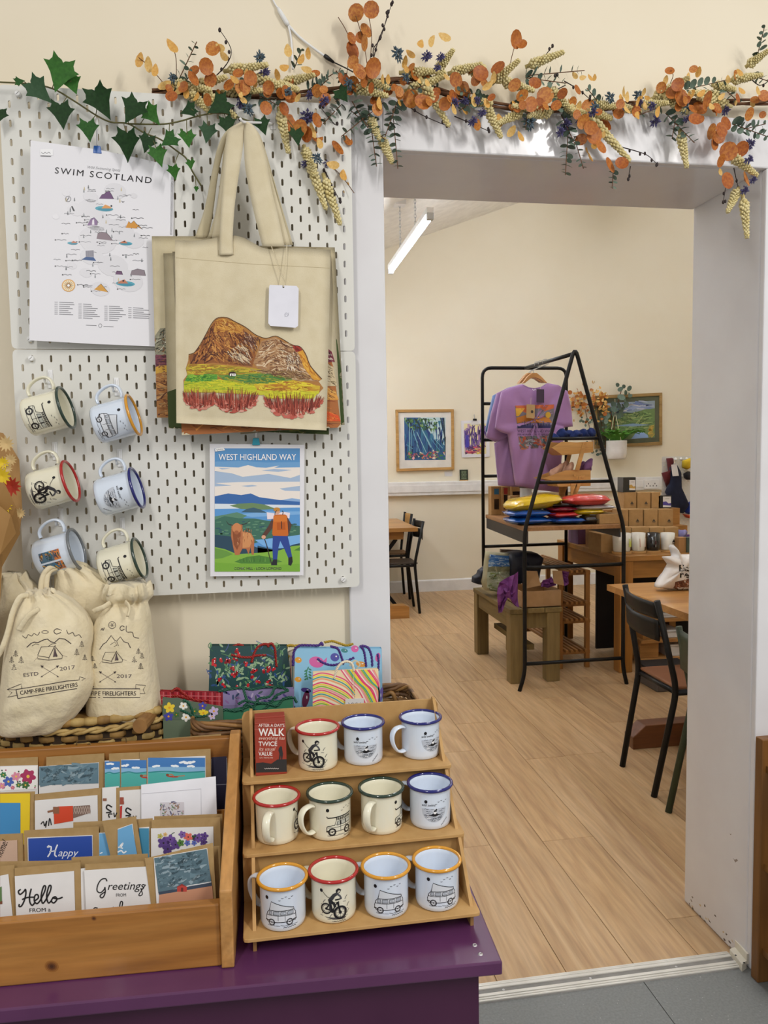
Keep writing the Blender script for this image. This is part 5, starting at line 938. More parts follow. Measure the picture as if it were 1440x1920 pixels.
for a in [(335, 150, 369, 78, 11, 8), (578, 168, 631, 134, 12, 10, True), (640, 196, 606, 232, 9, 9), (655, 205, 722, 262, 12, 10), (690, 196, 706, 312, 18, 11), (736, 205, 746, 316, 16, 9), (745, 190, 722, 256, 11, 11), (720, 192, 640, 256, 13, 10), (660, 190, 690, 240, 9, 11), (985, 142, 1096, 132, 14, 11, True), (985, 146, 1062, 156, 12, 9), (1066, 235, 1060, 328, 18, 11), (1076, 255, 1094, 316, 11, 8), (1052, 215, 1078, 270, 9, 11), (1150, 318, 1148, 353, 8, 8), (1285, 168, 1362, 150, 12, 10), (1350, 160, 1384, 190, 9, 10), (1248, 212, 1302, 268, 13, 11), (1268, 215, 1260, 260, 9, 11), (1372, 232, 1444, 258, 13, 11), (1385, 245, 1436, 232, 9, 9), (1418, 112, 1434, 48, 11, 9), (1405, 140, 1440, 152, 8, 10), (552, 128, 566, 92, 6, 8), (820, 150, 770, 170, 9, 9), (470, 210, 450, 160, 8, 9), (905, 180, 860, 170, 8, 8), (1240, 200, 1200, 215, 8, 8)]+[(x, vy(x), x+rg.uniform(-45, 45), vy(x)+rg.uniform(-38, 42), 9, rg.uniform(8, 10)) for x in [rg.uniform(330, 1420) for _ in range(16)]]: euc(*a)
def berry(pts):
    P = smooth_pts([atY(x, y, 1.83-.012*i) for i, (x, y) in enumerate(pts)], 5); b = MB(); b.tube(P, [.0014*(1-.5*i/len(P)) for i in range(len(P))], 5)
    for k in range(3, len(P), 3):
        d = V((rg.uniform(-1, 1), -.3, rg.uniform(-1, 1))).normalized()*.005; b.sph(P[k]+d, (.0032, .0032, .0046), 6, 4)
    b.sph(P[-1], (.0036, .0036, .005), 6, 4); b.build('berry_twig', M_dtwig, gar, True, world=True)
for p in [[(395, 152), (425, 120), (433, 92), (412, 56)], [(698, 120), (708, 80), (722, 45), (734, 8)], [(702, 115), (700, 92), (714, 70), (728, 22)], [(598, 300), (614, 330), (626, 355), (638, 378)], [(1058, 152), (1085, 168), (1106, 186)], [(1018, 110), (1036, 86)], [(852, 218), (885, 232), (917, 246)], [(1166, 276), (1195, 284), (1215, 292), (1232, 308)], [(1182, 312), (1178, 336)], [(1366, 326), (1360, 355), (1356, 379)], [(1376, 315), (1384, 352)], [(760, 195), (790, 215), (838, 236)], [(385, 170), (430, 200), (455, 232)], [(1060, 160), (1030, 172), (1045, 140)], [(640, 245), (620, 225), (600, 200)], [(1410, 150), (1425, 160), (1445, 150)]]: berry(p)
for p in [[(650, 140), (655, 75), (634, 32)], [(955, 130), (960, 105), (967, 80)], [(690, 135), (682, 80), (667, 30)], [(692, 130), (697, 70), (690, 25)], [(310, 160), (280, 125), (260, 108)], [(1255, 160), (1262, 142), (1258, 132)], [(330, 160), (330, 110), (320, 78)], [(600, 290), (640, 330), (664, 362)]]:
    MB().tube(smooth_pts([atY(x, y, 1.83-.012*i) for i, (x, y) in enumerate(p)], 5), .0009, 5).build('twig', M_twig, gar, world=True)
# ------------------------------------------------------------------ ivy
IVYM = [mat('ivy_leaf_%d' % i, a, .6, b, 5, spec=.25) for i, (a, b) in enumerate([('1E4A1A', '2A5820'), ('12300F', '1B3D17'), ('2C4A2E', '345236'), ('356A24', '2A5A1C')])]
IVO = [(0, 1.0), (.10, .72), (.32, .78), (.62, .98), (.60, .62), (.72, .40), (1.02, .32), (.74, .08), (.52, -.16), (.34, -.48), (.14, -.82), (0, -1.12)]
IVO = IVO+[(-x, z) for x, z in IVO[-2:0:-1]]
IVO = [(x*.86, z*.9 if i != 0 else .55) for i, (x, z) in enumerate(IVO)]
IV = [leafmesh('ivy_leaf', IVO, m, .10, -.18) for m in IVYM]
ivy = thing('ivy_trail', 'trailing green ivy vine draped over the top of the pegboard', 'ivy', atY(200, 225, 1.8))
M_ivs = mat('ivy_stem', '5E5A30', .7)
m1 = [(-30, 152), (0, 154), (50, 157), (98, 166), (140, 190), (180, 216), (208, 229), (240, 232), (272, 250), (300, 261), (333, 284), (350, 298), (360, 320), (377, 348)]; m2 = [(240, 232), (300, 233), (335, 228), (378, 216), (418, 212), (470, 228)]
for mm in (m1, m2): MB().tube(smooth_pts([atY(x, y, 1.795) for x, y in mm], 5), .0018, 6).build('stem', M_ivs, ivy, True, world=True)
for x, y, r, a, m, pt in [(113, 138, 34, -.3, 3, (98, 166)), (136, 158, 22, .35, 3, (100, 168)), (72, 170, 28, .9, 2, (96, 165)), (115, 214, 27, .1, 1, (125, 182)), (188, 190, 33, .5, 1, (180, 214)), (166, 244, 23, .1, 0, (180, 216)), (250, 207, 30, -.5, 1, (240, 232)), (284, 215, 22, .7, 3, (262, 234)), (240, 270, 32, -.1, 1, (232, 231)), (276, 268, 20, -.3, 1, (284, 240)), (296, 292, 22, .3, 3, (284, 254)), (326, 322, 15, .2, 3, (335, 288)), (318, 263, 20, -.9, 0, (318, 232)), (351, 260, 20, .1, 3, (350, 225)), (358, 308, 12, .1, 3, (352, 300)), (368, 354, 6, 0, 3, (366, 335)), (355, 207, 18, -1.2, 1, (372, 218)), (412, 199, 27, -1.0, 1, (420, 212)), (390, 249, 21, -.2, 2, (388, 214)), (426, 236, 22, .4, 1, (420, 213)), (-2, 216, 18, -.3, 1, (-20, 180)), (556, 256, 20, .1, 1, (540, 225)), (492, 236, 20, .3, 1, (470, 228)), (642, 178, 20, .6, 1, (630, 180)), (36, 153, 10, 1.8, 0, (50, 157))]:
    c = atY(x, y, rg.uniform(1.765, 1.79)); place(IV[m], 'leaf', ivy, c, r*PX*1.02, -a, (rg.uniform(-.25, .35), rg.uniform(-.35, .35)))
    MB().tube(smooth_pts([atY(*pt, 1.795), (atY(*pt, 1.795)+c)/2+V((0, -.006, .003)), c+V((0, .002, .3*r*PX))], 3), .0009, 5).build('petiole', M_ivs, ivy, world=True)
# ================================================================== DRAWSTRING BAGS, BASKETS, GIFT BAGS
def c9(x, y): return (x*.22222, 1040+y*.22222)
M_cot = mat('cotton_calico', 'E0D3B4', .9, 'D8CAA8', 25, bump=.55, bscale=26, sheen=.2, bdist=.014)
def pouch(label, rows, Y, art=None, seed=0, cord=None, ruffle=0):
    """rows of (y, left, right, half depth, crease) in crop pixels, top to bottom"""
    r = random.Random(seed); n = 44; rows2 = []
    ks = smooth_pts([(a, b, c) for a, b, c, _, _ in rows], 4); kd = smooth_pts([(d, e, 0) for *_, d, e in rows], 4); rings = []; ph = [r.uniform(0, 6) for _ in range(5)]
    for (y, xl, xr), (d, e, _) in zip(ks, kd):
        A = atY(*c9(xl, y), Y); B = atY(*c9(xr, y), Y); c = (A+B)/2; w = (B.x-A.x)/2; ring = []
        for i in range(n):
            t = 2*math.pi*i/n; cs, sn = math.cos(t), math.sin(t); k = 1+e*(math.sin(9*t+ph[0])*.5+math.sin(14*t+ph[1]+y*.004)*.35+math.sin(5*t+ph[2])*.3)
            wr = .0016*math.sin(6*t+y*.02+ph[3])+.0012*math.sin(y*.035+3*t+ph[4])
            ring.append((c.x+w*math.copysign(abs(cs)**.8, cs)*(1+.25*(k-1)), Y+(d*k+wr)*math.copysign(abs(sn)**.85, sn), c.z+(ruffle*.006*math.sin(7*t+ph[2]) if y < rows[1][0] else 0)))
        rings.append(ring)
    b = MB(); b.loft(rings[::-1], (True, True)); t = thing('drawstring_bag', label, 'drawstring bag', (sum(p[0] for p in rings[-1])/n, Y, rings[-1][0][2]), group='calico drawstring bags')
    b.build('body', M_cot, t, True, world=True)
    if cord:
        for pts in cord: MB().tube(smooth_pts([atY(*c9(x, y), Y+dy) for x, y, dy in pts], 5), .0042, 7, flat=(1.4, .6)).build('drawstring', M_cot, t, True, world=True)
    if art: art.split(14).build('print', (lambda s: (lambda u, v, l=0: s(*c9(u, v), l)))(surf(b)), t, INKF)
    return t
def camp(off=(0, 0), side=0):
    a = Art(); K2 = '3c3334'; ox, oy = off
    return a, K2
pouch('calico drawstring bag at the left edge behind the camp-fire bags', [(165, -70, 215, .03, .5), (215, -80, 240, .035, .5), (330, -110, 330, .05, .2), (600, -130, 330, .06, .05), (1000, -130, 260, .06, .05), (1340, -120, 200, .055, .05), (1400, -110, 180, .03, .05)], 1.752, seed=3, ruffle=1)
pouch('tall calico drawstring bag standing behind the other two', [(75, 500, 640, .012, .5), (120, 480, 760, .03, .5), (180, 480, 860, .035, .35), (280, 470, 960, .045, .12), (500, 460, 960, .05, .05), (900, 460, 960, .055, .05), (1340, 470, 950, .05, .05), (1380, 500, 930, .03, .05)], 1.768, seed=5, ruffle=1,
      cord=[[(510, 95, -.03), (440, 100, -.035), (380, 150, -.04), (350, 230, -.045), (345, 330, -.05), (350, 420, -.04)], [(480, 110, -.03), (420, 140, -.035), (395, 210, -.04), (390, 330, -.045)]])
# right-hand printed bag
a = Art(); K2 = '3c3334'
def pine(a, x, y, s, c='3c3334'):
    a.line([(x, y), (x, y-50*s)], 3, c, 1)
    for q in range(3): w = (20-5*q)*s; yy = y-(8+14*q)*s; a.line([(x-w, yy), (x, yy-16*s), (x+w, yy)], 3.2, c, 1)
    a.line([(x-20*s, y-8*s), (x+20*s, y-8*s)], 3, c, 1)
def tent(a, x, y, s):
    p = lambda u, v: (x+u*s, y+v*s); c = '3c3334'
    for L in [[(-100, -10), (-70, -80), (45, -85), (-5, 10), (-100, -5), (-100, 20), (-5, 32), (-5, 10)], [(45, -85), (110, -5), (105, 18), (-5, 32)], [(40, -80), (-5, 10)], [(45, -70), (60, 5)], [(45, -85), (48, -95)]]: a.line([p(*q) for q in L], 5*s**.5, c, 2)
    a.poly([p(42, -70), p(30, 5), p(68, 0)], '5a4a4c', 1.6); a.line([p(-100, 5), p(-130, 40)], 2, '8a7a72', 1); a.line([p(108, -10), p(150, 5)], 2, '8a7a72', 1)
def arrows(a, x, y, s):
    for sx in (-1, 1):
        a.line([(x-78*s*sx, y+48*s), (x+78*s*sx, y-48*s)], 3, '5a5052', 1)
        a.poly([(x+80*s*sx, y-52*s), (x+52*s*sx, y-48*s), (x+60*s*sx, y-38*s), (x+66*s*sx, y-28*s)], '3c3334', 1.5); a.poly([(x-80*s*sx, y+50*s), (x-60*s*sx, y+48*s), (x-68*s*sx, y+36*s)], '3c3334', 1.5)
a.line([(840, 800), (870, 755), (895, 740), (938, 682), (965, 720), (985, 730), (1015, 692), (1045, 735), (1080, 745), (1102, 786)], 6, K2, 1); a.line([(930, 760), (970, 735), (985, 765), (960, 775)], 4, K2, 1); a.line([(985, 735), (1000, 770)], 4, K2, 1)
tent(a, 945, 890, .82); arrows(a, 908, 1032, .92); a.text('2017', 984, 1040, 44, '5a5052', 1, width=128)
for x, y, s in [(1168, 840, .95), (1198, 880, 1), (1134, 912, 1.05), (1188, 968, 1.05), (780, 900, .9), (800, 962, .9)]: pine(a, x, y, s)
a.line([(700, 1132), (1180, 1132), (1182, 1206), (700, 1206)], 6, K2, 1); a.line([(1182, 1172), (1225, 1172), (1208, 1140), (1230, 1104), (1146, 1096), (1146, 1130), (1182, 1134)], 5, K2, 1); a.text('CAMP-FIRE FIRELIGHTERS', 1148, 1188, 52, K2, 1, width=520, align='r', bold=.012)
a.ring(946, 594, 30, 30, 4, '4a4244', 1); 
for q in range(3): a.line([(946-22*math.cos(q*1.05), 594-22*math.sin(q*1.05)), (946+22*math.cos(q*1.05), 594+22*math.sin(q*1.05))], 3, '4a4244', 1)
a.curve([(1050, 610), (1030, 600), (1012, 620), (1025, 640), (1050, 628)], 6, K2, 1); a.scrawl(1060, 605, 150, 50, K2, 1, 5, .78, 2); a.curve([(850, 640), (862, 622), (870, 640), (880, 615)], 5, K2, 1)
pouch('calico camp-fire firelighter bag on the right with ruffled top', [(245, 900, 1250, .045, .45), (300, 878, 1272, .05, .45), (352, 872, 1275, .045, .4), (395, 925, 1236, .03, .5), (430, 900, 1245, .045, .22), (520, 820, 1268, .06, .1), (700, 770, 1288, .068, .04), (1000, 745, 1325, .074, .03), (1250, 735, 1358, .074, .03), (1370, 745, 1368, .062, .03), (1410, 790, 1350, .035, .03)], 1.70, a, 8, ruffle=1,
      cord=[[(930, 405, -.045), (880, 440, -.055), (830, 460, -.055), (790, 480, -.05)], [(1060, 400, -.05), (1085, 430, -.062), (1090, 470, -.066), (1075, 520, -.072)]])
# front-left printed bag
a = Art()
a.line([(225, 782), (262, 748), (290, 738), (320, 742), (365, 720), (400, 712), (430, 735), (460, 742), (500, 706), (545, 712), (570, 728), (600, 752)], 7, K2, 1); a.line([(270, 770), (300, 752), (330, 760)], 4, K2, 1); a.line([(410, 772), (440, 752), (475, 748)], 4, K2, 1)
tent(a, 418, 858, 1); arrows(a, 420, 985, .98); a.text('2017', 504, 980, 46, '5a5052', 1, width=132, rot=-.12); a.text('ESTD', 200, 1032, 44, '5a5052', 1, width=126, rot=-.12)
for x, y, s in [(132, 862, 1.05), (98, 914, 1.05), (178, 918, 1.15), (118, 978, 1.05), (690, 780, 1.0), (648, 850, 1.1), (716, 892, .95)]: pine(a, x, y, s)
a.line([(135, 1138), (400, 1095), (560, 1066), (660, 1058)], 6, K2, 1); a.line([(150, 1214), (420, 1168), (580, 1140), (650, 1130)], 6, K2, 1); a.line([(135, 1138), (150, 1214)], 6, K2, 1); a.line([(135, 1140), (60, 1138), (100, 1165), (64, 1202), (148, 1186)], 5, K2, 1); a.line([(60, 1138), (180, 1090), (184, 1128)], 5, K2, 1); a.line([(666, 1060), (672, 1030), (724, 1046), (690, 1060)], 5, K2, 1)
a.text('CAMP-FIRE FIRELIGHTERS', 172, 1184, 50, K2, 1, width=490, rot=-.145, bold=.012); a.scrawl(190, 690, 150, 40, K2, 1, 4.5, -.22, 6); a.curve([(520, 640), (480, 625), (455, 645), (475, 670), (515, 655)], 6, K2, 1); a.scrawl(560, 640, 140, 42, K2, 1, 5, .35, 8); a.ring(380, 652, 28, 12, 4, '4a4244', 1)
pouch('calico camp-fire firelighter bag at the front left, printed with tent and mountains', [(305, 240, 430, .012, .6), (325, 205, 470, .03, .55), (360, 180, 540, .035, .4), (430, 130, 640, .05, .16), (540, 95, 745, .062, .07), (680, 70, 790, .07, .04), (850, 45, 770, .075, .04), (1040, 25, 812, .08, .04), (1200, 8, 770, .08, .04), (1360, -12, 660, .072, .04), (1450, -2, 560, .06, .04), (1478, 30, 470, .035, .03)], 1.655, a, 11, ruffle=1,
      cord=[[(240, 345, -.03), (170, 360, -.045), (110, 480, -.05), (70, 640, -.055), (30, 760, -.06), (-20, 860, -.06)], [(330, 460, -.055), (260, 500, -.066), (210, 560, -.07), (160, 640, -.07)]])
# ------------------------------------------------------------------ round seagrass basket
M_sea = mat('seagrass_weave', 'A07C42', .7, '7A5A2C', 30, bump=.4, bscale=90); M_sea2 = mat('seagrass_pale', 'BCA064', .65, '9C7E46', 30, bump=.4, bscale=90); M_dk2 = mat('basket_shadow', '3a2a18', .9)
BC = V((-.375, 1.722, 0)); BR = .104; BZ = atY(120, 1352, 1.62).z
bk = thing('seagrass_basket', 'low oval woven seagrass basket under the calico bags', 'basket', (BC.x, BC.y, TZ))
ell = lambda r, z, ph=0, n=64, wob=0, k=24: [V((BC.x+1.78*r*math.cos(2*math.pi*i/n+ph), BC.y+r*math.sin(2*math.pi*i/n+ph)+0, z+wob*math.sin(k*2*math.pi*i/n))) for i in range(n)]
MB().loft([ell(BR*.97, TZ+.002), ell(BR*.99, BZ-.012)], (True, True)).build('shade_core', M_dk2, bk, world=True)  # dark core: shade of the weave gaps put into its colour
NR = int((BZ-.034-TZ)/.0155)
for row in range(NR):
    z = BZ-.038-row*.0155; b = MB(); b.tube([p+V((math.cos(i*2*math.pi/96)*.0042, math.sin(i*2*math.pi/96)*.0042, 0))*(1 if (i//2+row) % 2 else -1) for i, p in enumerate(ell(BR, z, 0, 96))], .0062, 6, closed=True, flat=(1.12, .35), ref=(0, 0, 1)); b.build('weave_row', M_sea2 if row % 3 else M_sea, bk, True, world=True)
for ph in (0, 1): MB().tube([p+V((0, 0, .004*math.sin(i*1.2+ph*math.pi)))+V((math.cos(i*2*math.pi/96), math.sin(i*2*math.pi/96), 0))*(.004*math.cos(i*1.2+ph*math.pi)+.005) for i, p in enumerate(ell(BR, BZ-.022, 0, 96))], .0042, 6, closed=True, ref=(0, 0, 1)).build('braid', M_sea2, bk, True, world=True)
for k in range(46):
    q = ell(BR, BZ-.004, 0, 46); a_, c_ = q[k], q[(k+1) % 46]; d = c_-a_
    MB().tube([a_-d*.12, a_+d*.3, a_+d*.7, c_+d*.12], [.0065, .0092, .0092, .0065], 7).build('rim_wrap', M_sea2 if k % 3 else M_sea, bk, True, world=True)
MB().loft([ell(BR*.98, BZ-.010), ell(BR*.98, BZ-.004)], (True, True)).build('lid', M_sea, bk, world=True)
# ------------------------------------------------------------------ willow hamper
M_wil = mat('brown_willow', '7A5632', .6, '5C3E22', 25, bump=.3, bscale=60); M_wil2 = mat('tan_willow', '9A713E', .6, '80592E', 25, bump=.3, bscale=60)
HX0, HX1, HY0, HY1 = -.150, .345, 1.615, 1.80; HZ = atY(380, 1352, HY0).z
hb = thing('willow_hamper', 'brown willow hamper holding paper gift bags', 'basket', ((HX0+HX1)/2, (HY0+HY1)/2, TZ))
def rr_(d, z, n=6):
    pts = []; r = .03
    for cx, cy, a0 in [(HX1-r, HY1-r, 0), (HX0+r, HY1-r, 90), (HX0+r, HY0+r, 180), (HX1-r, HY0+r, 270)]:
        pts += [V((cx+(r+d)*math.cos(math.radians(a0+90*i/n)), cy+(r+d)*math.sin(math.radians(a0+90*i/n)), z)) for i in range(n+1)]
    out = []
    for i, p in enumerate(pts):
        q = pts[(i+1) % len(pts)]; m = max(1, int((q-p).length/.022)); out += [p.lerp(q, k/m) for k in range(m)]
    return out
MB().loft([rr_(-.012, TZ+.001), rr_(-.012, TZ+.006)], (True, True)).build('base', M_wil, hb, world=True)
nrow = 20
for row in range(nrow):
    z = TZ+.01+row*(HZ-.025-TZ)/nrow; P = rr_(0, z); MB().tube([p+V((0, (.0035 if (i+row) % 2 else -.0035), 0)) for i, p in enumerate(P)], .0062, 6, closed=True, ref=(0, 0, 1)).build('weave_row', M_wil if row % 2 else M_wil2, hb, True, world=True)
for k in range(5):
    P = rr_(0, HZ-.012); MB().tube([p+V((0, .007*math.cos(i*.55+k*1.256), .007*math.sin(i*.55+k*1.256))) for i, p in enumerate(P)], .0045, 6, closed=True, ref=(0, 0, 1)).build('rim_strand', M_wil2 if k % 2 else M_wil, hb, True, world=True)
e0 = atY(262, 1362, 1.60); MB().tube([e0, e0+V((.02, .11, .0))], .015, 14).build('corner_pole', M_wil2, hb, False, world=True)
MB().tube([p+V((0, 0, .004*math.sin(i*.9))) for i, p in enumerate(smooth_pts([atY(712, 1316, 1.80), atY(722, 1300, 1.795), atY(738, 1304, 1.79), atY(744, 1318, 1.79)], 5))], .0055, 7).build('handle', M_wil2, hb, True, world=True)
# ------------------------------------------------------------------ gift bags
def cg(x, y): return (290+x*.32639, 1180+y*.32641)
def rope(pts, Y0, m, parent, r=.0022, conv=cg):
    P = smooth_pts([atY(*conv(p[0], p[1]), Y0+(p[2] if len(p) > 2 else 0)) for p in pts], 8)
    for ph in (0, 2.094, 4.189):
        Q = []
        for i, p in enumerate(P):
            t = (P[min(i+1, len(P)-1)]-P[max(i-1, 0)]).normalized(); u = t.orthogonal(); u = (V((0, -1, 0))-t*t.dot(V((0, -1, 0)))); u = u.normalized() if u.length > 1e-4 else t.orthogonal().normalized(); v = t.cross(u); a = i*.9+ph
            Q.append(p+(u*math.cos(a)+v*math.sin(a))*r*.8)
        MB().tube(Q, r*.72, 5).build('rope_handle', m, parent, True, world=True)
def giftbag(label, quad, Y, m, art=None, depth=.05, ropes=(), rm=None):
    q = [atY(*cg(*p), Y) for p in quad]; zb = max(TZ+.012, q[2].z-.12); low = [V((q[2].x, Y, zb)), V((q[3].x, Y, zb))]
    t = thing('gift_bag', label, 'gift bag', (low[0]+low[1])/2+V((0, depth/2, 0)), group='paper gift bags in the hamper')
    f = [q[0], q[1], low[0], low[1]]; b = MB(); th = .0008; w = [V((p.x, Y+depth*.35, p.z)) for p in f]
    b.prism(f, (0, th, 0)); b.prism(w, (0, th, 0))
    for i, j in ((1, 2), (3, 0)): b.add([f[i], f[j], w[j], w[i]], [(0, 1, 2, 3)])
    b.build('body', m, t, world=True)
    if art: pl = pix_on((0, Y-.0004, 0), (0, -1, 0)); art.build('print', lambda u, v, l=0: pl(*cg(u, v), l), t, INKG)
    for r_ in ropes: rope(r_, Y, rm, t)
    return t
M_rr = mat('red_cord', '9C1F16', .5); M_rg = mat('green_cord', '12523C', .5); M_rp = mat('purple_cord', '4A2C80', .5); M_ry = mat('gold_cord', 'B8962A', .5)
pm = lambda n, c: mat(n, c, .35)
rgft = random.Random(31)
def berries(a, P, n, seed):
    r = random.Random(seed); xs = [p[0] for p in P]; ys = [p[1] for p in P]
    for k in range(n):
        x, y = r.uniform(min(xs), max(xs)), r.uniform(min(ys), max(ys)); c = r.choice(['5f8a62', '3c6a4c', '8fb08a', '2f5a40', '54609a'])
        a.curve([(x, y), (x+r.uniform(-30, 30), y-25), (x+r.uniform(-40, 40), y-48)], 4, c, 1+k % 4*.1, 3)
        for q in range(2): a.ell(x+r.uniform(-18, 18), y+r.uniform(-40, 0), 15, 6, r.choice(['8fb08a', '5f8a62', '9fb894', '3a5a8a']), 1.5+q*.1+k % 4*.05, 9, r.uniform(0, 3))
    for k in range(n//2):
        x, y = r.uniform(min(xs)+12, max(xs)-12), r.uniform(min(ys)+10, max(ys)-12)
        for q in range(3): a.ell(x+r.uniform(-10, 10), y+r.uniform(-10, 10), 8, 8, r.choice(['b8282c', 'd0343a', '8e1c24']), 2.4+q*.1, 9)
        a.ell(x+3, y-12, 3, 3, 'f0f0ee', 2.8, 6)
a = Art(); a.poly([(318, 96), (760, 98), (790, 360), (310, 360)], '2f4f50', .5); berries(a, [(330, 110), (745, 110), (760, 350), (320, 350)], 60, 1)
giftbag('dark green gift bag with red berries and mistletoe print', [(316, 94), (762, 96), (790, 370), (308, 370)], 1.765, pm('dark_green_paper', '2F4A48'), a, .05, [[(440, 145), (490, 158), (545, 160), (585, 150), (640, 148)], [(556, 190, -.002), (575, 130), (600, 95), (640, 85), (655, 100)], [(650, 90), (672, 82), (690, 110), (695, 160), (700, 215)], [(450, 100, .01), (480, 88, .01), (510, 96, .01)]], M_rr)
a = Art(); 
for k in range(6): a.rect(745+k*9, 150, 749+k*9, 330, ['efe8dc', 'c04a3c', '4a6a5c'][k % 3], 1)
giftbag('narrow cream and red gift bag squeezed between the green and blue ones', [(705, 165), (800, 120), (810, 370), (715, 370)], 1.772, pm('cream_paper', 'DCCFB8'), a, .04, [[(755, 150), (760, 100), (790, 92), (830, 110)], [(740, 280), (755, 220), (770, 150)]], M_ry)
giftbag('blue gift bag at the back with gold rope handles', [(800, 98), (1260, 108), (1305, 330), (800, 330)], 1.785, pm('pale_blue_paper_back', '9cc4dc'), None, .012, [[(760, 95, -.002), (800, 95), (860, 90), (930, 96)], [(975, 75), (1020, 68), (1060, 80), (1100, 92), (1140, 84)]], M_ry)
a = Art(); a.poly([(806, 110), (1302, 112), (1306, 440), (800, 440)], '93c6e4', .5)
for x, y, rx, ry, c in [(930, 188, 44, 32, 'd86aa8'), (825, 176, 20, 17, 'e0a040'), (824, 288, 20, 15, 'e0a040'), (1035, 160, 26, 24, '5a5aa8'), (1150, 112, 22, 20, 'd86aa8'), (1185, 200, 30, 16, 'e09a4a'), (1090, 122, 20, 12, '4a8a8a'), (868, 400, 20, 50, '7a3a5a'), (870, 350, 30, 14, '54408c'), (1282, 160, 14, 26, 'd86aa8'), (1296, 390, 12, 60, '7a6ab8')]: a.ell(x, y, rx, ry, c, 1.2, 14, .2); a.ell(x+rx*.3, y-ry*.2, rx*.2, ry*.2, 'efe9ee', 1.6, 8)
a.poly([(965, 185), (990, 160), (985, 210)], 'd86aa8', 1.3); a.curve([(880, 290), (872, 250), (884, 215)], 6, '4a8a6a', 1.3)
for k in range(8): a.ell(880+(-1)**k*12, 230+k*8, 10, 5, '4a8a6a', 1.4, 8, .5*(-1)**k)
a.curve([(1120, 210), (1150, 180), (1180, 200), (1160, 225)], 8, 'd8c8a8', 1.3)
giftbag('pale blue gift bag with pink fish and purple rope handles', [(808, 108), (1304, 110), (1310, 450), (798, 450)], 1.735, pm('pale_blue_paper', '8FC4E2'), a, .045, [[(795, 210), (800, 130), (830, 95), (880, 92), (940, 92), (958, 78), (965, 92)], [(935, 168), (965, 190), (1020, 205), (1080, 190), (1145, 162)], [(1010, 98), (1050, 110), (1070, 150), (1085, 200)], [(1180, 95), (1200, 120), (1210, 170), (1215, 215)], [(1190, 94), (1225, 105), (1245, 150), (1250, 212)], [(1280, 140), (1286, 180), (1284, 235)]], M_rp)
a = Art(); MB_ = [(910, 250), (1135, 228), (1285, 228), (1290, 440), (908, 450)]; a.poly(MB_, 'f2dcb4', .5); cols = ['e85a84', 'f4e04a', '4fa8a4', 'f0a878', 'f6ecd8', 'e8487c', 'f2d84a', '8ac04a', 'f09ab0']
def clipw(pts): return [(max(908, min(1288, x)), max(232, min(446, y))) for x, y in pts]
for k in range(26):
    y = 245+k*11; a.curve(clipw([(905, y+22), (960, y+6), (1030, y+20+k), (1100, y+50+k*2), (1150, y+110)]), 7, cols[k % 9], 1+k % 3*.1, 8)
for k in range(22):
    x = 1130+k*9; a.curve(clipw([(x-60, 228), (x-10, 300), (x+40, 350), (x+90, 445)]), 7, cols[(k*4) % 9], 1.5+k % 3*.1, 8)
giftbag('small marbled gift bag in neon pink, yellow and teal', [(910, 248), (1284, 228), (1290, 452), (908, 452)], 1.70, pm('marbled_paper', 'F0DDB8'), a, .03, [[(1030, 285), (1050, 220), (1090, 186), (1130, 195), (1145, 240)]], mat('cream_cord', 'E8DCC4', .6))
pt_ = thing('price_ticket', 'white price ticket tied to the marbled gift bag', 'price ticket', atY(*cg(1145, 440), 1.695)); pl = pix_on((0, 1.695, 0), (0, -1, 0)); MB().prism([pl(*cg(*p)) for p in [(1095, 400), (1200, 396), (1204, 440), (1096, 442)]], (0, .0008, 0)).build('card', M_cardw, pt_, world=True); MB().tube([atY(*cg(1145, 235), 1.694), atY(*cg(1143, 330), 1.694), atY(*cg(1146, 400), 1.6945)], .0006, 5).build('thread', M_cot, pt_, world=True); Art().scrawl(1112, 424, 72, 18, '8a8a88', 1, 4).build('print', lambda u, v, l=0: pl(*cg(u, v), l), pt_)
a = Art(); a.poly([(384, 352), (640, 350), (790, 345), (790, 420), (384, 440)], '8c80a8', .5)
for k in range(26): a.ell(rgft.uniform(400, 770), rgft.uniform(355, 420), 16, 6, rgft.choice(['4a5a5a', '5a4a8a', 'b8a8c8', '3a4a6a', '8a6a9a']), 1+k % 4*.1, 9, rgft.uniform(0, 3))
giftbag('lilac floral gift bag lying behind the green ones', [(384, 350), (800, 340), (800, 480), (384, 480)], 1.70, pm('lilac_paper', '8A7EA6'), a, .03, [[(365, 355), (430, 345), (500, 335), (560, 345), (640, 330), (740, 335)]], M_rg)
giftbag('plain green gift bag at the front of the hamper', [(360, 480), (795, 400), (800, 520), (360, 540)], 1.665, pm('green_paper', '3C7A5C'), None, .03, [[(345, 495), (400, 462), (470, 468), (540, 440)], [(480, 430), (520, 410), (570, 420), (640, 425), (700, 440), (740, 400), (790, 390)], [(510, 340, .02), (520, 380, .01), (535, 420)], [(560, 460), (600, 400), (660, 385), (700, 330, .02), (760, 345)], [(800, 390), (815, 420)], [(500, 470), (530, 430), (600, 470), (660, 430), (700, 380), (770, 350)]], M_rg)
a = Art(); P = [(28, 358), (380, 368), (380, 450), (28, 440)]; a.poly(P, 'a8303a', .5)
for k in range(9): a.line([(50+k*40, 360), (50+k*40, 448)], 5, 'c8686c', 1); a.line([(66+k*40, 360), (66+k*40, 448)], 12, '84222c', .8)
for k in range(3): a.line([(28, 378+k*26), (380, 386+k*26)], 5, 'c8686c', 1.2)
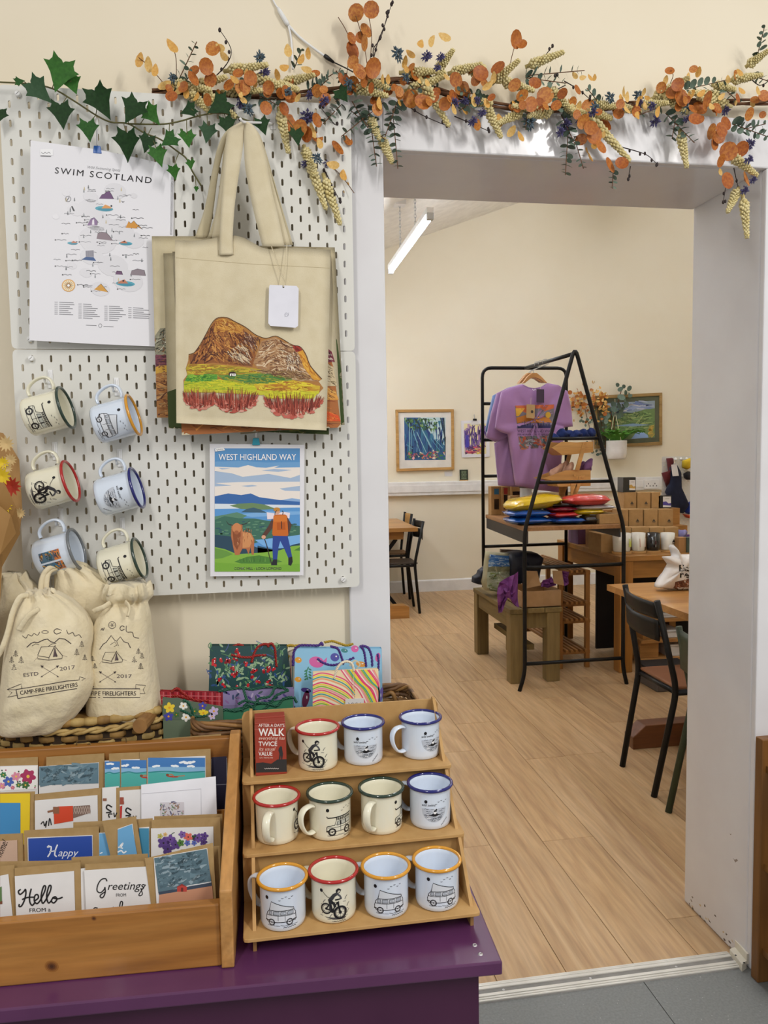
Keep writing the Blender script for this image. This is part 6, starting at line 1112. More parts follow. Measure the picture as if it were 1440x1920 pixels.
giftbag('red tartan gift bag with red rope handle', [(26, 354), (382, 366), (382, 480), (26, 480)], 1.70, pm('red_tartan_paper', 'A02A34'), a, .03, [[(95, 360), (130, 340), (170, 372), (230, 405), (310, 408)], [(100, 380), (150, 385), (200, 400)]], M_rr)
a = Art(); P = [(45, 398), (130, 392), (240, 420), (390, 455), (390, 520), (45, 520)]; a.poly(P, '5a6a58', .5)
for x, y, r, c in [(85, 450, 34, 'e8cc3c'), (80, 500, 30, '4a4aa0'), (165, 440, 26, 'eceae2'), (180, 505, 28, 'eceae2'), (275, 440, 26, '4a4aa0'), (280, 480, 30, 'e8cc3c'), (340, 470, 30, 'c8b4d8'), (230, 470, 20, '3f6a3a'), (125, 490, 18, '3f6a3a'), (330, 500, 22, 'd8c4e0')]:
    for q in range(5): t_ = q*1.2566+x; a.ell(x+r*.5*math.cos(t_), y+r*.45*math.sin(t_), r*.5, r*.34, c, 1+q*.1, 10, t_)
    a.ell(x, y, r*.2, r*.2, 'e0a030', 2)
giftbag('floral gift bag with yellow and white flowers, green rope', [(45, 396), (392, 452), (392, 540), (45, 540)], 1.66, pm('meadow_paper', '6A7862'), a, .03, [[(150, 462), (190, 480), (230, 500), (300, 495)], [(165, 405), (200, 430), (225, 500)]], M_rg)
# ------------------------------------------------------------------ wrapped dried bouquet at the left edge
M_bp = mat('brown_wrapping_paper', 'A8804A', .6, '9A723E', 8); bq = thing('dried_bouquet', 'dried flower bouquet in brown paper at the left edge', 'bouquet', (-.63, 1.72, TZ))
def shard(pts, Ys): b = MB(); b.add([atY(x, y, Y) for (x, y), Y in zip(pts, Ys)], [tuple(range(len(pts)))]); return b
for pts, Ys in [([(-60, 900), (8, 905), (30, 950), (38, 1000), (-60, 1180)], [1.60, 1.60, 1.62, 1.66, 1.66]), ([(-60, 1180), (0, 1040), (30, 1000), (20, 965), (-60, 900)], [1.63, 1.6, 1.62, 1.6, 1.58]), ([(-60, 800), (6, 812), (36, 862), (42, 960), (36, 1000), (-60, 1100)], [1.76, 1.76, 1.75, 1.74, 1.74, 1.76]), ([(-60, 1500), (-20, 1500), (5, 1040), (-60, 1000)], [1.68, 1.68, 1.62, 1.6])]: shard(pts, Ys).build('paper', M_bp, bq, world=True, solid=.0008)
MB().tube([(-.63, 1.72, TZ), (-.62, 1.70, .9), (-.58, 1.68, 1.15)], .02, 10).build('stems', M_twig, bq, True, world=True)
def daisy(px, py, Y, r, c, n=12):
    b = MB(); o = atY(px, py, Y); 
    for k in range(n):
        a_ = 2*math.pi*k/n; d = V((math.cos(a_), -.35, math.sin(a_))); s = V((-math.sin(a_), 0, math.cos(a_)))*.16*r; b.add([o, o+d*r*.5+s, o+d*r, o+d*r*.5-s], [(0, 1, 2, 3)])
    b.build('flower', c, bq, world=True)
M_yf = mat('yellow_petals', 'DDBE1E', .7); M_rf = mat('red_petals', 'B4341C', .7); M_df = mat('dried_petals', 'CDB07A', .8)
for px, py, Y, r, c in [(4, 893, 1.64, .02, M_yf), (6, 868, 1.66, .014, M_yf), (10, 948, 1.62, .016, M_yf), (22, 912, 1.68, .022, M_rf), (20, 862, 1.68, .014, M_df), (12, 832, 1.69, .018, M_df), (38, 962, 1.64, .012, M_df), (14, 878, 1.66, .012, M_df)]: daisy(px, py, Y, r, c)
# ================================================================== CAFE: LAMP, PICTURES
M_tube = mat('lit_tube', 'F2F6FF', .4, 'F2F6FF', emit=80); M_gal = mat('galvanised', 'B9BABB', .4, metal=.6); M_black = mat('black_powder_coat', '0d0c0c', .45, '121010', 20, spec=.3)
tl = thing('tube_lamp', 'lit white fluorescent tube lamp hanging on chains from the sloping ceiling', 'lamp', (1.2, 5.99, 3.05))
MB().tube([(1.203, 5.24, 3.052), (1.203, 6.74, 3.052)], .021, 12).build('tube', M_tube, tl, True, world=True)
MB().box(1.178, 5.20, 3.072, 1.228, 6.78, 3.112).build('batten', M_pvc, tl, world=True, bev=.004)
for y in (5.215, 6.765): MB().box(1.18, y-.02, 3.03, 1.226, y+.02, 3.075).build('end_cap', M_gal, tl, world=True, bev=.003)
for y in (5.7, 6.3):
    n = 14; z0, z1 = 3.112, ceilz(1.2)-.01
    for k in range(n):
        z = z0+(z1-z0)*(k+.5)/n; c = V((1.203, y, z)); ax = V((1, 0, 0)) if k % 2 else V((0, 1, 0)); MB().tube([c+ax*(.007*math.cos(t*math.pi/4))+V((0, 0, .019*math.sin(t*math.pi/4))) for t in range(8)], .0022, 5, closed=True).build('chain_link', M_gal, tl, world=True)
    MB().box(1.16, y-.05, z1-.012, 1.246, y+.05, z1+.03).build('ceiling_plate', M_pvc, tl, world=True)
for x_, y_, z_, l_ in [(3.7, 5.99, 3.98, 'lit tube lamp on the right side of the cafe, behind the lintel'), (.15, 6.85, 2.55, 'unseen tube lamp added to brighten the lower left of the cafe wall'), (3.7, 3.3, 3.98, 'lit tube lamp near the doorway on the right of the cafe'), (1.2, 3.2, 3.05, 'lit tube lamp just inside the cafe doorway')]:  # left lamp is out of view, added to brighten the lower back wall
    d_ = dup(tl, Matrix.Translation((x_, y_, z_)), l_); d_['group'] = 'cafe tube lamps'
tl['group'] = 'cafe tube lamps'
plB = pix_on((0, YB, 0), (0, -1, 0))
def frame(label, q, fw, m, depth, name='framed_picture', cat='picture'):
    """q outer photo corners; mitred bars fw pixels wide standing proud of the wall"""
    P = [atY(x, y, YB-depth) for x, y in q]; c = sum(P, V((0, 0, 0)))/4; t = thing(name, label, cat, (c.x, YB-depth, min(p.z for p in P)))
    px = 7.9/1442*1.03; I = [p+V((fw*px if p.x < c.x else -fw*px, 0, fw*px if p.z < c.z else -fw*px)) for p in P]
    for i in range(4):
        j = (i+1) % 4; MB().prism([P[i], P[j], I[j], I[i]], (0, depth-.001, 0)).build('frame_bar', m, t, world=True, bev=.003)
    return t, I
M_oakf = wood('pale_oak_frame', 'C49A5C', 'AD8346', 'X', 1.2, .5); M_brf = wood('brown_oak_frame', 'A98A54', '8C6C3A', 'X', 1.2, .5)
t, I = frame('framed bamboo forest painting in a pale oak frame on the cafe wall', [(742, 768), (851, 767), (852, 880.5), (744, 884)], 5, M_oakf, .03)
MB().prism([p+V((0, .014, 0)) for p in I], (0, .01, 0)).build('mount', mat('mount_card', 'E4E1DA', .7), t, world=True)
def ca(x, y): return (730+x*.13889, 750+y*.13889)
kA = lambda u, v, l=0: atY(*ca(u, v), YB-.0168-.0008-.0003*l); a = Art(); r = random.Random(2); P = [(200, 238), (758, 236), (760, 806), (208, 812)]; a.poly(P, '2f5a8a', 0)
a.poly([(420, 236), (758, 236), (758, 620), (600, 520)], 'b8d2d8', 1); a.strokes(P, 110, 150, 22, ['1f3a7a', '28508c', '2f6a8a', '1c2f5c', '3a7a9a'], 1, 1.5, r, .15); a.strokes([(205, 245), (660, 240), (640, 440), (330, 420), (210, 330)], 90, 45, 26, ['3c6a3a', '2c4c34', '5a8a4a', '1e3a2c', '86a86a'], 2.2, 1.2, r, .6)
for x0, y0, x1, y1 in [(310, 380, 420, 715), (370, 430, 500, 715), (430, 370, 600, 690), (330, 460, 400, 650), (440, 400, 560, 640), (270, 280, 275, 740), (300, 400, 290, 740), (560, 520, 680, 680), (600, 520, 720, 650), (380, 560, 370, 720), (230, 600, 320, 660)]: a.line([(x0, y0), (x1, y1)], 8, r.choice(['7ab0c0', '9ac4cc', '5a96b4']), 4)
for x0, y0, x1, y1 in [(690, 240, 755, 520), (735, 240, 750, 560), (755, 500, 750, 740), (250, 250, 290, 330)]: a.line([(x0, y0), (x1, y1)], 14, '1c3040', 4.3)
a.strokes([(208, 700), (758, 670), (760, 804), (210, 808)], 70, 40, 26, ['c86a5c', 'e0a0a0', '3c7a5c', 'd8d0b8', '2c4a5a', 'c87a3c', '4a8a4a', 'b8505a'], 5, .3, r, .8); a.build('painting', kA, t, INK)
tag(MB().prism([plB(*p, 20) for p in [(833, 884), (848, 884), (848, 893), (834, 893)]], (0, .002, 0)).build('caption_card', M_cardw), 'small white caption card below the bamboo painting', 'caption card')
# clipped print
t = thing('art_print', 'unframed woodland print hanging from a black clip beside the rack', 'picture', atY(893, 858, YB-.01)); kB = lambda u, v, l=0: atY(*ca(u, v), YB-.012-.0003*l)
MB().prism([kB(*p, -3) for p in [(968, 280), (1350, 272), (1355, 768), (978, 776)]], (0, .004, 0)).build('sheet', M_paper, t, world=True); a = Art(); P = [(1010, 318), (1306, 318), (1308, 726), (1016, 728)]; a.poly(P, 'e6dca8', 0); a.strokes(P, 90, 190, 16, ['6a4a9a', '4a3a8a', '8a6aa8', '3c2a5a', 'a880b8'], 1, 1.57, r, .08); a.strokes([(1015, 620), (1306, 610), (1308, 724), (1016, 726)], 50, 70, 26, ['d85a7a', 'e08a6a', '5a3a6a', 'e6d46a', 'c8466a'], 2, .1, r, .3); a.line([(1085, 500), (1140, 350)], 14, '4a3a5a', 3); a.poly([(1030, 480), (1070, 470), (1075, 640), (1025, 640)], '4038a0', 3); a.build('print', kB, t)
MB().prism([kB(*p, 10) for p in [(1130, 252), (1175, 252), (1178, 278), (1128, 278)]], (0, -.01, 0)).build('clip', M_black, t, world=True); MB().prism([kB(*p, 12) for p in [(1108, 290), (1195, 286), (1218, 330), (1098, 336)]], (0, -.001, 0)).build('clip_label', M_cardw, t, world=True); MB().tube([kB(1150, 252), kB(1146, 195)], .004, 5).build('nail', M_gal, t, world=True)
sg = thing('chalk_sign', 'tiny dark green notice with pale writing on the dado trunking', 'sign', atY(870, 899, YB-.01)); kC = lambda u, v, l=0: atY(*ca(u, v), YB-.02-.0004*l)
MB().prism([kC(*p, -2) for p in [(952, 942), (1060, 940), (1062, 1078), (956, 1078)]], (0, .015, 0)).build('board', mat('dark_green_board', '23301F', .7), sg, world=True); MB().prism([kC(*p, 2) for p in [(952, 1078), (1066, 1078), (1066, 1092), (952, 1092)]], (0, .02, 0)).build('stand', M_oakf, sg, world=True)
a = Art(); 
for k in range(6): a.curve([(972, 965+k*19), (985, 960+k*19), (1000, 966+k*19), (1020, 961+k*19), (1042, 966+k*19)], 7, '8a9a78', 1, 3)
a.build('lettering', kC, sg)
# landscape painting
t, I = frame('framed green valley landscape painting in a brown frame on the cafe wall', [(1114, 742), (1242, 736), (1242, 834), (1116, 841)], 6, M_brf, .035)
MB().prism([p+V((0, .012, 0)) for p in I], (0, .01, 0)).build('mount', mat('olive_mount', '5A5E48', .8), t, world=True)
def cl(x, y): return (1050+x*.18056, 700+y*.18062)
kD = lambda u, v, l=0: atY(*cl(u, v), YB-.0236-.0008-.0003*l); a = Art(); P = [(470, 310), (985, 284), (982, 665), (470, 700)]; a.poly(P, '8a9aa8', 0)
a.strokes([(470, 312), (984, 286), (984, 370), (470, 410)], 50, 120, 22, ['7a8ec0', '96a4c8', 'b8c0d4', '6a7aa8', 'c8c8cc'], 1, -.05, r, .2); a.poly([(470, 430), (620, 400), (760, 410), (880, 375), (984, 362), (984, 664), (470, 698)], '6a8450', 1.5); a.poly([(470, 400), (560, 385), (700, 405), (620, 430), (470, 440)], '5a6884', 2)
a.strokes([(470, 440), (880, 385), (984, 372), (984, 560), (470, 600)], 130, 80, 16, ['7a9a5c', '54703c', '3e5834', '92a868', '6a7a4a', 'a8b474'], 2.4, -.25, r, .4); a.poly([(560, 545), (760, 520), (940, 535), (760, 552)], '7a94b0', 3.5); a.poly([(740, 680), (790, 615), (860, 608), (910, 640), (920, 668)], '86a4d0', 3.5); a.strokes([(900, 560), (984, 530), (984, 660), (920, 665)], 26, 50, 16, ['c8a848', 'b89840', '9a8a44'], 3.6, -.3, r, .3); a.build('painting', kD, t, INK)
# sockets
so = thing('wall_socket', 'white double wall socket on the dado trunking', 'socket', (4.21, YB-.062, 1.02)); q = [atY(*cl(*p), YB-.063) for p in [(868, 1108), (1022, 1102), (1022, 1196), (870, 1200)]]
MB().prism(q, (0, -.012, 0)).build('face_plate', M_pvc, so, world=True, bev=.003)
for k in (.28, .72):
    c = q[0].lerp(q[1], k).lerp(q[3].lerp(q[2], k), .55)+V((0, -.0125, 0)); 
    for dx, dz in ((-.02, -.012), (.02, -.012), (0, .012)): MB().box(c.x+dx-.004, c.y-.0006, c.z+dz-.007, c.x+dx+.004, c.y, c.z+dz+.007).build('pin_hole', M_black, so, world=True)
# ================================================================== GARMENT RACK
RY0, RY1 = 4.40, 5.46; rk = thing('clothes_rack', 'black steel clothes rack with A-shaped front and wooden shelf', 'clothes rack', (1.92, 4.93, 0))
def rt(name, pts, r=.0125, rd=.05): return MB().tube(rnd(pts, rd), r, 10).build(name, M_black, rk, True, world=True)
rt('front_frame', [(1.540, RY0, 0), (1.575, RY0, .11), (1.575, RY0, .98), (1.892, RY0, 2.075), (2.212, RY0, .98), (2.212, RY0, .11), (2.238, RY0, 0)], rd=.06)
rt('back_frame', [(1.636, RY1, 0), (1.636, RY1, 2.068), (2.281, RY1, 2.068), (2.281, RY1, 0)], rd=.07); rt('top_rail', [(1.893, RY0, 2.035), (1.962, RY1, 2.068)])
for z in (1.528, 1.268): h = (z-.98)/(2.075-.98)*.318; rt('rung', [(1.575+h, RY0, z), (2.212-h, RY0, z)], .010)
for z in (.755, .166): rt('rung', [(1.575, RY0, z), (2.212, RY0, z)], .0115)
for z in (1.81, 1.546, 1.281, .761, .30): rt('rung', [(1.636, RY1, z), (2.281, RY1, z)], .0115)
M_wal = wood('walnut_shelf', 'A87C50', '8A6038', 'Y', .8, .5)
MB().prism([(1.578, RY0+.014, .975), (2.21, RY0+.014, .975), (2.268, RY1-.014, .975), (1.65, RY1-.014, .975)], (0, 0, .025)).build('shelf_board', M_wal, rk, world=True, bev=.002)
M_dgr = mat('dark_grey_steel', '3a3836', .5)
MB().prism([(1.585, RY0+.02, .90), (1.655, RY1-.02, .90), (1.655, RY1-.02, .975), (1.585, RY0+.02, .975)], (.02, 0, 0)).build('shelf_apron', M_dgr, rk, world=True); MB().prism([(2.19, RY0+.02, .92), (2.25, RY1-.02, .92), (2.25, RY1-.02, .975), (2.19, RY0+.02, .975)], (.012, 0, 0)).build('shelf_apron', M_dgr, rk, world=True)
# t-shirts
def ct(x, y): return (880+x*.29861, 640+y*.29851)
def tee(label, pts, Y, m, hang=True, art=None):
    P = [atY(*ct(*p), Y) for p in pts]; c = sum(P, V((0, 0, 0)))/len(P); t = thing('t_shirt', label, 't-shirt', (c.x, Y, min(p.z for p in P)), group='t-shirts on the rack'); b = MB(); rings = []
    D = []
    for i in range(len(P)): a_, b_ = P[i], P[(i+1) % len(P)]; n = max(1, int((b_-a_).length/.03)); D += [a_.lerp(b_, k/n) for k in range(n)]
    for s, dy in [(1, .02), (1, 0), (.985, -.012), (.93, -.022), (.82, -.028), (.6, -.03), (.3, -.032), (.04, -.033)]: rings.append([V((c.x+(p.x-c.x)*s, Y+dy-(.010*math.sin(34*p.x+9*p.z)+.005*math.sin(61*p.x-14*p.z))*(s < .99), c.z+(p.z-c.z)*s)) for p in D])
    b.loft(rings, (True, True)); b.build('fabric', m, t, True, world=True)
    if art: art.split(12).build('print', (lambda s: (lambda u, v, l=0: s(*ct(u, v), l*6)))(surf(b)), t, INKF)
    return t, b
M_lil = mat('lilac_jersey', 'A880B4', .9, 'A078AC', 6, sheen=.2); M_lil2 = mat('mauve_jersey', '9C78A8', .9, '9470A0', 6, sheen=.2); M_blj = mat('blue_jersey', '6A84B8', .9, '607AAE', 6, sheen=.2)
o1 = [(330, 268), (250, 294), (205, 318), (182, 420), (165, 545), (205, 570), (245, 582), (262, 700), (292, 905), (420, 932), (568, 950), (580, 700), (592, 542), (650, 535), (640, 420), (615, 312), (560, 275), (490, 262), (455, 285), (410, 294), (370, 288)]
a = Art(); r = random.Random(6); P = [(285, 404), (532, 396), (528, 545), (300, 548)]; a.poly(P, '7a7480', 1); a.poly([(287, 404), (532, 397), (530, 420), (470, 440), (450, 420), (400, 425), (360, 450), (300, 430)], 'c4643c', 2); a.poly([(290, 420), (350, 420), (310, 470), (295, 470)], 'd8a83c', 2.2); a.ell(495, 462, 17, 19, 'd8b040', 2.4); a.poly([(296, 480), (360, 460), (420, 470), (500, 480), (520, 510), (300, 515)], 'c07a34', 2.3)
for k in range(22): x = 305+k*10; a.poly([(x-7, 545), (x, 500+r.uniform(-8, 10)), (x+7, 545)], '34305e', 2.6)
a.poly([(300, 550), (520, 542), (520, 588), (302, 594)], '9a74a6', 2); a.text('WEST HIGHLAND WAY', 302, 572, 26, '2c2238', 3, width=218); a.text('MILNGAVIE - FORT WILLIAM', 304, 590, 15, '2c2238', 3, width=214, bold=.02); P = [(306, 598), (522, 590), (520, 668), (318, 676)]; a.poly(P, '7a6a70', 1); a.strokes(P, 50, 40, 12, ['b85a3c', '5a7a7c', '9aa0a8', 'c87a4c', '4a5258', 'a84a34'], 2, .5, r, .5)
tee('blue t-shirt at the back of the rack, only its left edge showing', [(330, 268), (240, 292), (150, 340), (120, 470), (104, 560), (130, 600), (230, 560), (240, 720), (300, 880), (450, 880), (480, 400)], 5.16, M_blj)
tee('mauve t-shirt in the middle of the three on the rack', [(330, 268), (240, 294), (175, 325), (140, 450), (110, 604), (165, 632), (235, 602), (160, 640), (185, 906), (300, 915), (480, 920), (500, 400)], 5.07, M_lil2)
tF, tFb = tee('lilac t-shirt with a sunset walking print at the front of the rack', o1, 4.98, M_lil, art=a)
nk = Art(); nk.curve([(335, 270), (370, 292), (420, 297), (480, 270)], 9, '8a6496', 1); nk.scrawl(396, 302, 34, 12, 'e0d4e4', 2, 4); nk.split(8).build('neckband', (lambda s: (lambda u, v, l=0: s(*ct(u, v), l*6)))(surf(tFb)), tF, INKF)
M_hw = wood('hanger_wood', 'C8935A', 'B07C44', 'X', 1.2, .4)
for k, (dx, Y, lab) in enumerate([(0, 4.99, 'wooden coat hanger of the front lilac t-shirt'), (-22, 5.08, 'wooden coat hanger behind the front one'), (-30, 5.17, 'rearmost wooden coat hanger on the rack')]):
    h = thing('coat_hanger', lab, 'coat hanger', atY(*ct(410+dx, 200), Y), group='wooden hangers on the rack'); pts = [(330, 266), (372, 215), (395, 198), (425, 198), (455, 222), (492, 262), (470, 258), (440, 236), (410, 226), (385, 234), (350, 262)]
    MB().prism([atY(*ct(x+dx, y), Y-.016) for x, y in pts], (0, .02, 0)).build('shoulder_bar', M_hw, h, world=True, bev=.003)
    tz = 2.035+.033*(Y-RY0)/(RY1-RY0); tx = 1.893+.069*(Y-RY0)/(RY1-RY0); q0 = atY(*ct(408+dx, 200), Y-.006); MB().tube(smooth_pts([q0, V((q0.x, Y-.006, tz-.05)), V((tx+.022, Y-.006, tz-.012)), V((tx+.014, Y-.006, tz+.015)), V((tx, Y-.006, tz+.019)), V((tx-.017, Y-.006, tz+.012)), V((tx-.02, Y-.006, tz-.008))], 4), .0024, 6).build('hook', M_gal, h, True, world=True)
def swing(label, pts, Y, m, cat='tag'):
    t = thing('swing_tag', label, cat, atY(*ct(*pts[2]), Y)); MB().prism([atY(*ct(*p), Y) for p in pts], (0, .002, 0)).build('card', m, t, world=True); q = atY(*ct((pts[0][0]+pts[1][0])/2, pts[0][1]), Y); MB().tube([q, q+V((.004, .006, .045))], .0012, 5).build('string', M_cot, t, world=True); return t
swing('dark purple brand tag at the neck of the lilac t-shirt', [(422, 300), (470, 302), (470, 386), (422, 382)], 4.928, mat('aubergine_card', '3c2a44', .6)); tk2 = swing('kraft swing tag on the chest of the lilac t-shirt', [(360, 396), (412, 398), (410, 484), (358, 480)], 4.925, mat('kraft_tag', 'B89868', .7)); Art().ell(394, 442, 8, 10, '3a3030', 1).build('stamp', lambda u, v, l=0: atY(*ct(u, v), 4.9245), tk2)
# ------------------------------------------------------------------ goods on the rack shelf
M_kb = mat('kraft_board', 'B48E5C', .75, 'AA8452', 30); M_dark = mat('dark_window', '2a1c18', .2)
def kbox(label, x0, x1, ytop, ybot, z, d, name='kraft_box', cat='box', win=None, m=None, group=None, cz=1.0):
    p = atZ(x0, ybot, z); q = atZ(x1, ybot, z); Yf = (p.y+q.y)/2; X0, X1 = atY(x0, ybot, Yf).x, atY(x1, ybot, Yf).x; zt = atY((x0+x1)/2, ytop, Yf).z
    t = thing(name, label, cat, ((X0+X1)/2, Yf+d/2, z+.0005), group=group); w = (X1-X0)/2; h = zt-z-.0005
    MB().box(-w, -d/2, 0, w, d/2, h).build('carton', m or M_kb, t, bev=.002)
    if win:
        for (a_, b_, c_, d_, mm) in win: MB().box(-w+2*w*a_, -d/2-.0015, h*c_, -w+2*w*b_, -d/2, h*d_).build('window', mm, t)
    return t, w, h, Yf
M_bl = mat('bottle_blue_label', '2C6E98', .3); M_rd = mat('bottle_red_label', 'A8302A', .3)
GB = 'kraft boxes on the rack shelf'
kbox('kraft bottle box with blue label at the left of the rack shelf', 921, 940.5, 912, 966, 1.0, .07, win=[(.3, .75, .2, .56, M_dark), (.3, .75, .72, .92, M_bl)], group=GB); kbox('kraft bottle box with red label on the rack shelf', 941.5, 958, 911.5, 966, 1.0, .08, win=[(.2, .62, .2, .7, M_dark), (.2, .62, .72, .94, M_rd)], group=GB); kbox('wide kraft bottle box beside the red-label one', 959, 983, 911.5, 966, 1.0, .08, win=[(.25, .7, .3, .62, M_dark), (.1, .9, .7, .82, M_dark)], group=GB)
kbox('small kraft box with window in front of the bottle boxes', 957, 971, 930, 970, 1.0, .06, win=[(.35, .75, .35, .75, M_dark)], group=GB); t4, w4, h4, Y4 = kbox('small kraft box under the white mug on the rack', 972, 1003, 936, 972, 1.0, .09, win=[(.3, .7, .3, .6, M_dark)], group=GB)
mp_ = mug('white mug with dark bands on a kraft box of the rack', 'steel', 'scene', Matrix.Translation((t4.location.x+.01, Y4+.045, 1.0006+h4)) @ Matrix.Rotation(math.radians(0), 4, 'Z'), None, 1.0)
kbox('flat kraft box at the right end of the rack shelf', 1124, 1166, 964, 982, 1.0, .16, group=GB)
M_pk = {k: mat('plastic_'+k, c, .16, c2, 14, bump=.9, bscale=16, coat=.5, bdist=.012) for k, c, c2 in [('yellow', 'E6C416', 'D9B40E'), ('blue', '0F55B0', '0A4A9E'), ('red', 'C22A24', 'B0201E'), ('coral', 'D4453C', 'C83A34'), ('maroon', '84182C', '761426'), ('black', '1c1818', '262020'), ('silver', 'B8B4B8', 'A8A4AA'), ('navy', '122a66', '0e2458')]}
def packet(label, col, x0, x1, yt, yb, Y, d, tilt=0):
    A = atY(x0, (yt+yb)/2, Y); B = atY(x1, (yt+yb)/2, Y); zt = atY((x0+x1)/2, yt, Y).z; zb = max(1.001, atY((x0+x1)/2, yb, Y).z); c = (A+B)/2; w = (B.x-A.x)/2; h = (zt-zb)/2
    t = thing('clothing_packet', label, 'packet', (c.x, Y+d/2, zb), (0, tilt, 0), group='sealed clothing packets on the rack'); b = MB(); rings = []; n = 28; r = random.Random(int(x0*7+yt))
    ph = r.uniform(0, 6)
    for k in range(9):
        v = -1+2*k/8; s = (1-abs(v)**3.2)**.45 if abs(v) < 1 else .0; s = max(s, .86-.0*k); hz = h*(1-abs(v)**3)**.6+.002
        rings.append((v, s, hz))
    rg_ = []
    for v, s, hz in rings:
        rg_.append([(w*s*math.copysign(abs(math.cos(q))**.62, math.cos(q)), v*d/2, h+hz*math.copysign(abs(math.sin(q))**1.0, math.sin(q))+.0025*math.sin(5*q+ph+4*v)) for q in [2*math.pi*i/n for i in range(n)]])
    b.loft(rg_, (True, True)); b.build('pouch', M_pk[col], t, True); MB().box(-w*.98, -d/2-.012, h-.0006, w*.98, -d/2+.004, h+.0006).build('seal', M_pk[col], t); return t
for a in [('lower blue clothing packet at the left of the rack shelf', 'blue', 961, 1040, 970, 985, 4.50, .26), ('upper blue clothing packet under the yellow one', 'blue', 960, 1041, 957, 971, 4.51, .26), ('long blue clothing packet in the middle of the rack shelf', 'blue', 1041, 1104, 971, 983, 4.47, .24), ('red clothing packet above the long blue one', 'red', 1039, 1090, 960, 972, 4.49, .24), ('maroon clothing packet on the red one', 'maroon', 1035, 1088, 950, 961, 4.51, .24), ('black clothing packet on the maroon one', 'black', 1034, 1092, 943, 951, 4.53, .22), ('thin yellow clothing packet on the right of the rack shelf', 'yellow', 1083, 1138, 955, 966, 4.50, .16), ('black clothing packet at the shelf front right', 'black', 1098, 1124, 967, 983, 4.46, .14), ('silver clothing packet under the coral one', 'silver', 1086, 1160, 948, 956, 4.51, .16), ('clear silver clothing packet below the thin yellow one', 'silver', 1105, 1124, 962, 968, 4.52, .12)]: packet(*a)
packet('large yellow clothing packet lying on the blue ones', 'yellow', 960, 1066, 931, 957, 4.53, .26, -.12); packet('large coral red clothing packet on top at the right', 'coral', 1067, 1152, 928, 949, 4.50, .19, .0)
# two-tier bamboo caddy
M_bam = wood('bamboo_ply', 'CFA062', 'BE8C4C', 'X', .7, .45); cdY = 4.72; cdd = thing('tiered_caddy', 'two-tier bamboo caddy with tilted trays on the rack shelf', 'caddy', (2.04, cdY+.1, 1.0))
def cdp(x, y): return atY(940+x/6, 800+y/6, cdY)
for pts in ([(570, 240), (690, 322), (1035, 288), (1035, 168), (860, 178), (680, 170)], [(470, 585), (610, 612), (640, 676), (1005, 666), (1005, 488), (720, 492)]):
    P = [cdp(*p) for p in pts]
    for dy in (0, .17): MB().prism([p+V((0, dy, 0)) for p in P], (0, .01, 0)).build('tray_side', M_bam, cdd, world=True)
    MB().prism([P[1]+V((0, .01, 0)), P[2 if len(P) == 6 and pts[0][0] > 500 else 2]+V((0, .01, 0)), P[2]+V((0, .17, 0)), P[1]+V((0, .17, 0))], (0, 0, .008)).build('tray_base', M_bam, cdd, world=True); 
    lo = P[2] if pts[0][0] > 500 else P[3]; MB().prism([P[1]+V((0, .01, 0)), lo+V((0, .01, 0)), lo+V((0, .17, 0)), P[1]+V((0, .17, 0))], (0, 0, .01)).build('tray_floor', M_bam, cdd, world=True); MB().prism([P[0]+V((0, .01, 0)), P[1]+V((0, .01, 0)), P[1]+V((0, .17, 0)), P[0]+V((0, .17, 0))], (.008, 0, 0)).build('tray_front', M_bam, cdd, world=True)
for dy in (-.012, .18):
    MB().prism([cdp(*p)+V((0, dy, 0)) for p in [(915, 180), (950, 190), (870, 490), (825, 490)]], (0, .012, 0)).build('strut', M_bam, cdd, world=True); MB().prism([cdp(*p)+V((0, dy, 0)) for p in [(870, 560), (930, 552), (780, 905), (735, 905)]], (0, .012, 0)).build('strut', M_bam, cdd, world=True)
for x, y in [(935, 192), (912, 252), (900, 565), (800, 605), (818, 550)]: c = cdp(x, y); MB().loft([[(c.x+.008*math.cos(k*math.pi/5), c.y-d, c.z+.008*math.sin(k*math.pi/5)) for k in range(10)] for d in (.01, .016)], (False, True)).build('peg', M_bam, cdd, world=True)
zb = min(p.z for p in [cdp(780, 905)]); MB().box(1.98, cdY-.012, 1.0, 2.12, cdY+.2, 1.012).build('base', M_bam, cdd, world=True); MB().box(2.0, cdY-.012, 1.0, 2.04, cdY, 1.25).build('post', M_bam, cdd, world=True); MB().box(2.0, cdY+.18, 1.0, 2.04, cdY+.192, 1.25).build('post', M_bam, cdd, world=True)
M_nv = mat('navy_fleece', '1B2F6A', .95, '16285C', 30, bump=.4, bscale=80); M_pkf = mat('pink_knit', 'D2A892', .95, 'C2947E', 30, bump=.4, bscale=80); M_mv = mat('mauve_knit', '7E5680', .95, '6E4870', 30, bump=.4, bscale=80)
def lump(name, label, cat, x0, y0, x1, y1, Y, d, m, group, conv=lambda x, y: (940+x/6, 800+y/6), seed=0, rot=0):
    A = atY(*conv(x0, y0), Y); B = atY(*conv(x1, y1), Y); c = (A+B)/2; r = random.Random(seed); L = (B-A).length; b = MB(); rings = []; ph = r.uniform(0, 6)
    t = thing(name, label, cat, (c.x, Y, min(A.z, B.z)), group=group); u = (B-A).normalized(); wv = V((0, 1, 0)); nn = u.cross(wv)
    for k in range(8):
        s = k/7; rad = d*(.55+.45*math.sin(math.pi*min(1, s*1.15+.1)))*(1 if k < 7 else .5); rings.append([A.lerp(B, s)+(wv*math.cos(q)+nn*math.sin(q))*rad*(1+.26*math.sin(3*q+ph+5*s)+.16*math.sin(5*q-7*s+ph)) for q in [2*math.pi*i/12 for i in range(12)]])
    b.loft(rings, (True, True)); b.build('fabric', m, t, True, world=True); return t
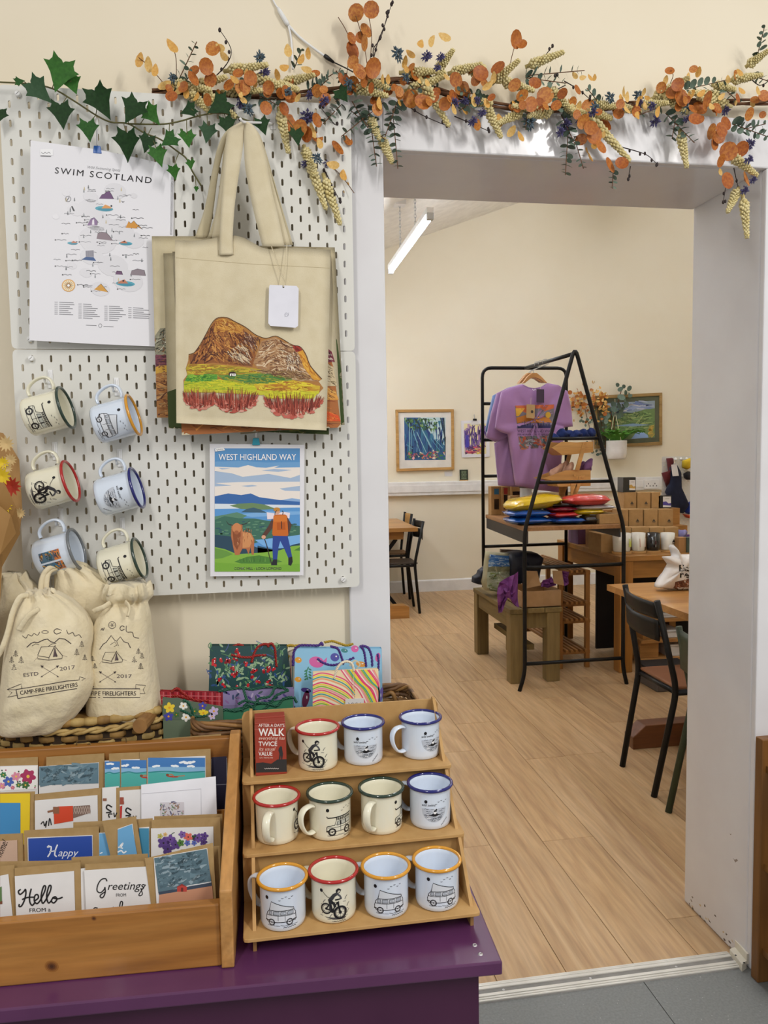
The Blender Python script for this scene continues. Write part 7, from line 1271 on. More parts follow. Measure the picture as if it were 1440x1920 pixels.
for i, (x0, y0, x1, y1) in enumerate([(580, 150, 590, 75), (690, 125, 680, 20), (760, 120, 790, 45), (850, 120, 830, 40), (920, 120, 930, 25), (990, 110, 1020, 15)]): lump('folded_hat', ['small navy hat left of the rest in the upper tray', 'navy hat with white print standing second in the upper tray', 'navy hat third from the left in the upper tray', 'navy hat fourth from the left in the upper tray', 'large navy hat near the right of the upper tray', 'navy hat leaning at the right end of the upper tray'][i], 'hat', x0, y0, x1, y1, cdY+.07+.02*(i % 3), .036, M_nv, 'navy hats in the upper caddy tray', seed=i)
for i, (x0, y0, x1, y1, m, lab) in enumerate([(560, 560, 690, 420, M_pkf, 'patterned pink sock pair hanging over the lower tray front'), (670, 540, 740, 380, M_pkf, 'pink sock pair second in the lower tray'), (740, 520, 800, 400, M_pkf, 'dusky pink sock pair beside the bamboo strut'), (890, 500, 930, 390, M_mv, 'mauve sock pair right of the bamboo strut'), (940, 500, 1020, 360, M_mv, 'long mauve sock pair leaning at the right of the tray')]): lump('sock_pair', lab, 'socks', x0, y0, x1, y1, cdY+.06+.03*(i % 2), .026, m, 'sock pairs in the lower caddy tray', seed=10+i)
# ================================================================== PLANTS ON THE CAFE WALL
wg = thing('foliage_spray', 'orange and eucalyptus foliage spray on the cafe wall behind the rack', 'garland', atY(1100, 770, YB-.08)); rw = random.Random(17); PB = 7.9/1442
def put(me, name, parent, px, py, Y, s): place(me, name, parent, atY(px, py, Y), s, rw.uniform(-2, 2), (rw.uniform(-.7, .7), rw.uniform(-.8, .8)))
for k in range(150):
    t = rw.random(); x = 1070+t*70+rw.gauss(0, 5); y = 760-10*math.sin(t*3)+rw.gauss(0, 14); put(rw.choice(LPm+LPm+[LO[3][0], LO[1][1]]), 'leaf', wg, x, y, YB-rw.uniform(.03, .12), rw.uniform(2.4, 4.4)*PB)
for k in range(60):
    x = rw.choice([1092, 1105, 1120, 1130])+rw.gauss(0, 5); y = rw.uniform(765, 855); put(rw.choice(LE), 'eucalyptus_leaf', wg, x+(y-765)*.18, y, YB-rw.uniform(.03, .1), rw.uniform(2.6, 4.2)*PB)
MB().tube([atY(1066, 765, YB-.05), atY(1100, 758, YB-.05), atY(1145, 768, YB-.05)], .008, 6).build('stem', M_twig, wg, world=True)
for p in [[(1095, 760), (1105, 800), (1112, 835)], [(1120, 765), (1135, 820), (1136, 865)]]: MB().tube([atY(*q, YB-.05) for q in p], .004, 5).build('stem', M_twig, wg, world=True)
hp = thing('hanging_planter', 'white ribbed pot with green fern hanging on the cafe wall', 'planter', atY(1156, 862, 7.74)); pc_ = atY(1156, 826, 7.74); pz = pc_.z; Z0 = atY(1156, 861, 7.74).z; R0 = .108; H0 = pz-Z0
pr = [(0, Z0), (R0*.78, Z0), (R0*.9, Z0+.015), (R0*.97, Z0+.05)]+[(R0*(.985+.012*(k % 2)), Z0+.06+k*(H0-.06)/10) for k in range(11)]+[(R0*.93, pz), (R0*.9, pz-.03), (0, pz-.03)]
MB().lathe(pr, 28, (pc_.x, pc_.y, 0)).build('pot', mat('white_ceramic', 'E2DEDA', .3), hp, True, world=True); MB().lathe([(0, pz-.02), (R0*.9, pz-.02)], 20, (pc_.x, pc_.y, 0)).build('soil', mat('soil', '2c2118', .95), hp, world=True)
for sx in (-.09, .0): MB().tube([(pc_.x+sx, pc_.y-(.1 if sx == 0 else .02), pz), atY(1153, 770, 7.80), atY(1153, 745, YB-.01)], .003, 5).build('cord', M_cot, hp, world=True)
M_fern = mat('fern_green', '5C9A34', .7, '3F7A26', 10); fr = MB()
for k in range(46):
    a_ = rw.uniform(0, 6.28); L = rw.uniform(.2, .36); b0 = V((pc_.x+.05*math.cos(a_), pc_.y+.05*math.sin(a_), pz-.02)); d = V((math.cos(a_), math.sin(a_)*.6, 0)); P_ = [b0+d*(L*t*.85)+V((0, 0, L*(1.1*t-.75*t*t))) for t in [i/7 for i in range(8)]]
    b = MB()
    for i in range(1, 8):
        s = .045*(1-i/8.5)+.012; tdir = (P_[i]-P_[i-1]).normalized(); sd = tdir.cross(V((0, 0, 1))).normalized()
        for g in (-1, 1): b.add([P_[i-1], P_[i-1]+sd*g*s+tdir*.02+V((0, 0, .006)), P_[i]], [(0, 1, 2)])
    b.tube(P_, .0025, 4); b.build('frond', M_fern, hp, world=True)
ev = thing('eucalyptus_branch', 'tall artificial eucalyptus branch rising behind the hanging pot', 'plant', atY(1150, 840, YB-.06))
for p in [[(1150, 845), (1152, 790), (1160, 750), (1168, 722)], [(1150, 830), (1146, 790), (1150, 760)]]: MB().tube(smooth_pts([atY(*q, YB-.07) for q in p], 4), .006, 6).build('stem', M_twig, ev, True, world=True)
for x, y, s in [(1157, 722, 6), (1163, 730, 6), (1170, 724, 5), (1180, 728, 6), (1172, 736, 7), (1165, 745, 8), (1178, 740, 7), (1170, 750, 7), (1182, 742, 5), (1174, 758, 7), (1160, 762, 8), (1152, 768, 8), (1164, 770, 8), (1148, 776, 7), (1158, 780, 8), (1150, 758, 7), (1144, 768, 6), (1168, 762, 6), (1166, 778, 6), (1140, 780, 7), (1136, 790, 6)]: put(rw.choice(LE), 'leaf', ev, x, y, YB-rw.uniform(.05, .13), s*PB)
# ================================================================== COUNTER WITH CANDLES
CZ = .77; M_ctr = wood('honey_oak_counter', 'B07C3C', '93632A', 'X', .7, .4, coat=.15); M_ctrY = wood('honey_oak_counter_side', 'A87436', '8C5C26', 'Y', .7, .4); M_ctrZ = wood('honey_oak_leg', 'B27A38', '925F26', 'Z', .7, .4)
ctr = thing('candle_counter', 'honey oak counter table displaying candles and kraft boxes', 'table', (3.0, 5.05, 0)); X0, X1, Y0_, Y1_ = 2.298, 4.1, 4.62, 5.68
MB().box(X0, Y0_, CZ-.035, X1, Y1_, CZ).build('top', M_ctr, ctr, world=True, bev=.003)
MB().box(X0+.03, Y0_+.03, CZ-.15, X1-.03, Y0_+.055, CZ-.035).build('apron', M_ctr, ctr, world=True); MB().box(X0+.03, Y0_+.06, CZ-.15, X0+.055, Y1_-.03, CZ-.035).build('apron', M_ctrY, ctr, world=True); MB().box(X0+.03, Y1_-.055, CZ-.15, X1-.03, Y1_-.03, CZ-.035).build('apron', M_ctr, ctr, world=True)
for x in (X0+.005, X1-.095):
    for y in (Y0_+.005, Y1_-.095): MB().box(x, y, 0, x+.09, y+.09, CZ-.035).build('leg', M_ctrZ, ctr, world=True, bev=.004)
MB().box(X0+.1, 5.18, .02, X1-.1, 5.2, CZ-.15).build('back_panel', mat('dark_backdrop', '1c1512', .8), ctr, world=True)  # added dark sheet, blocks the pale skirting and darkens the space under the counter
GK = 'kraft candle boxes on the counter'; px_ = lambda x, y, Y: atY(x, y, Y)
M_wx = mat('cream_candle_glass', 'E6E2D6', .25, coat=.4); M_bkg = mat('black_candle_glass', '1a1a1c', .2, coat=.4); M_cork = mat('cork_coaster', 'C89C62', .8)
def tri(a, x, y, s, c='3a3430'): a.poly([(x-s, y), (x, y-1.5*s), (x+s, y)], c, 1); a.line([(x-.8*s, y+.5*s), (x+.8*s, y+.5*s)], s*.25, c, 1)
def cbox(label, x0, x1, yt, yb, Y, logo=None, d=.1, m=None, lab=None, base=None):
    A = px_(x0, yb, Y); B = px_(x1, yb, Y); z0 = base if base is not None else A.z; zt = px_((x0+x1)/2, yt, Y).z; t = thing('candle_box', label, 'box', ((A.x+B.x)/2, Y+d/2, z0), group=GK); w = (B.x-A.x)/2
    MB().box(-w, -d/2, 0, w, d/2, zt-z0).build('carton', m or M_kb, t, bev=.002)
    if logo: a = Art(); tri(a, logo[0], logo[1], 3.4); a.build('logo', lambda u, v, l=0: px_(u, v, Y-.0008-.0002*l), t)
    if lab:
        a = Art(); x, y, w2, h2, c = lab; a.rect(x, y, x+w2, y+h2, 'e0dcd8', 1); a.poly([(x, y+h2*.5), (x+w2*.4, y+h2*.45), (x+w2*.7, y+h2*.65), (x+w2, y+h2*.6), (x+w2, y+h2*.85), (x, y+h2*.8)], c, 2); a.line([(x+w2*.3, y+h2*.2), (x+w2*.8, y+h2*.2)], .8, '9a9a90', 2); a.build('label', lambda u, v, l=0: px_(u, v, Y-.001-.0002*l), t)
    return t
def s8(x, y): return (1160+x*.11459, 840+y*.11458)
Ya, Yb_, Yc = 4.84, 4.95, 5.06; zA = CZ; zB = px_(1200, 988, Yb_).z; zC = px_(1200, 954.5, Yc).z
# stepped riser
rs = thing('display_riser', 'stepped wooden riser behind the front candles', 'riser', (2.77, 5.06, CZ)); MB().box(-.45, -.10, 0, .2, .0, zB-CZ-.001).build('step', M_ctr, rs); MB().box(-.45, .0, 0, .2, .14, zC-CZ-.001).build('step', M_ctr, rs)
for i, (x0, x1) in enumerate([(1163, 1183), (1184, 1217), (1218, 1244.5), (1245.5, 1272)]): cbox(['leftmost', 'second', 'third', 'rightmost'][i]+' kraft candle box standing behind the front candle jars', x0, x1, 988.5, 1008, Ya, d=.075, base=CZ+.0005)
for i, (x0, x1, lx) in enumerate([(1160, 1178, None), (1179.5, 1205.5, 1195.5), (1207.5, 1233, 1226), (1234.5, 1262, 1254.5)]): cbox(['leftmost', 'second', 'third', 'rightmost'][i]+' kraft candle box in the middle row of the display', x0, x1, 955, 987, Yb_, (lx, 978) if lx else None, base=zB)
for i, (x0, x1, lx) in enumerate([(1170, 1193, 1185), (1195, 1219.5, 1211.5), (1221.5, 1238, None)]): cbox(['leftmost', 'second', 'rightmost plain'][i]+' kraft candle box in the top row of the display', x0, x1, 923, 954, Yc, (lx, 945) if lx else None, base=zC)
cbox('black candle box with purple label in the display', 1234.5, 1259, 929, 954, Yc, d=.09, m=M_bkg, lab=(1243, 931, 15, 20, '54489a'), base=zC); zt = px_(1182, 923, Yc).z
cbox('black candle box with ochre label on top of the display', 1168.5, 1192, 895, 922.5, Yc+.005, d=.09, m=M_bkg, lab=(1180, 900, 11, 19, 'c8a050'), base=zt+.0005)
for i, (x0, x1, m, lab, ln) in enumerate([(1159, 1173, M_wx, None, 'cream candle jar half hidden behind the rack leg'), (1174, 1188.5, M_wx, 'c8d05a', 'cream candle jar with a yellow-green label'), (1189.5, 1216.5, M_wx, 'd8b8a8', 'cream candle jar with a faint pink label'), (1217.5, 1244, M_bkg, '8a2838', 'black candle jar with a red label'), (1245, 1272, M_wx, None, 'cream candle jar with a black triangle logo')]):
    Y = 4.72; A = px_(x0, 1031, Y); B = px_(x1, 1031, Y); R1 = (B.x-A.x)/2; c = (A+B)/2; zt = px_(x0, 1001, Y).z
    if R1 < .04: R1 = .045; c.x = A.x+.02 if i else A.x+.03; 
    if i == 1: c.x = B.x-.047
    R1 = min(R1, .046); t = thing('candle_jar', ln, 'candle', (c.x, Y+R1, CZ+.0005), group='candle jars on the counter')
    MB().lathe([(0, 0), (R1*1.08, 0), (R1*1.08, .012), (0, .012)], 24).build('coaster', M_cork, t); hh = zt-CZ; MB().lathe([(0, .013), (R1*.82, .013), (R1*.88, .02), (R1, hh), (R1*.93, hh), (R1*.9, hh-.012), (0, hh-.014)], 26).build('glass', m, t, True)
    a = Art()
    if lab and i == 3: a.rect(1229, 1005, 1243, 1026, 'e0dcd8', 1); a.poly([(1229, 1014), (1235, 1016), (1243, 1019), (1243, 1022), (1229, 1021)], lab, 2)
    elif lab: xx = x1-9 if i == 1 else x0+10; a.rect(xx, 1010, min(xx+14, x1-1.5), 1026, lab, 1)
    elif i == 4: tri(a, 1264, 1017, 4.2, '23231f')
    if a.v: a.build('label', lambda u, v, l=0: (lambda p: V((p.x, Y-.0016-.0002*l+R1-math.sqrt(max(1e-6, R1**2-(p.x-c.x)**2)) if abs(p.x-c.x) < R1 else Y+R1, p.z)))(px_(u, v, Y)), t)
kbox('plain kraft carton standing on the left end of the counter', 1127, 1160, 1001, 1036, CZ, .2, name='kraft_carton'); 
pb = thing('purple_crate', 'translucent purple plastic crate at the back of the counter', 'crate', (2.62, 5.42, CZ)); M_pp = mat('purple_plastic', '6A4A6E', .3)
q0 = atY(1084, 1016, 5.32); q1 = atY(1126, 1016, 5.32); 
for nm, bb in [('front', (q0.x, 5.32, q1.x, 5.325)), ('back', (q0.x, 5.5, q1.x, 5.505)), ('side', (q0.x, 5.325, q0.x+.005, 5.5)), ('side', (q1.x-.005, 5.325, q1.x, 5.5))]: MB().box(bb[0], bb[1], CZ+.001, bb[2], bb[3], CZ+.115).build(nm, M_pp, pb, world=True)
for i, (c_, x, y, r_) in enumerate([('8a86b8', 1278, 1000, .035), ('5a3a78', 1284, 1008, .03), ('c8a888', 1290, 1012, .03)]):
    p = atZ(x, 1034, CZ); lump('yarn_hank', ['pale lilac wool bundle', 'deep purple wool bundle', 'beige wool bundle'][i]+' at the right of the candles', 'wool', x-7, y+6, x+9, y-4, 4.86+.02*i, r_, mat('wool_%d' % i, c_, .95, bump=.4), 'wool bundles on the counter', conv=lambda x, y: (x, y), seed=40+i)
for i, (x0, x1, c_) in enumerate([(1272, 1288, 'A87C4C'), (1288.5, 1302, '4a5a50')]): kbox(['small brown box', 'small grey-green box'][i]+' at the right end of the candle row', x0, x1, 1008, 1036, CZ, .06, name='small_box', m=mat('small_box_%d' % i, c_, .7))
# pegboard with gloves, standing on the counter
pg = thing('pegboard', 'small white pegboard with gloves standing at the back of the counter', 'pegboard', mat=Matrix.Translation((3.02, 5.40, CZ+.002)) @ Matrix.Scale(.83, 4)); b = ob('panel', PBM, pg); b.matrix_local = Matrix.Translation((.56, 0, 0)) @ Matrix.Rotation(-math.pi/2, 4, 'Y')
for k in range(9): MB().sph((.07+k*.055, -.012, .735), .014, 10, 6).build('peg_head', M_white, pg, True)
def glove(label, pts, Y, m, cord=None):
    P = [atY(*s8(*p), Y) for p in pts]; c = sum(P, V((0, 0, 0)))/len(P); t = thing('glove', label, 'gloves', (c.x, Y, min(p.z for p in P)), group='knitwear hanging on the small pegboard'); b = MB(); D = []
    for i in range(len(P)): a_, b_ = P[i], P[(i+1) % len(P)]; D += [a_.lerp(b_, k/2) for k in range(2)]
    b.loft([[V((c.x+(p.x-c.x)*s, Y+dy, c.z+(p.z-c.z)*s)) for p in D] for s, dy in [(1, .02), (1, 0), (.9, -.018), (.5, -.026), (.03, -.027)]], (True, True)); b.build('fabric', m, t, True, world=True); return t
M_nvg = mat('dark_navy_wool', '14182C', .95, '1a2036', 30); M_mar = mat('maroon_wool', '5A1A1C', .95); glove('maroon glove behind the navy gloves', [(800, 170), (880, 160), (895, 260), (850, 280), (850, 480), (800, 640), (720, 410), (830, 380)], 5.365, M_mar); glove('dark navy glove pair with a white ticket', [(850, 300), (900, 240), (960, 280), (1010, 370), (1020, 640), (1120, 860), (1150, 940), (1060, 1070), (980, 1060), (960, 980), (930, 1080), (890, 1070), (860, 900), (780, 720), (840, 560)], 5.34, M_nvg)
glove('mustard yellow hat at the right of the small pegboard', [(1060, 210), (1200, 160), (1210, 300), (1120, 350), (1055, 320)], 5.35, mat('mustard_wool', 'C8A820', .95)); glove('black and grey mittens below the mustard hat', [(1080, 420), (1150, 380), (1210, 420), (1210, 520), (1130, 520), (1090, 490)], 5.36, mat('charcoal_wool', '2c2c30', .95)); glove('royal blue scarf end at the lower right of the small pegboard', [(1150, 900), (1210, 860), (1210, 1090), (1140, 1080), (1100, 1050)], 5.36, mat('royal_blue_wool', '1E3A94', .95)); glove('orange-red hat below the blue scarf', [(1060, 1080), (1130, 1090), (1210, 1110), (1210, 1160), (1120, 1140)], 5.34, mat('orange_red_wool', 'B8482A', .95))
tgl = thing('swing_tag', 'white ticket on the navy gloves', 'tag', atY(*s8(920, 460), 5.30)); MB().prism([atY(*s8(*p), 5.30) for p in [(862, 275), (950, 262), (985, 455), (885, 462)]], (0, .003, 0)).build('card', M_cardw, tgl, world=True); MB().tube([atY(*s8(905, 275), 5.30), atY(*s8(912, 200), 5.34)], .002, 5).build('string', M_cot, tgl, world=True)
# crates and boxes stored below the counter
GS = 'boxes stored under the counter'
def ubox(label, x0, x1, yt, yb, Y, d, m, name, cat='box', base=None):
    A = atY(x0, yb, Y); B = atY(x1, yb, Y); z0 = A.z if base is None else base; zt = atY((x0+x1)/2, yt, Y).z; t = thing(name, label, cat, ((A.x+B.x)/2, Y+d/2, z0), group=GS); w = (B.x-A.x)/2; MB().box(-w, -d/2, 0, w, d/2, zt-z0-.012).build('body', m, t, bev=.003); MB().box(-w-.006, -d/2-.006, zt-z0-.012, w+.006, d/2+.006, zt-z0).build('lid', m, t, bev=.002); return zt
M_crate = wood('pale_pine_crate', 'B8864A', '9A6C36', 'X', .8, .6, knots=5); Yu = 4.80
psh = thing('pallet_shelf', 'low pale pallet-wood shelf unit under the counter', 'shelf', (2.75, 4.9, 0)); G0 = atY(1202, 1240, Yu-.03); G1 = atY(1300, 1240, Yu-.03); zL = atY(1240, 1232, Yu).z; zM = atY(1240, 1197, Yu).z; zH = atY(1240, 1159, Yu).z
for z in (zL, zM, zH): MB().box(G0.x, Yu-.03, z-.022, G1.x, Yu+.3, z).build('board', M_crate, psh, world=True, bev=.002)
for x in (G0.x, G1.x-.05): MB().box(x, Yu+.2, 0, x+.05, Yu+.28, zH-.022).build('upright', M_crate, psh, world=True)
MB().box(G0.x+.02, Yu-.02, 0, G0.x+.1, Yu+.06, zL-.022).build('block', M_crate, psh, world=True, bev=.003)
ubox('lower pale wooden chest under the counter', 1200, 1235, 1199.5, 1232, Yu, .17, M_crate, 'wooden_chest', base=zL+.0005); ubox('upper pale wooden chest under the counter', 1205, 1236, 1173, 1196, Yu, .17, M_crate, 'wooden_chest', base=zM+.0005)
M_wc = mat('white_carton', 'D8D8DA', .6); ubox('white carton beside the lower wooden chest', 1252, 1276, 1208, 1232, Yu, .17, M_wc, 'white_carton', base=zL+.0005); ubox('flat white carton beside the upper wooden chest', 1246, 1274, 1181, 1197, Yu, .17, M_wc, 'white_carton', base=zM+.0005); ubox('stack of white paper on the pallet shelf', 1240, 1278, 1149, 1159, Yu, .2, M_wc, 'paper_stack', base=zH+.0005)
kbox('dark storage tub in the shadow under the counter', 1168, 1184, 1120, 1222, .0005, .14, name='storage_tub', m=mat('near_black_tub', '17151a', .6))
gbx = thing('floor_tub', 'grey-brown storage tub on the floor below the counter front', 'tub', (2.62, 4.25, 0)); A = atY(1232, 1290, 4.2); B = atY(1310, 1290, 4.2); MB().box(A.x-2.62, -.05, 0, B.x-2.62, .2, .115).build('body', mat('grey_tub', '5c5450', .6), gbx, bev=.006); MB().box(A.x-2.63, -.06, .115, B.x-2.61, .21, .128).build('lid', mat('dark_lid', '1c1a1a', .6), gbx, bev=.003)
# ================================================================== RUSTIC BENCH AND ITS LOAD
M_rus = wood('weathered_pallet_wood', '8E774A', '6C5830', 'Z', .7, .75, objrand=.08); M_rusY = wood('weathered_pallet_board', '8A7446', '6A562E', 'Y', .7, .75)
bn = thing('rustic_bench', 'weathered wooden bench standing inside the rack', 'bench', (1.70, 4.95, 0)); bz = .475
for k in range(3): MB().box(1.53+k*.115, 4.54, bz-.03, 1.53+k*.115+.111, 5.37, bz).build('seat_plank', M_rusY, bn, world=True, bev=.003)
for x in (1.535, 1.775):
    for y in (4.545, 5.285): MB().box(x, y, 0, x+.085, y+.085, bz-.03).build('leg', M_rus, bn, world=True, bev=.004)
MB().box(1.545, 4.63, bz-.13, 1.565, 5.285, bz-.03).build('apron', M_rusY, bn, world=True); MB().box(1.62, 4.565, bz-.13, 1.775, 4.585, bz-.03).build('apron', M_rus, bn, world=True); MB().box(1.66, 4.63, .19, 1.72, 5.285, .225).build('stretcher', M_rusY, bn, world=True); MB().box(1.83, 4.63, bz-.13, 1.85, 5.285, bz-.03).build('apron', M_rusY, bn, world=True)
def cr(x, y): return (890+x*.15972, 960+y*.15966)
M_cb = mat('corrugated_card', 'A8845C', .8, '9E7A52', 20); cbx = thing('cardboard_box', 'open cardboard box with flaps up on the rustic bench', 'cardboard box', (1.745, 4.70, bz)); xA, xB = 1.612, 1.872; ya, yb = 4.56, 4.84; zt = bz+.105
for nm, bb in [('front', (xA, ya, xB, ya+.006)), ('back', (xA, yb-.006, xB, yb)), ('side', (xA, ya+.006, xA+.006, yb-.006)), ('side', (xB-.006, ya+.006, xB, yb-.006))]: MB().box(bb[0], bb[1], bz+.001, bb[2], bb[3], zt).build(nm, M_cb, cbx, world=True)
MB().box(xA, ya, bz+.001, xB, yb, bz+.006).build('bottom', M_cb, cbx, world=True)
for pts, nm in [([(590, 690), (735, 695), (775, 862), (600, 898)], 'flap'), ([(915, 690), (1025, 690), (1050, 865), (930, 838)], 'flap')]: MB().prism([atY(*cr(*p), ya+.02+(.03 if i < 2 else 0)) for i, p in enumerate(pts)], (0, .005, 0)).build(nm, M_cb, cbx, world=True)
M_tis = mat('purple_tissue', '7A3A82', .7, '6C3074', 12, bump=.5, bscale=30); ts = thing('tissue_paper', 'crumpled purple tissue paper spilling from the cardboard box', 'tissue paper', (1.62, 4.6, bz)); r = random.Random(3)
def crumple(pts, Y): 
    b = MB(); P = [atY(*cr(*p), Y+r.uniform(-.02, .02)) for p in pts]; c = sum(P, V((0, 0, 0)))/len(P); n = len(P); D = []
    for i in range(n): a_, q_ = P[i], P[(i+1) % n]; D += [a_, a_.lerp(q_, .5)+V((0, r.uniform(-.02, .02), 0))]
    rings = [D]+[[c.lerp(p, s)+V((0, r.uniform(-.018, .018), 0)) for p in D] for s in (.75, .5, .25)]; b.loft(rings, (False, True)); return b
crumple([(510, 700), (505, 920), (520, 1120), (470, 1100), (400, 990), (330, 1060), (320, 1180), (280, 1190), (262, 960), (290, 830), (400, 760)], 4.52).build('sheet', M_tis, ts, world=True, solid=.001); crumple([(1030, 690), (1110, 700), (1105, 840), (1055, 870)], 4.66).build('sheet', M_tis, ts, world=True, solid=.001); crumple([(780, 880), (800, 800), (900, 760), (960, 860), (860, 890)], 4.64).build('sheet', M_tis, ts, world=True, solid=.001)
# printed paper-look bag, dark bags
def sack(name, label, cat, pts, Y, d, m, art=None, mouth=False):
    P = [atY(*cr(*p), Y) for p in pts]; c = sum(P, V((0, 0, 0)))/len(P); t = thing(name, label, cat, (c.x, Y+d/2, max(bz+.001, min(p.z for p in P))), group='bags on the rustic bench'); b = MB(); D = []
    for i in range(len(P)): a_, q_ = P[i], P[(i+1) % len(P)]; D += [a_.lerp(q_, k/3) for k in range(3)]
    b.loft([[V((c.x+(p.x-c.x)*s, Y+dy*d+.006*math.sin(40*p.z+20*p.x), c.z+(p.z-c.z)*s)) for p in D] for s, dy in [(.8, 1), (1, .75), (1.0, .3), (.92, .06), (.6, 0), (.3, -.01), (.03, -.012)]], (True, True)); b.build('body', m, t, True, world=True)
    if art: art.split(40).build('print', (lambda s: (lambda u, v, l=0: s(*cr(u, v), l*8)))(surf(b)), t, INKF)
    return t
a = Art(); P = [(168, 505), (440, 515), (450, 640), (160, 640)]; a.poly(P, '3f74b8', 1); a.strokes(P, 50, 60, 20, ['2f64b0', '5a8ac4', 'a8c0d8', '86a8cc'], 2, -.05, r, .2); a.poly([(160, 640), (450, 640), (455, 700), (150, 705)], '7a7a5c', 1.5); a.poly([(150, 700), (455, 695), (450, 900), (140, 905)], 'a8b09a', 1.4); a.strokes([(150, 700), (450, 695), (450, 930), (140, 930)], 60, 70, 18, ['8a9a80', 'c0c8b8', '6a7a5a', '9aa08a', '7a8a4c'], 2, .1, r, .4)
sack('carrier_bag', 'open bag printed with blue sky and moor on the rustic bench', 'bag', [(165, 480), (440, 500), (455, 640), (450, 830), (300, 950), (150, 930), (120, 840), (150, 660)], 4.96, .12, mat('stone_fabric', 'A8A284', .85), a); M_nb = mat('navy_nylon', '121a30', .6, '0e1426', 12)
sack('holdall', 'small dark navy bag hanging over the left end of the bench', 'bag', [(140, 650), (140, 870), (60, 860), (0, 840), (5, 780), (60, 740), (80, 690)], 5.05, .1, M_nb); sack('holdall', 'large navy bag behind the cardboard box on the bench', 'bag', [(440, 520), (600, 480), (780, 500), (830, 540), (810, 640), (760, 860), (560, 860), (440, 760)], 4.90, .25, M_nb)
bt = thing('brown_folder', 'brown flat folder lying behind the printed bag', 'folder', atY(*cr(420, 480), 5.2)); MB().prism([atY(*cr(*p), 5.2) for p in [(310, 440), (545, 450), (545, 880), (312, 880)]], (0, .03, 0)).build('cover', mat('taupe_card', '6C5C50', .7), bt, world=True)
# ================================================================== SLATTED SHOE RACK
M_sr = wood('acacia_slats', 'A8743C', '8A5A2A', 'Y', .8, .5); M_srz = wood('acacia_posts', 'AE783C', '8E5C2A', 'Z', .8, .5); sr = thing('slatted_rack', 'four-tier slatted wooden shoe rack beside the bench', 'shoe rack', (2.07, 5.15, 0)); xs0, xs1 = 1.955, 2.175
for x in (xs0, xs1-.03):
    for y in (4.80, 5.50): MB().box(x, y, 0, x+.03, y+.03, .66).build('post', M_srz, sr, world=True, bev=.002)
for z in (.665, .455, .34, .13):
    for y in (4.806, 5.506): MB().box(xs0-.005, y, z-.035, xs1+.005, y+.018, z-.012).build('rail', M_sr, sr, world=True)
    for k in range(5): x = xs0+.034+k*(xs1-xs0-.086)/4; MB().box(x, 4.76, z-.012, x+.018, 5.56, z+.006).build('slat', M_sr, sr, world=True, bev=.002)
# ================================================================== TABLES AND CHAIRS
M_but = wood('butcher_block', 'BE8C4C', '9C6A32', 'X', .9, .35, coat=.2, c3='B07C40', objrand=.13)
tb2 = thing('cafe_table', 'butcher block cafe table at the right with a snack bag on it', 'table', (2.35, 3.2, 0))
for k in range(9): MB().box(1.80, 2.56+k*.134, .718, 3.0, 2.56+k*.134+.1335, .75).build('top_stave', M_but, tb2, world=True)
for y in (2.8, 3.40): MB().prism([(1.765, y, 0), (3.0, y, 0), (3.0, y, .115), (1.83, y, .115), (1.765, y, .06)], (0, .09, 0)).build('foot_beam', wood('dark_oak_beam', '7A4A26', '5C341A', 'X', .8, .5), tb2, world=True, bev=.004)
for y in (2.80, 3.40): MB().box(2.3, y+.01, .115, 2.42, y+.08, .718).build('column', M_ctrZ, tb2, world=True)
sn = thing('snack_bag', 'crumpled white crisp bag standing on the right cafe table', 'snack bag', atY(1268, 1104, 3.52)); 
def cs(x, y): return (1120+x*.27073, 1020+y*.27083)
yS = 3.50; outl = [(425, 305), (470, 240), (530, 150), (490, 95), (560, 88), (545, 12), (560, 30), (585, 82), (720, 75), (760, 200), (780, 320), (600, 322), (500, 318)]
P = [atY(*cs(*p), yS) for p in outl]; zmin = .751; P = [V((p.x, p.y, max(p.z, zmin))) for p in P]; c = sum(P, V((0, 0, 0)))/len(P); D = []
for i in range(len(P)): a_, q_ = P[i], P[(i+1) % len(P)]; D += [a_.lerp(q_, k/3) for k in range(3)]
b = MB(); b.loft([[V((c.x+(p.x-c.x)*s, yS+dy+.004*math.sin(60*p.x+50*p.z), max(zmin, c.z+(p.z-c.z)*s))) for p in D] for s, dy in [(.9, .07), (1, .05), (1, .015), (.9, -.008), (.55, -.02), (.28, -.022), (.03, -.023)]], (True, True)); b.build('pouch', mat('white_foil', 'E2DEDC', .3, 'D4CFCC', 10, bump=.5, bscale=25), sn, True, world=True)
a = Art(); a.text('Eat', 566, 188, 62, '18181a', 1, width=98, bold=.02); a.text('real', 572, 232, 62, '18181a', 1, width=112, bold=.02, rot=.02); Pp = [(530, 316), (540, 262), (640, 240), (740, 250), (760, 318)]; a.poly(Pp, '6c4438', 1); a.strokes(Pp, 40, 30, 9, ['8a5a48', '54302a', 'b08a74', 'a86a50'], 2, .6, r, .8); a.split(30).build('print', (lambda s: (lambda u, v, l=0: s(*cs(u, v), l*6)))(surf(b)), sn, INKG)
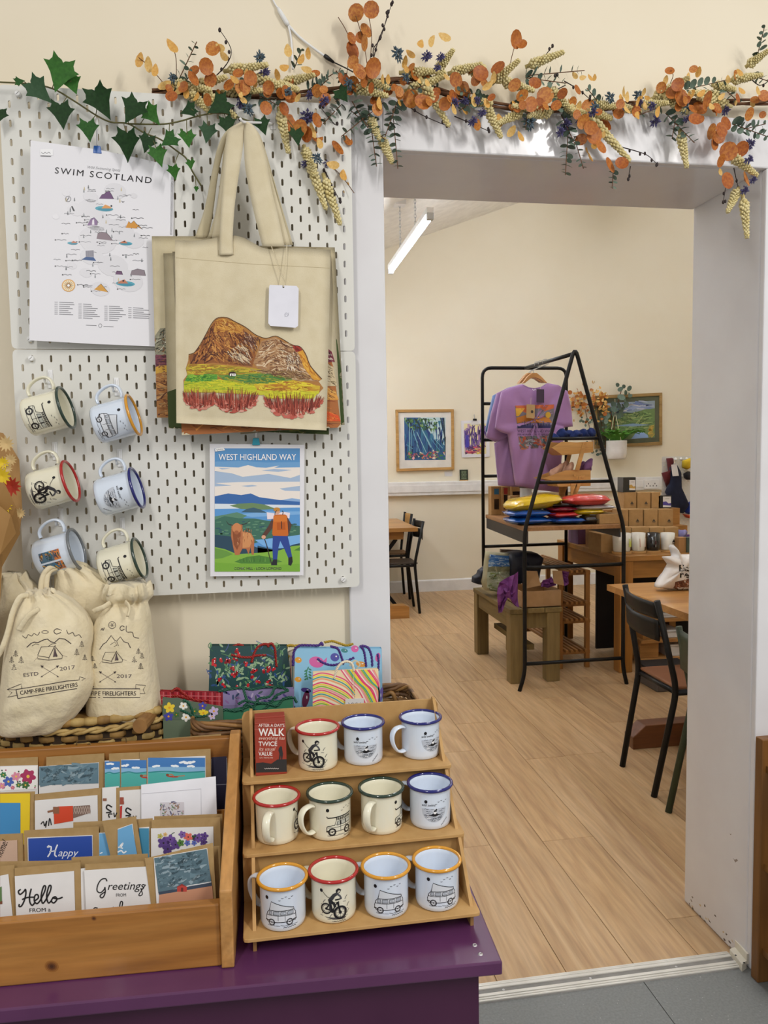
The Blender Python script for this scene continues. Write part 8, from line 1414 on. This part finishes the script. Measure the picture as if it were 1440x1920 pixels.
def chair(label, feet, tops, seatp, m, mseat, back=None, split=True):
    """feet and tops of the two rear uprights; seat reaches from them along +x or -x"""
    t = thing('cafe_chair', label, 'chair', ((feet[0][0]+seatp[1])/2, (feet[0][1]+feet[1][1])/2, 0), group='metal cafe chairs'); xr, xf, sz = seatp
    for f, tp in zip(feet, tops):
        kn = V((xr, f[1]+(tp[1]-f[1])*.5, sz)); MB().tube(rnd([f, kn, tp], .06), .0135, 8).build('rear_upright', m, t, True, world=True); ff = V((xf+(.06 if xf > xr else -.06), f[1], 0)); MB().tube(rnd([V((xf, kn.y, sz-.01)), ff], .02), .012, 8).build('front_leg', m, t, True, world=True); MB().tube([V((xr, kn.y, sz-.012)), V((xf, kn.y, sz-.012))], .012, 8).build('side_rail', m, t, True, world=True)
    ya_, yb_ = (V(feet[0]).lerp(V(tops[0]), .5)).y, (V(feet[1]).lerp(V(tops[1]), .5)).y; MB().box(min(xr, xf)+.0, min(ya_, yb_)+.005, sz, max(xr, xf)+.03, max(ya_, yb_)-.005, sz+.014).build('seat', mseat, t, world=True, bev=.005); MB().tube([V((xf, ya_, sz-.012)), V((xf, yb_, sz-.012))], .011, 8).build('front_rail', m, t, True, world=True); MB().tube([V((xr, ya_, sz-.012)), V((xr, yb_, sz-.012))], .011, 8).build('rear_rail', m, t, True, world=True)
    T0, T1 = V(tops[0]), V(tops[1]); sgn = -1 if xf > xr else 1
    def bk(z0, z1, name):
        b = MB(); 
        for u0 in range(10):
            pass
        def pt(u, v): q = T0.lerp(T1, u); return V((q.x+sgn*.028*math.sin(math.pi*u)-(T0.z-(z0+(z1-z0)*v))*(-.12 if sgn < 0 else .12)*.6, q.y, T0.z+(T1.z-T0.z)*u-(T0.z-(z0+(z1-z0)*v))))
        b.grid(pt, 12, 4); b.build(name, back or m, t, True, world=True, solid=.006)
    zt_ = T0.z
    if split: bk(zt_-.075, zt_-.012, 'back_panel'); bk(zt_-.17, zt_-.083, 'back_panel')
    else: bk(zt_-.17, zt_-.01, 'back_panel')
    return t
M_st = mat('brown_vinyl_seat', '8E5E40', .5); chair('black metal chair with brown seat at the right cafe table', [(1.622, 3.225, 0), (1.604, 2.906, 0)], [(1.627, 3.22, .845), (1.606, 2.9, .832)], (1.70, 2.06, .45), M_black, M_st)
M_grn = mat('dark_green_paint', '2F3A24', .5, '283220', 12); chair('dark green chair half hidden behind the door jamb', [(1.59, 2.766, 0), (1.62, 2.45, 0)], [(1.645, 2.80, .745), (1.66, 2.46, .745)], (1.70, 2.08, .45), M_grn, M_grn, split=False)
tb3 = thing('cafe_table', 'oak cafe table at the far left with black trestle legs', 'table', (.6, 7.25, 0)); zt3 = .79
for k in range(8): MB().box(-.2, 6.78+k*.134, zt3-.035, 1.42, 6.78+k*.134+.1335, zt3).build('top_stave', M_but, tb3, world=True)
MB().box(-.1, 6.85, zt3-.11, 1.30, 6.90, zt3-.035).build('apron', M_but, tb3, world=True); MB().box(-.1, 7.6, zt3-.11, 1.30, 7.65, zt3-.035).build('apron', M_but, tb3, world=True); MB().prism([(.6, 6.62, 0), (1.30, 6.62, 0), (1.30, 6.62, .10), (1.27, 6.62, .115), (.6, 6.62, .115)], (0, .1, 0)).build('foot_beam', M_but, tb3, world=True)
for s in (-1, 1): MB().bar((1.0-.28*s, 6.9, .0), (1.0+.24*s, 6.9, zt3-.11), .03, .03).build('trestle_leg', M_black, tb3, world=True); MB().bar((1.0-.28*s, 7.6, .0), (1.0+.24*s, 7.6, zt3-.11), .03, .03).build('trestle_leg', M_black, tb3, world=True)
chair('black metal chair at the end of the far left table', [(1.445, 7.13, 0), (1.432, 6.80, 0)], [(1.46, 7.13, .845), (1.475, 6.80, .845)], (1.39, 1.06, .455), M_black, mat('dark_seat', '3c3026', .5))
chair('wood-backed chair behind the far left table', [(1.48, 7.80, 0), (1.48, 7.50, 0)], [(1.50, 7.80, .86), (1.51, 7.50, .86)], (1.45, 1.12, .455), M_black, mat('wood_seat', '7a5a36', .5), M_oakf, False)
# ================================================================== WOODEN RACK AT THE RIGHT EDGE, DOOR STOP
rkx = thing('wooden_crate_rack', 'stained wooden crate shelf cut off by the right picture edge', 'shelf', (1.55, 1.72, 0)); M_stn = wood('stained_crate_wood', '8A5E2A', '6A4218', 'Z', .8, .5)
zt_ = atY(1434, 1418, 1.70).z; xl = 1.302
for y in (1.62, 1.80): MB().box(xl, y, 0, xl+.045, y+.03, zt_).build('post', M_stn, rkx, world=True, bev=.003)
for z in (zt_-.09, zt_-.36, .08):
    MB().box(xl+.012, 1.62, z, xl+.5, 1.83, z+.018).build('shelf', M_stn, rkx, world=True); MB().box(xl+.012, 1.608, z, xl+.5, 1.62, z+.07).build('front_rail', M_stn, rkx, world=True)
for y in (1.62, 1.80): MB().box(xl+.47, y, 0, xl+.515, y+.03, zt_).build('post', M_stn, rkx, world=True, bev=.003)
ds = thing('door_bracket', 'small white metal bracket screwed to the jamb at floor level', 'bracket', (OPR-.02, 1.925, 0)); M_brk = mat('cream_metal', 'E2DCCB', .4)
def rl(x, y): return (1260+x*.125, 1640+y*.125)
q = [atZ(*rl(*p), .012) for p in [(862, 1165), (1050, 1395), (1120, 1345), (940, 1130)]]
MB().prism(q, (0, 0, .01)).build('plate', M_brk, ds, world=True, bev=.001); MB().prism([q[3], q[2], q[2]+V((.006, 0, 0)), q[3]+V((.006, 0, 0))], (0, 0, .03)).build('flange', M_brk, ds, world=True); MB().prism([V((p.x, p.y, 0)) for p in q], (0, 0, .0118)).build('packer', M_brk, ds, world=True)
for x, y in ((955, 1210), (1083, 1322)): c = atZ(*rl(x, y), .0225); MB().lathe([(0, .0006), (.0028, .0006), (.0028, 0)], 10, c).build('screw_hole', M_black, ds, world=True)
